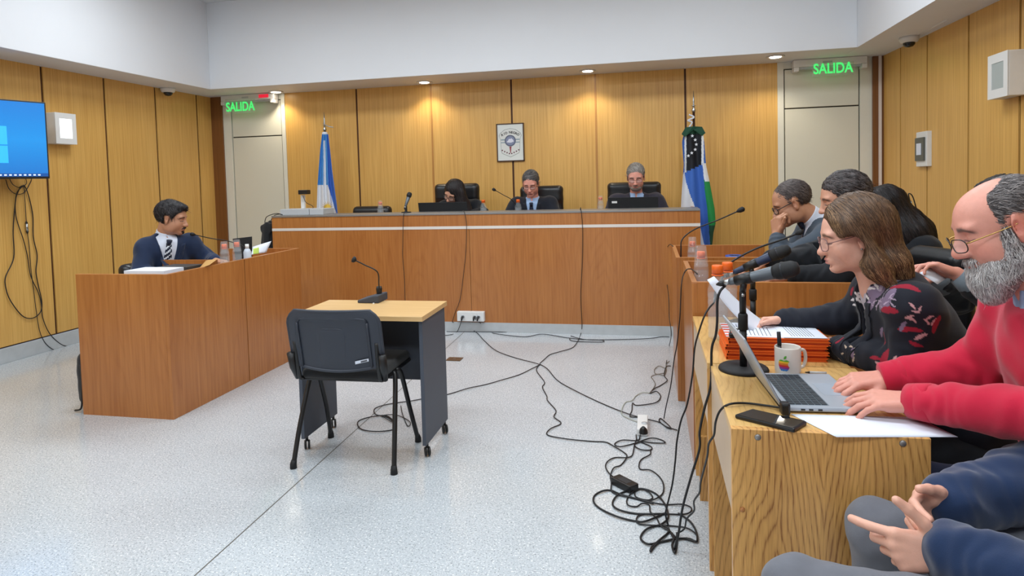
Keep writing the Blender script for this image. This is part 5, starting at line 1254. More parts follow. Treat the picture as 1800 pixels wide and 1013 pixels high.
cable('black cable from the socket box bending back in a flat hairpin', [at(832, 558, 'Y', 5.77)] + FL(Z6, [(265, 90), (290, 103), (400, 115), (470, 105), (560, 118), (620, 125), (700, 128), (695, 136), (590, 132), (575, 120)]))
cable('black cable leading right from the cable knot toward the counter', FL(Z6, [(580, 112), (640, 126), (760, 126), (880, 122), (930, 115), (962, 116)]))
cable('black cable from the socket box to the knot in mid floor', [at(795, 566, 'Y', 5.78)] + FL(Z6, [(150, 72), (210, 95), (245, 130), (290, 168), (360, 195), (440, 216), (462, 224)]))
cable('black cable from the socket box leading left behind the table', [at(813, 559, 'Y', 5.76)] + FL(Z6, [(140, 95), (110, 108), (60, 110), (0, 112)]))
cable('black cable from the floor knot to the coil under the witness table', FL(Z6, [(462, 222), (430, 238), (380, 262), (310, 283), (250, 300), (180, 315), (107, 337)]) + FL(ZC, [(760, 562), (690, 576), (600, 588), (530, 603), (500, 620), (510, 645), (560, 655), (600, 680), (560, 650), (490, 655), (430, 672), (418, 692), (440, 718), (510, 728), (590, 720), (600, 700)]))
cable('thin cable loop lying behind the front chair legs', FL(ZC, [(600, 690), (560, 665), (540, 650), (600, 645), (650, 662), (680, 685), (665, 700), (640, 640), (632, 600)]), .0025)
cable('black cable hanging down the right part of the bench to the knot', [at(1020, 369, 'Y', 5.9), at(1021, 367, 'Y', 5.83)] + [at(px, py, 'Y', 5.825) for px, py in ((1024, 400), (1024, 450), (1021, 520), (1023, 570))] + FL(Z6, [(618, 105), (605, 135), (585, 158), (540, 172), (500, 184), (480, 200), (460, 218)]))
cable('black cable with many small bends from the knot to the adapter pile', FL(Z6, [(460, 222), (447, 245), (478, 290), (470, 310), (487, 345), (490, 362), (522, 400), (515, 425), (542, 450), (500, 472), (490, 495), (560, 510), (660, 520)]) + FL(Z5, [(180, 152), (240, 182), (310, 225), (332, 255), (290, 315), (240, 335), (215, 390), (222, 440), (225, 505), (300, 532), (400, 555), (500, 580), (610, 597), (720, 595), (785, 615), (785, 650), (720, 667), (540, 662), (430, 672), (400, 700), (420, 735), (520, 745), (640, 748), (760, 765), (825, 810), (828, 860), (760, 845), (690, 840), (600, 855), (550, 872), (505, 925)]))
cable('black cable running from the knot to the white power strip', FL(Z6, [(462, 222), (490, 240), (530, 285), (600, 325), (700, 373), (800, 413), (850, 427), (868, 432)]))
cable('black cable leading right from the strip to a small tangle', FL(Z4, [(495, 776), (560, 790), (620, 808), (680, 850), (700, 845), (650, 795), (620, 775), (612, 795), (660, 835), (750, 865)]))
cable('mic cable hanging from the far counter beside the bench', [at(1183, 433, 'Y', 4.3), at(1176, 431, 'X', .148)] + [at(px, py, 'X', .135) for px, py in ((1167.5, 446), (1167.5, 469), (1174.7, 515), (1176.4, 558), (1180, 587), (1176, 610))] + [at(1171, 640, 'Z', .01)])
cable('mic cable hanging from the nearer counter to the small tangle', [at(1226, 482, 'Y', 3.3), at(1214, 473, 'Y', 3.5), at(1204, 478, 'X', .16)] + HG([(1198, 500), (1195, 558), (1190, 605), (1184.6, 635), (1179, 678), (1171, 714), (1167, 736)], 3.7))
cable('cable hanging from the second oak desk to the floor coils', [at(1262, 508, 'Y', 2.72), at(1256, 530, 'Y', 2.68), at(1247, 541, 'Y', 2.62)] + HG([(1238, 556), (1228, 585), (1221, 613), (1217, 660), (1208, 710), (1197, 740), (1190, 775), (1187, 810), (1182, 850), (1173, 888), (1170, 905), (1175, 925)], 2.58), .0036)
cable('thick microphone cable hanging from the near stand to the floor', [tail1, at(1276, 500, 'Y', 2.30)] + HG([(1266, 512), (1261, 530), (1260.6, 566), (1258, 590), (1251, 615), (1249.5, 676), (1238, 720), (1230, 760), (1229.7, 789), (1215, 838), (1200, 893), (1193, 937), (1186, 966)], 2.28), .0045)
cable('cable arching from the farther handheld microphone behind the near stand', [tail2, at(1268, 490, 'Y', Y2 + .02), at(1258, 510, 'Y', Y2 - .02), at(1255, 530, 'Y', Y2 - .03)], .0036)
cable('laptop power cable drooping over the oak desk edge to the floor', [LM @ Vector((.0, .004, .012)), at(1345, 713, 'Z', .766), at(1310, 709, 'Z', .766), at(1282, 711, 'Z', .768)] + HG([(1266, 722), (1258, 742), (1255, 765), (1246, 780), (1243, 804), (1232, 846), (1229.7, 866), (1220, 881), (1220, 898), (1207, 913), (1203, 930), (1190, 938)], 1.9), .0033)
cable('grey brown cord wound in loops at the foot of the counter', FL(Z4, [(690, 332), (665, 350), (660, 385), (610, 368), (575, 395), (585, 430), (655, 420), (665, 390), (650, 440), (600, 432), (550, 450), (565, 475), (580, 510), (560, 550), (535, 580)]), .0026, plain('grey_cord', rgb(120, 112, 100), .6))
cable('black cable curling from the counter foot round to the strip', FL(Z4, [(700, 368), (665, 375), (650, 440), (672, 480), (620, 520), (570, 545), (540, 580), (590, 565), (622, 605), (580, 653), (440, 673), (405, 655), (400, 710), (385, 758), (440, 765), (475, 775)]))
cable('pale cord looping left of the white power strip', FL(Z4, [(545, 578), (480, 575), (430, 600), (400, 635), (350, 650), (322, 700), (325, 745), (380, 775), (440, 800)]), .003, plain('pale_cord', rgb(170, 172, 160), .6))
cable('cable loops just below the white power strip', FL(Z5, [(430, 60), (425, 110), (405, 140), (300, 138), (245, 165), (285, 184), (390, 160), (500, 124), (575, 135), (603, 158), (520, 157), (430, 150), (385, 172), (430, 205), (500, 208), (505, 185), (440, 155), (405, 135), (398, 100)]))
cable('cable from the strip bending left into the black adapter', FL(Z5, [(400, 130), (385, 180), (370, 245), (330, 262), (250, 262), (200, 285), (180, 320), (195, 360), (225, 392), (250, 405)]))
cable('cable leaving the black adapter in one small loop', FL(Z5, [(395, 485), (388, 525), (410, 550), (480, 565), (515, 548), (490, 510), (440, 488), (380, 505), (335, 555), (340, 600), (400, 612), (440, 590), (490, 600), (500, 650), (545, 695), (575, 750), (640, 790), (680, 830)]))
cable('cable snaking down from the strip to the front pile', FL(Z5, [(500, 205), (497, 240), (440, 272), (420, 305), (428, 345), (500, 352), (560, 395), (592, 450), (588, 515), (540, 555), (470, 572), (420, 560)]))
cable('widest loop of cable at the left of the floor pile', FL(Z5, [(600, 660), (470, 715), (390, 715), (260, 682), (140, 625), (95, 575), (105, 530), (160, 500), (220, 497), (290, 525), (420, 562), (520, 590)]), .0042)
cable('second wide loop of cable inside the floor pile', FL(Z5, [(620, 662), (500, 665), (380, 660), (270, 632), (230, 590), (265, 530), (340, 500), (440, 485), (530, 515), (590, 575), (620, 640), (622, 700), (560, 750)]), .0042)
cable('front loop of cable nearest the camera', FL(Z5, [(700, 660), (780, 715), (825, 790), (830, 860), (770, 840), (660, 845), (560, 868), (480, 878), (430, 835), (470, 775), (560, 745), (620, 760), (628, 795), (560, 855), (510, 900), (500, 930), (520, 905)]), .0042)
cable('short double end of cable pointing at the camera', FL(Z5, [(640, 790), (665, 840), (655, 890), (672, 940), (686, 890), (690, 800)]), .0045)
a = at(1121, 740, 'Z', 0); b_ = at(1142, 768, 'Z', 0)
t = thing('power_strip', 'white two-way power strip lying on the floor amid the cables', 'power strip', (a + b_) / 2)
MB().box(a[0], b_[0] - .01, b_[1], a[1], 0, .04).build('housing', whiteplast, t, bevel=.006)
m = MB(); p = at(1131, 757, 'Z', .055); m.tube([p + (0, 0, -.015), p, p + (0, -.02, .02)], [.024, .022, .012], 12); m.build('plug', black, t)
p = at(1133, 744, 'Z', .041); MB().lathe([(0, 0), (.018, 0), (.018, .002), (0, .002)], tuple(p), 16).build('socket', greyplast, t)
c = at(1098, 850, 'Z', .02)
t = thing('power_adapter', 'black rectangular power adapter on the floor among the cables', 'power adapter', (c[0], c[1], 0), -.62)
MB().box(-.062, .062, -.028, .028, 0, .034, M=Matrix.Translation((c[0], c[1], 0.001)) @ rotz(-.75)).build('brick', black, t, bevel=.004)
MB().box(-.03, .03, -.018, .018, .034, .0346, M=Matrix.Translation((c[0], c[1], 0.001)) @ rotz(-.75)).build('rating_label', plain('label_dark', rgb(44, 46, 50), .5), t)
cable('mic cable hanging down the front of the bench at the left', [np.array(tl), at(712, 371, 'Y', 5.85)] + [at(px, py, 'Y', 5.82) for px, py in ((709, 382), (708, 430), (708, 455), (711, 490), (712, 526), (714, 562))] + [at(716, 590, 'Z', .005), at(740, 600, 'Z', .005)], .0028)
cable('black cable hanging down the bench front to the socket box', [at(812, 371, 'Y', 6.0), at(816, 373, 'Y', 5.84)] + [at(px, py, 'Y', 5.82) for px, py in ((820, 395), (819, 440), (815, 480), (809, 525), (800, 550), (795, 566))] , .0028)
XW = WALL_L + .012; ZL = (2.813, 0, 300)
LW = lambda pts: [at(x / 2.813, 300 + y / 2.813, 'X', XW + .004 * (i % 2)) for i, (x, y) in enumerate(pts)]
cable('big loop of black cable hanging under the television', LW([(110, 78), (85, 110), (75, 170), (65, 300), (68, 430), (30, 520), (27, 570), (50, 640), (110, 718), (160, 730), (200, 700), (207, 650), (190, 570), (178, 500), (184, 420), (165, 330), (162, 220), (140, 120), (120, 76), (98, 82)]), .0042)
def end(px, py): return at(px, py, 'Z', .005)
cable('cable from the television down behind the left desk, upper one', LW([(105, 76), (78, 140), (80, 230), (115, 340), (135, 420), (152, 520), (190, 605), (205, 665), (212, 730), (245, 805), (300, 858), (350, 872), (400, 872)]), .0036)
cable('cable with grey joint running from the television to the floor', LW([(118, 70), (124, 160), (130, 250), (136, 310), (145, 380), (152, 480), (165, 580), (180, 700), (198, 800), (235, 865), (300, 898), (400, 897)]), .003)
cable('short slack cable just under the television screen', LW([(28, 44), (45, 90), (80, 116), (120, 108), (150, 60), (156, 40)]), .0032)
cable('second short slack cable under the television screen', LW([(48, 42), (65, 70), (100, 84), (130, 66), (128, 40)]), .003)
a = at(130 / 2.813, 300 + 250 / 2.813, 'X', XW + .004); b_ = at(136 / 2.813, 300 + 312 / 2.813, 'X', XW + .004)
t = thing('cable_joint', 'silver connector joining the cable under the television', 'connector', b_); m = MB(); m.tube([a * .8 + b_ * .2, a * .2 + b_ * .8], .010, 10); m.build('sleeve', steel, t)
for p, q in ((a, a * .8 + b_ * .2), (b_, a * .2 + b_ * .8)): m = MB(); m.tube([p, q], [.005, .011], 8); m.build('boot', black, t)
cable('short black cord looping over the left end of the bench', [(-3.70, 5.98, BZ + .006), (-3.76, 5.97, BZ + .012), (-3.82, 5.96, BZ - .005), (-3.85, 5.95, BZ - .06), (-3.85, 5.95, BZ - .14)], .004)
cable('second black cord looping over the left end of the bench', [(-3.70, 5.93, BZ + .006), (-3.77, 5.92, BZ + .02), (-3.88, 5.92, BZ - .015), (-3.91, 5.93, BZ - .09)], .004)
# backpack behind the left desk
v = Vol((-4.1, 3.45, -.02), (-3.5, 3.9, .5), .01); v.box((-3.66, 3.60, .19), (.10, .13, .18), r=.06, k=.02); v.box((-3.63, 3.50, .12), (.06, .03, .09), r=.025, k=.02); v.displace(lambda x, y, z: .004 * wob((x, y, z), 9, 2))
t = thing('backpack', 'black backpack on the floor behind the left desk', 'bag', (-3.74, 3.60, 0)); emit(v, 'pack', fabric_black, t)
m = MB(); m.tube(spline([(-3.66, 3.44, .30), (-3.635, 3.42, .22), (-3.64, 3.42, .12), (-3.63, 3.40, .03), (-3.68, 3.40, .012)], 6), .006, 6); m.build('strap', black, t)
# ---------------------------------------------------------------- people
skinm = vcol('skin', .48, sub=.08, bump=.12, bscale=500, nse=.08, nscale=90)
hairv = vcol('hair_strands', .42, spec=.35, nse=.25, nscale=40)
A = np.array
def clothm(name, col, noise=.12, rough=.85, bump=.25, bs=700, sheen=.15, nscale=40): return plain(name, col, rough, noise=noise, nscale=nscale, bump=bump, bscale=bs, sheen=sheen, spec=.25)

def surf(vol, p, d, far=.30):
    """first hit of the surface when coming from p + d*far towards p"""
    p = A(p, float); t = np.arange(far, -.05, -.0015); Q = p[None, :] + t[:, None] * A(d)[None, :]
    ix = np.clip(np.round((Q - vol.lo) / vol.h).astype(int), 0, A(vol.d.shape) - 1)
    val = vol.d[ix[:, 0], ix[:, 1], ix[:, 2]]; k = np.nonzero(val < 0)[0]
    return Q[k[0]] - A(d) * 0 if len(k) else p + A(d) * .1
def patch(name, vol, C, R, poly, off, mat, parent, th=.002, n=(10, 16), mfn=None, **kw):
    """cloth piece laid on a surface: poly(u, v) -> (left, up) offsets in the chest frame; pushed forward onto the surface"""
    m = MB(); f = R[:, 0]
    def fn(u, v):
        y, z = poly(u, v); return surf(vol, C + R[:, 1] * y + R[:, 2] * z, f) + f * off
    P = [[fn(i / (n[0] - 1), j / (n[1] - 1)) for j in range(n[1])] for i in range(n[0])]
    g = A(P)
    for _ in range(2): g[1:-1, 1:-1] = (g[1:-1, 1:-1] * 2 + g[:-2, 1:-1] + g[2:, 1:-1] + g[1:-1, :-2] + g[1:-1, 2:]) / 6
    m.grid(n[0], n[1], lambda u, v: g[int(round(u * (n[0] - 1))), int(round(v * (n[1] - 1)))], mfn=mfn)
    return m.build(name, mat, parent, solid=th, **kw)

def raysurf(vol, px, py):
    d = CF + CR * (px - 900) / FPX - CU * (py - CY) / FPX; d = d / np.linalg.norm(d); t = np.arange(.8, 4.5, .0015); Q = EYE[None, :] + t[:, None] * d[None, :]
    ok = ((Q > vol.lo + .002) & (Q < vol.lo + A(vol.d.shape) * vol.h - 2 * vol.h)).all(1); Q = Q[ok]
    ix = np.round((Q - vol.lo) / vol.h).astype(int); k = np.nonzero(vol.d[ix[:, 0], ix[:, 1], ix[:, 2]] < 0)[0]
    return Q[k[0]] if len(k) else None
class Fig:
    """a seated figure; all joints in world coordinates"""
    def __init__(s, name, label, head, neck, pel, shL, shR, arms, skin, h=.005, fat=0., ground=None, group=None, legs=None, hh=None, breadth=1.0, facekw=None, paint=None, handkw=None):
        s.head = head; s.neck = A(neck, float); s.pel = A(pel, float); s.shL = A(shL, float); s.shR = A(shR, float); arms = [tuple(A(p, float) if i < 4 else p for i, p in enumerate(a)) for a in arms]; s.arms = arms; s.fat = fat; s.b = breadth
        s.mid = (s.shL + s.shR) / 2; s.l = nrm(s.shL - s.shR); s.u = nrm(s.mid - s.pel); s.f = nrm(np.cross(s.l, s.u)); s.R = np.stack([s.f, s.l, s.u], 1); s.h = h; s.skin = skin
        g = ground if ground is not None else (s.pel[0], s.pel[1], 0)
        s.t = thing('person', label, 'person', g, group=group); s.legs = legs
        pts = [s.pel, s.shL, s.shR, s.head.c] + [p for a in arms for p in (a[0], a[1])] + [a[1] + nrm(a[2]) * .2 for a in arms]
        s.lo = np.min(pts, 0) - .17; s.hi = np.max(pts, 0) + .17
        v = Vol(s.lo, s.hi, h); s.torso(v, -.004, .04); s.neckp(v, 0)
        for k, a in enumerate(arms):
            sh = s.shL if k == 0 else s.shR; v.cone(sh, a[0], .050, .041, k=.03); v.cone(a[0], a[1], .042, .0265, k=.02)
        s.head.sculpt(v, **(facekw or {}))
        for k, a in enumerate(arms): hand(v, a[1], a[2], a[3], (1 if k == 0 else -1) * -1, **(a[4] if len(a) > 4 else {}))
        pk = dict(paint or {})
        s.body = emit(v, 'body', skinm, s.t, lambda V: s.head.paint(V, skin, **pk)); s.bv = v
    def neckp(s, v, t): v.cone(s.head.p(-.030, 0, -.045), s.neck, .054 * s.head.s + t, .060 + t, k=.03)
    def torso(s, v, t, k=.04):
        R = s.R; W = np.linalg.norm(s.shL - s.shR) / 2 * s.b; fa = s.fat
        v.ell(s.pel + s.u * .04, (.125 + t + fa, .165 + t + fa * .7, .13 + t), R, k)
        v.ell(s.pel * .55 + s.mid * .45 + s.f * fa * .5, (.115 + t + fa, .150 + t + fa * .8, .19 + t), R, k)
        v.ell(s.pel * .22 + s.mid * .78, (.112 + t + fa * .5, .158 + t + fa * .3, .17 + t), R, k)
        v.cone(s.shL * .93 + s.shR * .07, s.shR * .93 + s.shL * .07, .060 + t, k=k)
        v.cone(s.mid, s.neck - s.u * .02, .085 + t, .058 + t, k=k)
    def garment(s, name, mat, t=.015, h=None, sleeves=True, neck_r=.066, vee=None, fold=.006, cuff=.012, pad=0., colfn=None, arm_t=None, seed=1, low=None, extra=None, collar_up=0., lab=None, top=.048, emitit=True):
        h = h or s.h * 1.15; v = Vol(s.lo - .03, s.hi + .03, h); s.torso(v, t, .045); at_ = arm_t if arm_t is not None else t
        if collar_up: v.cone(s.neck - s.u * .03, s.neck + nrm(s.head.c - s.neck) * collar_up, .074 + t * .4, .070 + t * .3, k=.02)
        for k, a in enumerate(s.arms):
            if not sleeves: break
            sh = s.shL if k == 0 else s.shR; w = a[1] - nrm(a[1] - a[0]) * cuff
            v.ell(sh, A((.066, .066, .066)) + at_ * .8 + pad, k=.03); v.cone(sh, a[0], .058 + at_ + pad, .050 + at_, k=.03)
            v.cone(a[0], w, .050 + at_, .032 + at_ * .9, k=.022)
        if extra: extra(v)
        if fold:
            el = [a[0] for a in s.arms]; ax = [nrm(a[1] - a[0]) for a in s.arms]
            def fo(x, y, z):
                o = fold * .55 * wob((x, y, z), 5.5, seed) + fold * .35 * wob((x, y, z), 13, seed + 1)
                for e_, a_, ar, sh in zip(el, ax, s.arms, (s.shL, s.shR)):
                    d2 = (x - e_[0]) ** 2 + (y - e_[1]) ** 2 + (z - e_[2]) ** 2; w = np.exp(-d2 / .011)
                    q = (x - e_[0]) * a_[0] + (y - e_[1]) * a_[1] + (z - e_[2]) * a_[2]
                    o = o + w * fold * .55 * np.sin(q * 95 + 3.2 * wob((x, y, z), 7, seed + 3))
                    c2 = ar[1] - a_ * .05; d3 = (x - c2[0]) ** 2 + (y - c2[1]) ** 2 + (z - c2[2]) ** 2
                    o = o + np.exp(-d3 / .005) * fold * .35 * np.sin(q * 170 + 3 * wob((x, y, z), 9, seed + 4))
                return o
            v.displace(fo)
        if vee is not None:
            H_, Wd = vee; b0 = s.mid - s.u * H_; c0 = s.mid + s.u * .06
            f, l, u = s.f, s.l, s.u
            def V_(X, Y, Z):
                X = X - b0[0]; Y = Y - b0[1]; Z = Z - b0[2]
                zz = X * u[0] + Y * u[1] + Z * u[2]; yy = np.abs(X * l[0] + Y * l[1] + Z * l[2]); xx = X * f[0] + Y * f[1] + Z * f[2]
                return np.minimum(np.minimum(zz * Wd / (H_ + .05) - yy, xx + .0), np.minimum(.20 - xx, H_ + .16 - zz))
            v.clip(V_, .004)
        d = nrm(s.head.p(-.03, 0, -.05) - s.neck); c_ = s.neck + d * (top + collar_up); d = nrm(d + s.f * (.10 if vee is not None else .45)); sr_ = .092 if vee is not None else .115
        v.clip(lambda X, Y, Z: np.minimum((X - c_[0]) * d[0] + (Y - c_[1]) * d[1] + (Z - c_[2]) * d[2], sr_ - np.sqrt((X - c_[0]) ** 2 + (Y - c_[1]) ** 2 + (Z - c_[2]) ** 2)), .006)
        if low is not None: v.clip(lambda X, Y, Z: low - Z + 0 * X + 0 * Y, .01)
        if emitit: o = emit(v, name, mat, s.t, colfn, label=lab)
        else: o = None
        return o, v
    def shirt(s, mat, t=.009, collar=.045, open_=.022):
        h = s.h; v = Vol(s.mid - .34, s.mid + .34, h); s.torso(v, t, .045)
        d = nrm(s.head.p(-.03, 0, -.05) - s.neck); n0 = s.neck - s.u * .02
        v.cone(n0, s.neck + d * collar, .068, .0615, k=.012); c_ = s.neck + d * (collar + .006); v.clip(lambda X, Y, Z: (X - c_[0]) * d[0] + (Y - c_[1]) * d[1] + (Z - c_[2]) * d[2], .004)
        w0 = s.neck + s.f * .07 + d * (collar * .6); v.cone(w0 - d * .02, w0 + d * .06, .004, open_, k=.004, mode='cut')
        return emit(v, 'shirt', mat, s.t), v
    def tie(s, sv, mats, n=24, L=.30, w=.034, stripes=None):
        tw = lambda v: (.016 + (w - .016) * min(1, v * 1.6)) if v < .93 else w * (1 - (v - .93) / .07 * .8)
        C = s.neck + s.u * .0
        o = patch('tie', sv, C, s.R, lambda u, v: ((u - .5) * 2 * tw(v), -v * L), .006, mats, s.t, .004, (6, n), mfn=stripes)
        k = MB(); c = surf(sv, C, s.f) + s.f * .010; k.tube([c + s.u * .018, c - s.u * .022], [.020, .012], 12); k.build('tie_knot', mats[0] if isinstance(mats, list) else mats, o)
        return o
    def lapels(s, jv, mat, H_=.17, Wd=.075, lw=.038, off=.0035):
        for q in (-1, 1):
            def poly(u, v):
                z = -H_ + (H_ + .045) * v; inner = Wd * (v ** 1.0) * .97 + .002
                ww = lw * (1 - abs(v - .62) ** 1.5 * .8) * min(1, .25 + v * 2.2)
                if .74 < v < .80: ww *= .72
                return q * (inner + ww * u), z
            patch('lapel', jv, s.mid, s.R, poly, off, mat, s.t, .003, (7, 20))
    def trousers(s, mat, hips, knees, feet, h=None, r=(.095, .068, .05), name='trousers', fold=.005):
        h = h or s.h * 1.4; P = [A(p, float) for p in list(hips) + list(knees) + list(feet)]
        v = Vol(np.min(P, 0) - .15, np.max(P, 0) + .15, h)
        v.ell((P[0] + P[1]) / 2, (.15, .19, .12), s.R, .05)
        for i in range(2): v.cone(P[i], P[2 + i], r[0], r[1], k=.04); v.cone(P[2 + i], P[4 + i], r[1] * .97, r[2], k=.02)
        v.displace(lambda x, y, z: fold * wob((x, y, z), 6, 4) + fold * .5 * wob((x, y, z), 16, 8))
        o = emit(v, name, mat, s.t)
        for i in range(2):
            m = P[4 + i]; w = Vol(m - .2, m + .2, .008); w.cone(m + (0, 0, -.0), m + (0, 0, -.03), .045, k=.01); w.cone(m + (0, 0, -.045), m + nrm(s.f * A((1, 1, 0))) * .15 + (0, 0, -.05), .038, .034, k=.02); w.clip(lambda X, Y, Z: (m[2] - .085) - Z + 0 * X + 0 * Y, .004)
            emit(w, 'shoe', leather, s.t)
        return o

def hair_field(h, table, thick=.012, size=(.101, .080, .088), c=(-.020, 0, .046), vox=.0035, extra=None, rough=.002, seed=3, clipk=.006):
    lo = h.c - .26 * h.s; v = Vol(lo, h.c + .26 * h.s, vox)
    h.e(v, c, A(size) + thick, k=.01)
    if extra: extra(v)
    tx = [p[0] for p in table]; tz = [p[1] for p in table]
    def keep(X, Y, Z):
        x, y, z = h.locf(X, Y, Z); return np.interp(x, tx, tz) - z
    v.clip(keep, clipk)
    if rough: v.displace(lambda x, y, z: rough * wob((x, y, z), 22, seed) + rough * wob((x, y, z), 45, seed + 1))
    return v
SHORT = [(-.13, -.075), (-.06, -.07), (-.036, -.03), (-.030, .036), (.010, .036), (.018, -.004), (.034, -.004), (.044, .040), (.062, .058), (.085, .075), (.12, .09)]
def strands(vol, name, parent, n, L, steps, flow, c0, c1, w=.0011, avoid=None, lift=.0015, seed=0, region=None, mat=None, taper=True, out=0.0, jitter=.15):
    """many fine locks that follow the surface; flow(V, N) -> directions"""
    V, F = vol.mesh()
    if len(V) == 0: return
    r = np.random.RandomState(seed); P = V[r.randint(0, len(V), n * 2)] + r.normal(size=(n * 2, 3)) * vol.h * .5
    if region is not None: P = P[region(P)]
    P = P[:n]; n = len(P); G = np.gradient(vol.d, vol.h)
    def look(P):
        ix = tuple(np.clip(np.round((P - vol.lo) / vol.h).astype(int), 0, A(vol.d.shape) - 1).T)
        N = np.stack([g[ix] for g in G], 1); N /= (np.linalg.norm(N, axis=1, keepdims=True) + 1e-9); return vol.d[ix], N
    jit = r.normal(size=(n, 3)) * jitter; ln = L * (.6 + .8 * r.rand(n)); pts = []; side = []
    for k in range(steps + 1):
        d, N = look(P); near = np.abs(d) < .02
        P = P - N * (np.where(near, d, 0) - lift * (1 - k / steps * .5) - out * k / steps)[:, None] * (1.0 if out == 0 else .6)
        T = flow(P, N) + jit; T = T - N * (np.sum(T * N, 1) * (1.0 if out == 0 else .5))[:, None]; T /= (np.linalg.norm(T, axis=1, keepdims=True) + 1e-9)
        S = np.cross(N, T); S /= (np.linalg.norm(S, axis=1, keepdims=True) + 1e-9)
        pts.append(P.copy()); side.append((S, N)); P = P + T * (ln / steps)[:, None]
    if avoid is not None:
        bad = np.zeros(n, bool)
        for p_ in pts: bad |= avoid(p_)
        g_ = ~bad; pts = [p_[g_] for p_ in pts]; side = [(a_[g_], b_[g_]) for a_, b_ in side]; n = int(g_.sum())
    vs = []
    for k in range(steps + 1):
        ww = w * (1 - .85 * (k / steps) ** 2 if taper else 1); S, N = side[k]
        vs += [pts[k] - S * ww, pts[k] + N * ww * .7, pts[k] + S * ww]
    Vv = np.stack(vs, 1).reshape(-1, 3); m = 3 * (steps + 1); Fq = []
    b = np.arange(n)[:, None] * m
    for k in range(steps):
        for a_ in (0, 1): Fq.append(np.concatenate([b + 3 * k + a_, b + 3 * k + a_ + 1, b + 3 * k + a_ + 4, b + 3 * k + a_ + 3], 1))
    Fq = np.concatenate(Fq)
    t = r.rand(n)[:, None] ** 1.3; C = A(c0)[None, :] * (1 - t) + A(c1)[None, :] * t; C = np.repeat(C, m, 0)
    return bring(name, Vv, Fq, mat or hairv, parent, C, kind='stuff')
LIN = lambda r, g, b: A([lin(r), lin(g), lin(b)])
def down(h, back=.3, side=0.): 
    d = -h.R[:, 2] - h.R[:, 0] * back; return lambda P, N: np.tile(d, (len(P), 1))
SK_B = LIN(222, 148, 134)
SK_R, SK_W, SK_T, SK_L = LIN(218, 152, 134), LIN(224, 170, 148), LIN(186, 134, 104), LIN(206, 152, 126)
navy = clothm('navy_suit', rgb(30, 44, 72)); dsuit = clothm('dark_suit', rgb(26, 30, 40)); psuit = clothm('plum_grey_suit', rgb(46, 44, 56)); gsuit = clothm('grey_suit', rgb(70, 80, 92)); bsuit = clothm('black_suit', rgb(20, 23, 29))
shw = clothm('shirt_white', rgb(214, 220, 234), bump=.1); shb = clothm('shirt_pale_blue', rgb(160, 186, 222), bump=.1); tien = clothm('tie_navy', rgb(22, 32, 56), rough=.5); tiew = clothm('tie_stripe', rgb(214, 222, 232), rough=.5)
jeans = clothm('dark_denim', rgb(24, 34, 60), noise=.25); blackfr = plain('frame_black', rgb(18, 18, 20), .3); goldfr = plain('frame_gold', rgb(196, 160, 96), .3, metal=.8)
def drop(p, dx=0, dy=0, z=.0): return (p[0] + dx, p[1] + dy, z)

# --- the man in the red sweater, nearest at the desks
h = Head((.842, 1.782, 1.277), basis(175, -19, 2), 1.03)
rm = Fig('person', 'bearded balding person in a red sweater and glasses typing on the silver laptop', h, (.945, 1.785, 1.085), (1.17, 1.80, .56), (.985, 1.605, 1.035), (.965, 1.965, 1.035),
    [((.905, 1.60, .872), (.672, 1.848, .812), (-.97, .20, -.08), (0, -.25, 1), dict(curls=(18, 22, 12), spread=7, thumb=(38, 14, 8), sc=1.02, rr=1.06, tdrop=.35)),
     ((.90, 2.02, .862), (.665, 2.035, .816), (-.96, -.10, -.12), (0, -.15, 1), dict(curls=(22, 28, 14), spread=8, thumb=(42, 16, 8), sc=1.02, rr=1.06, tdrop=.35))],
    SK_R, h=.0036, fat=.035, breadth=1.0, facekw=dict(nose=1.34, jaw=1.08, full=1.08, low=.008), paint=dict(brow=(.10, .07, .06), blush=.85, lash=(.06, .03, .03)))
redc = clothm('red_knit', rgb(204, 28, 62), noise=.10, bump=.35, bs=900, sheen=.25)
_, jv = rm.garment('sweater', redc, t=.020, h=.0045, neck_r=.079, fold=.009, cuff=.035, arm_t=.019, seed=5, low=.535)
for a in rm.arms:
    d_ = nrm(a[1] - a[0]); m = MB(); P_ = [a[1] - d_ * .050, a[1] - d_ * .044, a[1] - d_ * .01, a[1] + d_ * .010, a[1] + d_ * .013]; m.tube(P_, [.046, .0505, .0475, .0455, .040], 32); m.build('cuff', redc, rm.t)
rm.shirt(shb, t=.010, collar=.058, open_=.03)
# hair at the sides and back, beard and moustache
v = hair_field(h, [(-.14, -.085), (-.06, -.075), (-.038, -.04), (-.032, .034), (.012, .034), (.018, -.01), (.040, -.01), (.046, .02), (.050, .030), (.2, .03)], thick=.000, size=(.1, .0785, .079), c=(-.018, 0, .038), vox=.003, rough=.0014, clipk=.004)
v.clip(lambda X, Y, Z: (lambda q: np.maximum(q[0] - .050 + .50 * np.maximum(q[2] - .01, 0) + .010 * np.sin(q[2] * 60), q[2] - .110 + .45 * np.maximum(q[0] + .03, 0)))(h.locf(X, Y, Z)), .004)
hm = vcol('grey_hair', .5, nse=.35, nscale=180, bump=.6, bscale=400)
o = emit(v, 'hair', hm, rm.t, lambda V: np.tile(LIN(84, 76, 74), (len(V), 1)))
strands(v, 'hair_strands', o, 5200, .024, 4, lambda P, N: np.tile(-h.R[:, 0] * 1.0 - h.R[:, 2] * .55, (len(P), 1)), LIN(46, 40, 42), LIN(150, 142, 140), w=.0009, out=.003, seed=3, jitter=.3)
v = Vol(h.c - .22, h.c + .2, .003)
h.e(v, (.050, 0, -.096), (.050, .056, .044), .018); h.e(v, (.070, 0, -.122), (.034, .040, .042), .025); h.e(v, (.084, 0, -.054), (.015, .032, .008), .008)
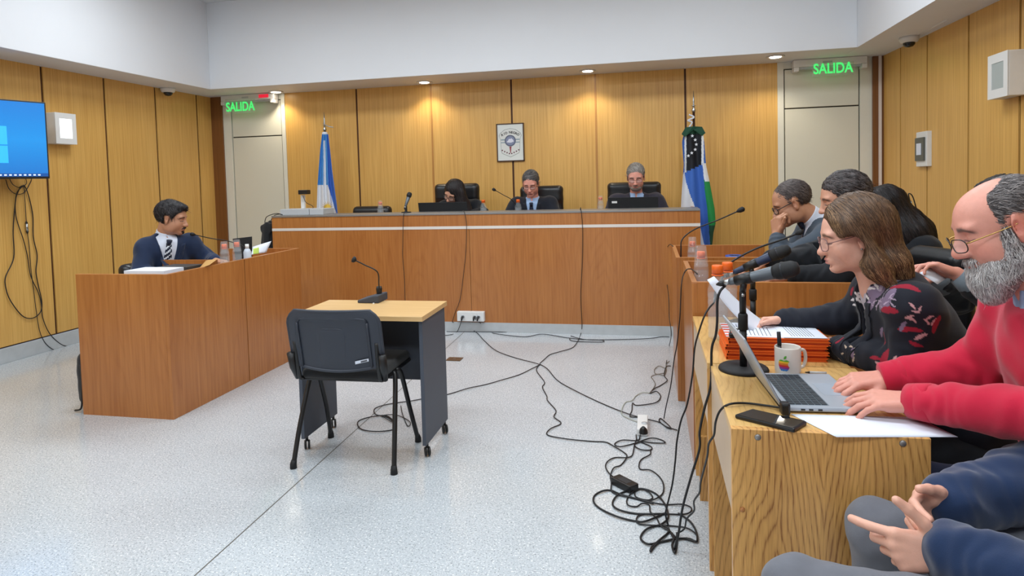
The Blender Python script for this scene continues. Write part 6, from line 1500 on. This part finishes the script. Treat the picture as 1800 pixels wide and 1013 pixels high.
for q in (-1, 1): h.e(v, (.014, q * .060, -.060), (.024, .014, .044), .015); h.e(v, (.046, q * .048, -.086), (.034, .019, .030), .015); h.e(v, (.018, q * .070, -.018), (.011, .009, .028), .010)
h.e(v, (.112, 0, -.0690), (.026, .021, .0085), .003, mode='cut')
v.displace(lambda x, y, z: .0022 * wob((x, y, z), 26, 9) + .0016 * wob((x, y, z), 55, 4))
beardcol = lambda V: (lambda L: LIN(112, 102, 100)[None, :] * (1 - np.clip((L[:, 0] - .03) / .04, 0, 1))[:, None] + LIN(176, 170, 168)[None, :] * np.clip((L[:, 0] - .03) / .04, 0, 1)[:, None])(h.loc(V))
o = emit(v, 'beard', hm, rm.t, beardcol)
bfl = lambda P, N: np.tile(-h.R[:, 2] * 1.0 + h.R[:, 0] * .10, (len(P), 1))
strands(v, 'beard_strands', o, 6500, .026, 4, bfl, LIN(140, 132, 132), LIN(232, 228, 226), w=.0008, out=.005, seed=8, jitter=.35)
strands(v, 'dark_beard_strands', o, 1500, .022, 4, bfl, LIN(60, 52, 54), LIN(110, 104, 104), w=.0008, out=.004, seed=9, jitter=.35, region=lambda P: h.loc(P)[:, 0] < .05)
glasses(h, rm.t, blackfr, lensmat, w=.027, hh=.0165, x=.113, z=-.010, r=.0014, temple=.0016, tmat=goldfr)
rm.trousers(jeans, [(1.15, 1.70, .50), (1.15, 1.92, .50)], [(.76, 1.66, .53), (.74, 1.96, .53)], [(.80, 1.66, .09), (.78, 1.98, .09)], r=(.10, .075, .05))

# --- the woman in the floral blazer
h = Head((.676, 2.375, 1.200), basis(177, -10, 0), 1.03)
hands_w = [((.80, 2.24, .80), (.648, 2.44, .800), (-.35, .92, -.1), (-.5, -.1, .8), dict(curls=(40, 50, 30), sc=.92)),
           ((.72, 2.58, .875), (.498, 2.60, .858), (-.95, -.10, -.12), (.0, .65, .75), dict(curls=(48, 48, 30), spread=4, thumb=(30, 8, 8), sc=.92, tdrop=.25))]
fw = Fig('person', 'long-haired person in a black floral blazer and glasses reading a raised sheet', h, (.760, 2.385, 1.03), (1.03, 2.40, .55), (.820, 2.245, .985), (.795, 2.525, .985), hands_w, SK_W, h=.0038, fat=.012,
    facekw=dict(nose=.92, jaw=1.02, full=1.25), paint=dict(brow=(.12, .07, .04), lip=(.45, .13, .13), blush=.4, lash=(.03, .02, .02)))
# floral print: leaves, petals and sprigs kept in the cloth's own colour
PR = {}
def fl_print(V):
    base = LIN(24, 27, 38); C = np.tile(base, (len(V), 1)); r = np.random.RandomState(4)
    red, wh, mauve, pink = LIN(150, 26, 48), LIN(222, 214, 214), LIN(122, 104, 128), LIN(196, 150, 152)
    f_, u_ = fw.f, fw.u
    X, Y, Z = V[:, 0], V[:, 1], V[:, 2]
    def P(px, py, Yp): return at(px, py, 'Y', Yp)
    G_ = np.gradient(jv.d, jv.h)
    def put(c, a, b, ang, col, wv=0):
        """ellipse of half-length a and half-width b lying in the cloth at c, bent by wv"""
        ix = tuple(np.clip(np.round((c - jv.lo) / jv.h).astype(int), 0, A(jv.d.shape) - 1)); n = A([g[ix] for g in G_])
        if np.linalg.norm(n) < .3 or c[0] > 5: return
        n = nrm(n)
        e1 = nrm(np.cross((0, 0, 1.), n)); e2 = np.cross(n, e1); D_ = V - c; ca, sa = math.cos(ang), math.sin(ang); x_, y_ = D_ @ e1, D_ @ e2
        p = x_ * ca + y_ * sa; q = -x_ * sa + y_ * ca + wv * p * p
        C[(np.abs(p) < a) & (np.abs(q) < b * np.sqrt(np.maximum(0, 1 - (p / a) ** 2))) & (np.abs(D_ @ n) < .05)] = col
    S = lambda px, py: (lambda q: q if q is not None else A([9., 9, 9]))(raysurf(jv, px, py))
    # large flower heads on the shoulder and sleeve
    for (px, py, a, b, ang) in ((1540, 512, .034, .024, .4), (1552, 535, .030, .022, -.2), (1530, 535, .030, .016, .9), (1562, 520, .030, .018, 1.2)): put(S(px, py), a, b, ang, mauve)
    for k in range(26):
        px, py = 1545 + r.uniform(-26, 26), 522 + r.uniform(-20, 24); put(S(px, py), .013, .0022, r.uniform(0, 3), LIN(176, 158, 178), 12)
    for (px, py, a, b, ang) in ((1556, 473, .052, .013, -.05), (1590, 503, .046, .012, .15), (1562, 545, .034, .011, .1), (1600, 579, .034, .008, .05), (1473, 648, .03, .008, .5), (1555, 630, .035, .012, 1.4), (1487, 487, .018, .010, 1.2), (1497, 512, .018, .008, 1.3), (1645, 570, .03, .010, 1.3), (1476, 598, .02, .007, 1.4)): put(S(px, py), a, b, ang, red, 3)
    for k, (px, py) in enumerate(((1530, 482), (1536, 491), (1526, 494), (1541, 503), (1531, 507), (1519, 512), (1524, 521), (1512, 516), (1507, 525), (1514, 531), (1502, 536), (1520, 504), (1506, 517), (1500, 527))): put(S(px, py), .015, .0042, -.7 + (k % 3) * .8, wh, 10)
    for (px, py, a, ang) in ((1575, 482, .03, .3), (1582, 487, .022, -.4), (1566, 494, .03, .5)): put(S(px, py), a, .007, ang, LIN(160, 150, 168))
    for k, (px, py) in enumerate(((1604, 538), (1610, 548), (1600, 556), (1616, 545), (1606, 562), (1597, 560), (1634, 558), (1640, 566), (1630, 566))): put(S(px, py), .013, .0034, -.9 + (k % 4) * .7, pink, 10)
    for k, (px, py) in enumerate(((1488, 612), (1497, 620), (1480, 622), (1490, 630), (1478, 634), (1498, 610), (1484, 640), (1500, 632), (1474, 644))): put(S(px, py), .012, .0026, -.9 + (k % 4) * .7, LIN(200, 180, 160), 12)
    for k in range(9):
        c = S(r.uniform(1480, 1640), r.uniform(560, 650)); put(c, .020, .006, r.uniform(0, 3), [red, mauve, pink][k % 3], 5)
    return C
blz = vcol('floral_cloth', .75, spec=.25, bump=.25, bscale=700, nse=.08, sheen=.1)
_, jv = fw.garment('blazer', blz, t=.018, h=.0036, neck_r=.074, fold=.007, cuff=.0, arm_t=.014, vee=(.13, .030), seed=11, low=.54, emitit=False)
emit(jv, 'blazer', blz, fw.t, fl_print)
fw.lapels(jv, clothm('blazer_lapel', rgb(24, 27, 38)), .13, .030, .034)
fw.shirt(clothm('blouse', rgb(190, 180, 190)), t=.004, collar=.0, open_=.04)
fw.trousers(bsuit, [(1.02, 2.30, .50), (1.02, 2.50, .50)], [(.70, 2.30, .55), (.70, 2.50, .55)], [(.74, 2.30, .09), (.74, 2.50, .09)])
# her hair: a parted bob that falls to the shoulder, open over the face
v = Vol(h.c - .26, h.c + .22, .0036)
h.e(v, (-.022, 0, .050), (.104, .092, .098), .02)
for q in (-1, 1):
    v.cone(h.p(.020, q * .070, .050), h.p(-.030, q * .088, -.100), .036, .034, k=.03); v.cone(h.p(-.030, q * .085, -.09), h.p(-.062, q * .092, -.160), .036, .016, k=.03)
v.cone(h.p(-.075, 0, .03), h.p(-.100, 0, -.12), .075, .060, k=.04, flat=h.R[:, 0], fs=.8); v.cone(h.p(-.100, .03, -.10), h.p(-.125, .02, -.175), .05, .018, k=.03); v.cone(h.p(-.100, -.03, -.10), h.p(-.12, -.03, -.175), .05, .018, k=.03)
def face_open(X, Y, Z):
    x, y, z = h.locf(X, Y, Z); e = ((x - .115) / .088) ** 2 + (np.abs(y) / .074) ** 2 + ((z + .035) / .118) ** 2; return (1 - np.sqrt(e)) * .08
v.clip(face_open, .008)
v.clip(lambda X, Y, Z: (lambda q: .05 - np.sqrt(((q[0] - .028) / .8) ** 2 + ((np.abs(q[1]) - .085) / 2) ** 2 + ((q[2] + .030) / 1.0) ** 2))(h.locf(X, Y, Z)), .01)
v.displace(lambda x, y, z: .0016 * wob((x, y, z * .3), 16, 3) + .0008 * wob((x, y, z * .3), 42, 5))
bh = vcol('brown_hair', .4, spec=.3, nse=.3, nscale=90, bump=.5, bscale=250)
def hc(V):
    L = h.loc(V); t = np.clip((.06 - L[:, 2]) / .2, 0, 1)[:, None]; return LIN(78, 58, 44)[None, :] * (1 - t) + LIN(128, 96, 70)[None, :] * t
o = emit(v, 'hair', bh, fw.t, hc)
def wfl(P, N):
    L = h.loc(P); y = L[:, 1]; top = np.clip((L[:, 2] - .06) / .06, 0, 1)[:, None]
    return (-h.R[:, 2])[None, :] * (1.0 - .6 * top) + h.R[:, 1][None, :] * (np.sign(y + .01) * .8)[:, None] * top - h.R[:, 0][None, :] * .30
av = lambda P: (lambda L: (((L[:, 0] - .115) / .090) ** 2 + (L[:, 1] / .078) ** 2 + ((L[:, 2] + .035) / .120) ** 2 < 1) | (np.sqrt(((L[:, 0] - .028) / .8) ** 2 + ((L[:, 2] + .030)) ** 2) < .042))(h.loc(P))
strands(v, 'hair_strands', o, 5200, .11, 8, wfl, LIN(66, 48, 36), LIN(126, 96, 70), w=.0010, lift=.0008, seed=5, jitter=.04, avoid=av)
strands(v, 'light_hair_strands', o, 1500, .07, 7, wfl, LIN(140, 106, 74), LIN(176, 142, 104), w=.0010, lift=.001, seed=6, jitter=.05, avoid=av, region=lambda P: (lambda L: (L[:, 2] < -.06) | ((L[:, 0] > .05) & (L[:, 2] > .02)))(h.loc(P)))
glasses(h, fw.t, plain('frame_brown_clear', rgb(120, 84, 84), .3), lensmat, w=.026, hh=.021, x=.104, z=-.006, r=.0014, temple=.0013)
m = MB(); m.tube([h.p(.0, .081, -.030), h.p(.0, .083, -.034)], .003, 8); m.build('earring', steel, fw.t)
# the sheet she holds
e0, e1, e2, e3 = at(1243, 492, 'Y', 2.46), at(1255, 486, 'Y', 2.62), at(1383, 590, 'Y', 2.70), at(1330, 585, 'Y', 2.50)
m = MB(); m.grid(14, 6, lambda u, v_: (e0 * (1 - u) + e3 * u) * (1 - v_) + (e1 * (1 - u) + e2 * u) * v_ + np.array([0, 0, -.022 * math.sin(3.14 * u)]))
o = m.build('paper_sheet', paper, None, solid=.0008); tag(o, 'curved white sheet held up by the person in the floral blazer', 'paper')
m = MB(); c = at(1352, 598, 'Y', 2.62); m.tube([c + (-.03, .0, .0), c + (.03, .02, -.006)], .006, 8); o = m.build('pen', black, None); tag(o, 'black pen under the fingers that hold the raised sheet', 'pen')

# --- grey suit, hand on the chin
h = Head((.795, 3.935, 1.249), basis(178, -22, 0), 1.03)
gm = Fig('person', 'person in a grey suit and black glasses resting the chin on one hand', h, (.930, 3.94, 1.160), (1.16, 3.96, .56), (.965, 3.755, 1.075), (.945, 4.115, 1.075),
    [((.690, 3.700, .935), (.690, 3.800, 1.080), (.02, .16, .98), (-.85, -.45, .2), dict(curls=(60, 75, 40), thumb=(55, 10, 5), spread=3, tdrop=-.3, sc=1.05)), ((.74, 4.15, .80), (.56, 4.05, .78), (-1, -.1, 0), (0, 0, 1))],
    SK_T, h=.0045, fat=.03, facekw=dict(nose=1.2, jaw=1.12, full=1.1), paint=dict(brow=(.05, .04, .04), blush=.3))
_, jv = gm.garment('suit_jacket', gsuit, t=.018, fold=.009, cuff=.035, arm_t=.016, vee=(.16, .05), seed=21); gm.lapels(jv, gsuit, .16, .05)
_, sv = gm.shirt(shw); gm.tie(sv, tien)
a = gm.arms[0]; m = MB(); m.tube([a[1] - nrm(a[1] - a[0]) * .045, a[1] - nrm(a[1] - a[0]) * .012], [.040, .037], 20); m.build('shirt_cuff', shw, gm.t)
m = MB(); m.tube([a[1] - nrm(a[1] - a[0]) * .014, a[1] + nrm(a[1] - a[0]) * .004], .0325, 20); c = a[1] + A((-.02, -.026, 0)); m.build('wristwatch', steel, gm.t)
v = hair_field(h, SHORT, thick=-.002, vox=.004, rough=.001); o = emit(v, 'hair', hairmat('hair_salt', rgb(96, 84, 80), rgb(40, 34, 34)), gm.t)
strands(v, 'hair_strands', o, 2600, .028, 3, down(h, .9), LIN(46, 38, 38), LIN(120, 108, 104), w=.0013, out=.002, seed=2, jitter=.25)
glasses(h, gm.t, blackfr, lensmat, w=.027, hh=.017, x=.102, z=-.003, r=.0026, temple=.0024)
gm.trousers(gsuit, [(1.15, 3.86, .50), (1.15, 4.06, .50)], [(.80, 3.84, .52), (.80, 4.06, .52)], [(.84, 3.86, .09), (.84, 4.06, .09)], h=.012)

# --- dark suit between, face mostly hidden
h = Head((.910, 3.345, 1.290), basis(180, -12, 0), 1.03)
dm = Fig('person', 'person in a black suit seated between the grey suit and the floral blazer', h, (.995, 3.39, 1.155), (1.18, 3.47, .56), (1.03, 3.26, 1.065), (.995, 3.58, 1.065),
    [((.84, 3.27, .92), (.655, 3.31, .93), (-.9, .25, -.15), (0, -.3, 1), dict(curls=(25, 30, 20))), ((.76, 3.45, .985), (.560, 3.34, 1.005), (-.92, -.2, -.28), (-.2, .2, 1), dict(curls=(18, 25, 15), spread=5))],
    SK_L, h=.005, fat=.03, paint=dict(brow=(.05, .04, .04)))
_, jv = dm.garment('suit_jacket', bsuit, t=.018, fold=.007, cuff=.03, arm_t=.018, vee=(.16, .05), seed=31); dm.shirt(shw)
for a in dm.arms: m = MB(); d_ = nrm(a[1] - a[0]); m.tube([a[1] - d_ * .04, a[1] - d_ * .008], [.041, .038], 20); m.build('shirt_cuff', shw, dm.t)
v = hair_field(h, SHORT, thick=.004, vox=.004, rough=.002); o = emit(v, 'hair', hairmat('hair_dark_wavy', rgb(76, 66, 64), rgb(22, 19, 20)), dm.t)
strands(v, 'hair_strands', o, 2600, .04, 4, down(h, 1.3), LIN(26, 22, 24), LIN(112, 104, 104), w=.0014, out=.003, seed=2, jitter=.3)
dm.trousers(bsuit, [(1.15, 3.36, .50), (1.15, 3.56, .50)], [(.86, 3.35, .52), (.86, 3.56, .52)], [(.90, 3.36, .09), (.90, 3.56, .09)], h=.012)

# --- long dark hair farther back on the right
h = Head((1.40, 4.29, 1.185), basis(200, -35, 0), 1.03)
lm = Fig('person', 'person with long black hair in black clothes bowed down by the cabinet', h, (1.50, 4.31, 1.02), (1.72, 4.33, .56), (1.56, 4.15, .95), (1.52, 4.49, .95), [((1.42, 4.10, .78), (1.22, 4.2, .74), (-1, 0, 0), (0, 0, 1)), ((1.38, 4.5, .78), (1.20, 4.40, .74), (-1, 0, 0), (0, 0, 1))], SK_L, h=.007, paint=dict(brow=(.03, .02, .02)))
lm.garment('black_top', bsuit, t=.03, fold=.008, seed=8, arm_t=.03)
v = Vol(h.c - (.3, .3, .42), h.c + (.35, .3, .25), .006)
h.e(v, (-.02, 0, .045), (.112, .096, .102), .02)
v.cone(h.c + (.03, 0, .02), h.c + (.13, -.03, -.16), .10, .115, k=.05); v.cone(h.c + (.13, -.04, -.14), h.c + (.17, -.06, -.33), .12, .10, k=.05)
v.clip(lambda X, Y, Z: (lambda q: (1 - np.sqrt(((q[0] - .13) / .09) ** 2 + (q[1] / .07) ** 2 + ((q[2] + .03) / .11) ** 2)) * .08)(h.locf(X, Y, Z)), .01)
v.displace(lambda x, y, z: .004 * wob((x, y, z * .4), 14, 3))
o = emit(v, 'hair', hairmat('hair_black_long', rgb(40, 34, 34), rgb(10, 9, 11)), lm.t)
strands(v, 'hair_strands', o, 2500, .14, 6, lambda P, N: np.tile(A((.45, -.1, -1.)), (len(P), 1)), LIN(14, 12, 14), LIN(52, 44, 44), w=.002, seed=4, jitter=.1)
lm.trousers(bsuit, [(1.72, 4.23, .50), (1.72, 4.43, .50)], [(1.38, 4.22, .52), (1.38, 4.44, .52)], [(1.42, 4.22, .09), (1.42, 4.44, .09)], h=.014)

# --- partly hidden person behind the red sweater
h = Head((1.395, 2.96, 1.245), basis(182, -15, 0), 1.0)
bm = Fig('person', 'person in a black padded jacket holding paper, mostly hidden behind the red sweater', h, (1.48, 2.965, 1.05), (1.70, 2.98, .56), (1.50, 2.79, .98), (1.475, 3.15, .98),
    [((1.33, 2.70, .86), (1.150, 2.760, 1.02), (-.80, .1, .30), (0, .3, 1), dict(curls=(30, 40, 25), thumb=(30, 10, 5))), ((1.31, 3.15, .86), (1.15, 2.98, .98), (-.85, -.3, .2), (0, -.2, 1), dict(curls=(35, 40, 25)))], SK_R, h=.0055, paint=dict(brow=(.05, .04, .04)))
pad = clothm('padded_jacket', rgb(20, 22, 27), rough=.55); bm.garment('padded_jacket', pad, t=.03, fold=.006, arm_t=.026, seed=14, cuff=.075, extra=lambda v: v.displace(lambda x, y, z: .007 * np.abs(np.sin(z * 42 + x * 12))))
knit = clothm('grey_knit', rgb(112, 122, 130))
for a in bm.arms: m = MB(); d_ = nrm(a[1] - a[0]); m.tube([a[1] - d_ * .11, a[1] - d_ * .05, a[1] - d_ * .01], [.052, .047, .038], 20); m.build('knit_cuff', knit, bm.t)
v = hair_field(h, SHORT, thick=.014, vox=.005, rough=.004); emit(v, 'hair', hairmat('hair_dark', rgb(44, 38, 38), rgb(14, 12, 13)), bm.t)
bm.trousers(bsuit, [(1.69, 2.88, .50), (1.69, 3.08, .50)], [(1.34, 2.86, .52), (1.34, 3.08, .52)], [(1.38, 2.86, .09), (1.38, 3.08, .09)], h=.014)
a, b_, c_, d4 = at(1616, 480, 'Y', 2.72), at(1640, 468, 'Y', 2.80), at(1668, 487, 'Y', 2.80), at(1648, 500, 'Y', 2.72)
m = MB(); m.grid(5, 5, lambda u, v_: (a * (1 - u) + b_ * u) * (1 - v_) + (d4 * (1 - u) + c_ * u) * v_); o = m.build('paper_sheet', paper, None, solid=.001); tag(o, 'small white sheet in the hands of the person in the padded jacket', 'paper')

# --- the person in navy on the left
h = Head((-3.435, 4.06, 1.216), basis(18, -10, 0), 1.0)
nm = Fig('person', 'dark-haired person with moustache in a navy suit at the left desk', h, (-3.51, 4.065, 1.085), (-3.62, 4.10, .56), (-3.395, 4.18, 1.010), (-3.565, 3.955, 1.010),
    [((-3.30, 4.28, .87), (-3.15, 4.14, .895), (.92, -.2, -.1), (0, 0, 1), dict(curls=(20, 25, 15))), ((-3.53, 3.83, .83), (-3.32, 3.90, .835), (.9, .25, -.1), (0, 0, 1), dict(curls=(20, 25, 15)))],
    SK_T, h=.005, fat=-.012, breadth=.9, facekw=dict(nose=1.12, full=1.0), paint=dict(brow=(.02, .015, .015), blush=.15))
_, jv = nm.garment('suit_jacket', navy, t=.018, fold=.008, cuff=.03, arm_t=.018, vee=(.20, .060), seed=41, pad=-.002); nm.lapels(jv, navy, .20, .060, .034)
_, sv = nm.shirt(shw); nm.tie(sv, [tien, tiew], 40, .30, .032, stripes=lambda u, v_: int((v_ * 8 + u * 1.2) % 1 < .40))
m = MB(); a = nm.arms[0]; d_ = nrm(a[1] - a[0]); m.tube([a[1] - d_ * .04, a[1] - d_ * .008], [.04, .036], 16); m.build('shirt_cuff', shw, nm.t)
v = hair_field(h, SHORT, thick=.006, vox=.0045, rough=.002, extra=lambda v: h.e(v, (.045, .0, .096), (.05, .055, .020), .02)); o = emit(v, 'hair', hairmat('hair_black', rgb(34, 30, 32), rgb(8, 8, 10)), nm.t)
strands(v, 'hair_strands', o, 2200, .04, 4, lambda P, N: np.tile(-h.R[:, 2] * .5 + h.R[:, 0] * .5, (len(P), 1)), LIN(12, 11, 13), LIN(62, 56, 58), w=.0016, out=.004, seed=2, jitter=.4)
v = Vol(h.c - .17, h.c + .2, .003); v.cone(h.p(.100, .004, -.052), h.p(.086, .026, -.062), .0062, .0035, k=.003); v.cone(h.p(.100, -.004, -.052), h.p(.086, -.026, -.062), .0062, .0035, k=.003); h.e(v, (.088, 0, -.088), (.010, .013, .012), .004); emit(v, 'moustache', bpy.data.materials['hair_black'], nm.t)
nm.trousers(navy, [(-3.66, 3.98, .50), (-3.66, 4.18, .50)], [(-3.42, 3.90, .52), (-3.42, 4.12, .52)], [(-3.44, 3.90, .09), (-3.44, 4.12, .09)], h=.012)
# chair under him
leather_chair('black leather chair under the person in navy', (-3.47, 4.09), 0, .40, z0=0, top=.90, h=.36)

# --- three judges
def desk_arms(cx, y, s=1, z=1.055): return None
h = Head((-1.985, 6.33, 1.318), basis(250, -26, -20), 1.02)
j1 = Fig('person', 'judge with long black hair bent over the bench beside the black laptop', h, (-1.97, 6.44, 1.20), (-1.96, 6.62, .78), (-1.80, 6.52, 1.16), (-2.14, 6.50, 1.16),
    [((-1.70, 6.42, 1.09), (-1.86, 6.28, 1.085), (-.4, -.8, -.1), (0, 0, 1)), ((-2.24, 6.40, 1.09), (-2.08, 6.27, 1.085), (.4, -.8, -.1), (0, 0, 1))], SK_L, h=.006, paint=dict(brow=(.03, .02, .02)), facekw=dict(jaw=.92, nose=.95))
j1.garment('black_jacket', bsuit, t=.02, fold=.006, seed=3)
v = Vol(h.c - .3, h.c + .3, .0055); h.e(v, (-.02, 0, .045), (.110, .092, .100), .02)
v.cone(h.p(.0, .08, .03), h.c + A((.10, -.02, -.20)), .045, .055, k=.04); v.cone(h.p(-.01, -.06, .02), h.c + A((-.03, .09, -.12)), .035, .03, k=.03)
v.cone(h.c + (.03, .03, .02), h.c + (.13, .02, -.20), .07, .07, k=.05)
v.clip(lambda X, Y, Z: (lambda q: (1 - np.sqrt(((q[0] - .125) / .12) ** 2 + ((q[1] + .012) / .072) ** 2 + ((q[2] + .04) / .112) ** 2)) * .08)(h.locf(X, Y, Z)), .008)
v.displace(lambda x, y, z: .003 * wob((x, y, z * .4), 14, 3)); o = emit(v, 'hair', bpy.data.materials['hair_black_long'], j1.t)
strands(v, 'hair_strands', o, 2200, .10, 5, lambda P, N: np.tile(A((.3, 0, -1.)), (len(P), 1)), LIN(14, 12, 14), LIN(60, 50, 50), w=.0016, seed=4, jitter=.12, avoid=lambda P: (lambda L: ((L[:, 0] - .125) / .12) ** 2 + ((L[:, 1] + .012) / .072) ** 2 + ((L[:, 2] + .04) / .112) ** 2 < 1)(h.loc(P)))
glasses(h, j1.t, blackfr, lensmat, w=.027, hh=.022, x=.102, r=.002)
j1.trousers(bsuit, [(-1.86, 6.62, .72), (-2.06, 6.62, .72)], [(-1.86, 6.27, .74), (-2.06, 6.27, .74)], [(-1.86, 6.28, .29), (-2.06, 6.28, .29)], h=.014)

h = Head((-1.188, 6.43, 1.395), basis(270, -24, 0), 1.03)
j2 = Fig('person', 'grey-haired judge in a dark suit and navy tie sitting in the middle', h, (-1.185, 6.52, 1.215), (-1.18, 6.62, .78), (-1.015, 6.52, 1.175), (-1.355, 6.52, 1.175),
    [((-.90, 6.40, .98), (-1.05, 6.22, 1.065), (-.5, -.8, 0), (0, 0, 1)), ((-1.47, 6.40, .98), (-1.31, 6.22, 1.065), (.5, -.8, 0), (0, 0, 1))], SK_R, h=.0055, fat=.01, facekw=dict(full=1.05), paint=dict(brow=(.06, .05, .05)))
_, jv = j2.garment('suit_jacket', dsuit, t=.018, fold=.006, vee=(.24, .058), seed=5, pad=.006); j2.lapels(jv, dsuit, .24, .058)
_, sv = j2.shirt(shb); j2.tie(sv, tien)
v = hair_field(h, SHORT, thick=.002, vox=.0045, rough=.001); o = emit(v, 'hair', hairmat('hair_grey_dark', rgb(100, 96, 94), rgb(42, 38, 40)), j2.t)
strands(v, 'hair_strands', o, 1800, .04, 3, lambda P, N: np.tile(h.R[:, 1] * .8 - h.R[:, 0] * .4, (len(P), 1)), LIN(44, 42, 44), LIN(130, 126, 124), w=.0014, out=.0, seed=2, jitter=.1)
glasses(h, j2.t, blackfr, lensmat, w=.026, hh=.014, r=.0014)
j2.trousers(dsuit, [(-1.08, 6.62, .72), (-1.28, 6.62, .72)], [(-1.08, 6.28, .74), (-1.28, 6.28, .74)], [(-1.08, 6.3, .29), (-1.28, 6.3, .29)], h=.014)

h = Head((-.135, 6.42, 1.428), basis(268, -16, 0), 1.06)
j3 = Fig('person', 'grey-haired bearded judge with glasses behind the laptop by the right flag', h, (-.135, 6.49, 1.235), (-.12, 6.60, .78), (.055, 6.49, 1.185), (-.325, 6.49, 1.185),
    [((.17, 6.40, .97), (.02, 6.24, 1.062), (-.4, -.8, 0), (0, 0, 1)), ((-.44, 6.40, .97), (-.29, 6.24, 1.062), (.4, -.8, 0), (0, 0, 1))], SK_R, h=.0055, fat=.02, facekw=dict(full=1.0, jaw=.98), paint=dict(brow=(.14, .12, .11)))
_, jv = j3.garment('suit_jacket', psuit, t=.02, fold=.007, vee=(.22, .060), seed=6, pad=.008); j3.lapels(jv, psuit, .22, .060)
_, sv = j3.shirt(shb); j3.tie(sv, clothm('tie_purple', rgb(52, 46, 84), rough=.5))
v = hair_field(h, SHORT, thick=.003, vox=.0045, rough=.001); o = emit(v, 'hair', hairmat('hair_grey', rgb(158, 150, 142), rgb(84, 78, 76)), j3.t)
strands(v, 'hair_strands', o, 1800, .045, 3, lambda P, N: np.tile(-h.R[:, 1] * .6 - h.R[:, 0] * .8, (len(P), 1)), LIN(92, 86, 84), LIN(190, 184, 176), w=.0014, out=.0, seed=2, jitter=.1)
v = Vol(h.c - .2, h.c + .2, .004); h.e(v, (.050, 0, -.082), (.046, .052, .034), .02); h.e(v, (.088, 0, -.053), (.012, .028, .008), .008)
for q in (-1, 1): h.e(v, (.030, q * .056, -.060), (.022, .010, .03), .015)
h.e(v, (.106, 0, -.0655), (.022, .022, .006), .003, mode='cut')
emit(v, 'beard', hairmat('beard_grey', rgb(150, 136, 126), rgb(104, 88, 80)), j3.t)
glasses(h, j3.t, blackfr, lensmat, w=.027, hh=.017, r=.0014)
j3.trousers(psuit, [(-.03, 6.60, .72), (-.23, 6.60, .72)], [(-.03, 6.28, .74), (-.23, 6.28, .74)], [(-.03, 6.3, .29), (-.23, 6.3, .29)], h=.014)

# --- hooded navy jacket in the foreground
h = Head((1.02, 1.40, 1.18), basis(180, -10, 0), 1.0)
hn = clothm('navy_fleece', rgb(26, 48, 84), noise=.2, rough=.9, sheen=.4); grj = clothm('grey_jeans', rgb(112, 114, 122), noise=.12)
fg = Fig('person', 'person in a navy fleece and grey jeans with joined hands, cut off by the frame', h, (1.09, 1.40, 1.035), (1.20, 1.38, .56), (1.11, 1.215, .955), (1.09, 1.575, .965),
    [((.85, 1.19, .65), (.572, 1.400, .650), (-.94, .14, -.06), (-.12, -.95, .22), dict(idx=[(22, 20, 10), (52, 46, 26), (66, 54, 30), (72, 54, 30)], spread=6, thumb=(58, 12, 6), sc=1.03, rr=1.10, tdrop=-.25)),
     ((.86, 1.66, .69), (.640, 1.555, .682), (-.90, -.40, .04), (.30, .88, .15), dict(curls=(34, 38, 20), spread=5, thumb=(34, 14, 8), sc=1.03, rr=1.05, tdrop=.1))],
    SK_W, h=.0036, fat=.02, paint=dict(brow=(.05, .04, .03)))
fg.garment('fleece', hn, t=.030, h=.0055, fold=.012, cuff=.005, pad=-.012, arm_t=.036, seed=17, neck_r=.075, low=.58, collar_up=.03)
fg.trousers(grj, [(1.18, 1.28, .51), (1.18, 1.50, .51)], [(.285, 1.375, .555), (.520, 1.640, .560)], [(.33, 1.38, .09), (.56, 1.66, .09)], h=.006, r=(.098, .070, .055), fold=.006)
v = hair_field(h, SHORT, thick=.01, vox=.006); emit(v, 'hair', bpy.data.materials['hair_dark'], fg.t)
def visitor_chair(lab, c, facing):
    t = thing('visitor_chair', lab, 'chair', (c[0], c[1], 0), math.radians(facing)); R = basis(facing); P = lambda x, y, z: A([c[0], c[1], 0.]) + R @ A([x, y, 0.]) + A([0, 0, z])
    v = Vol(P(0, 0, 0) + (-.35, -.35, .36), P(0, 0, 0) + (.35, .35, .52), .01); v.box(P(0, 0, .43), (.22, .22, .025), R, r=.024, k=.001); emit(v, 'seat', fabric_black, t)
    v = Vol(P(-.26, 0, 0) + (-.3, -.3, .5), P(-.26, 0, 0) + (.3, .3, .95), .01); v.box(P(-.30, 0, .72), (.02, .21, .16), R, r=.018, k=.001); emit(v, 'backrest', fabric_black, t)
    for s in (-1, 1):
        for x in (-.2, .2): m = MB(); m.tube([P(x * .9, s * .2, .41), P(x * 1.15, s * .23, .0)], .012, 8); m.build('leg', black, t)
        m = MB(); m.tube([P(-.2, s * .18, .42), P(-.27, s * .18, .45), P(-.30, s * .18, .62)], .010, 8); m.build('back_frame', black, t)
for lab, c in (('black visitor chair under the person in the navy fleece', (1.20, 1.39)), ('black visitor chair under the bearded person in red', (1.22, 1.80)), ('black visitor chair under the person in the floral blazer', (1.06, 2.40)), ('black visitor chair under the person in the grey suit', (1.18, 3.96)),
    ('black visitor chair under the bowed person with long hair', (1.74, 4.33)), ('black visitor chair under the person in the padded jacket', (1.73, 2.98))):
    visitor_chair(lab, c, 180)
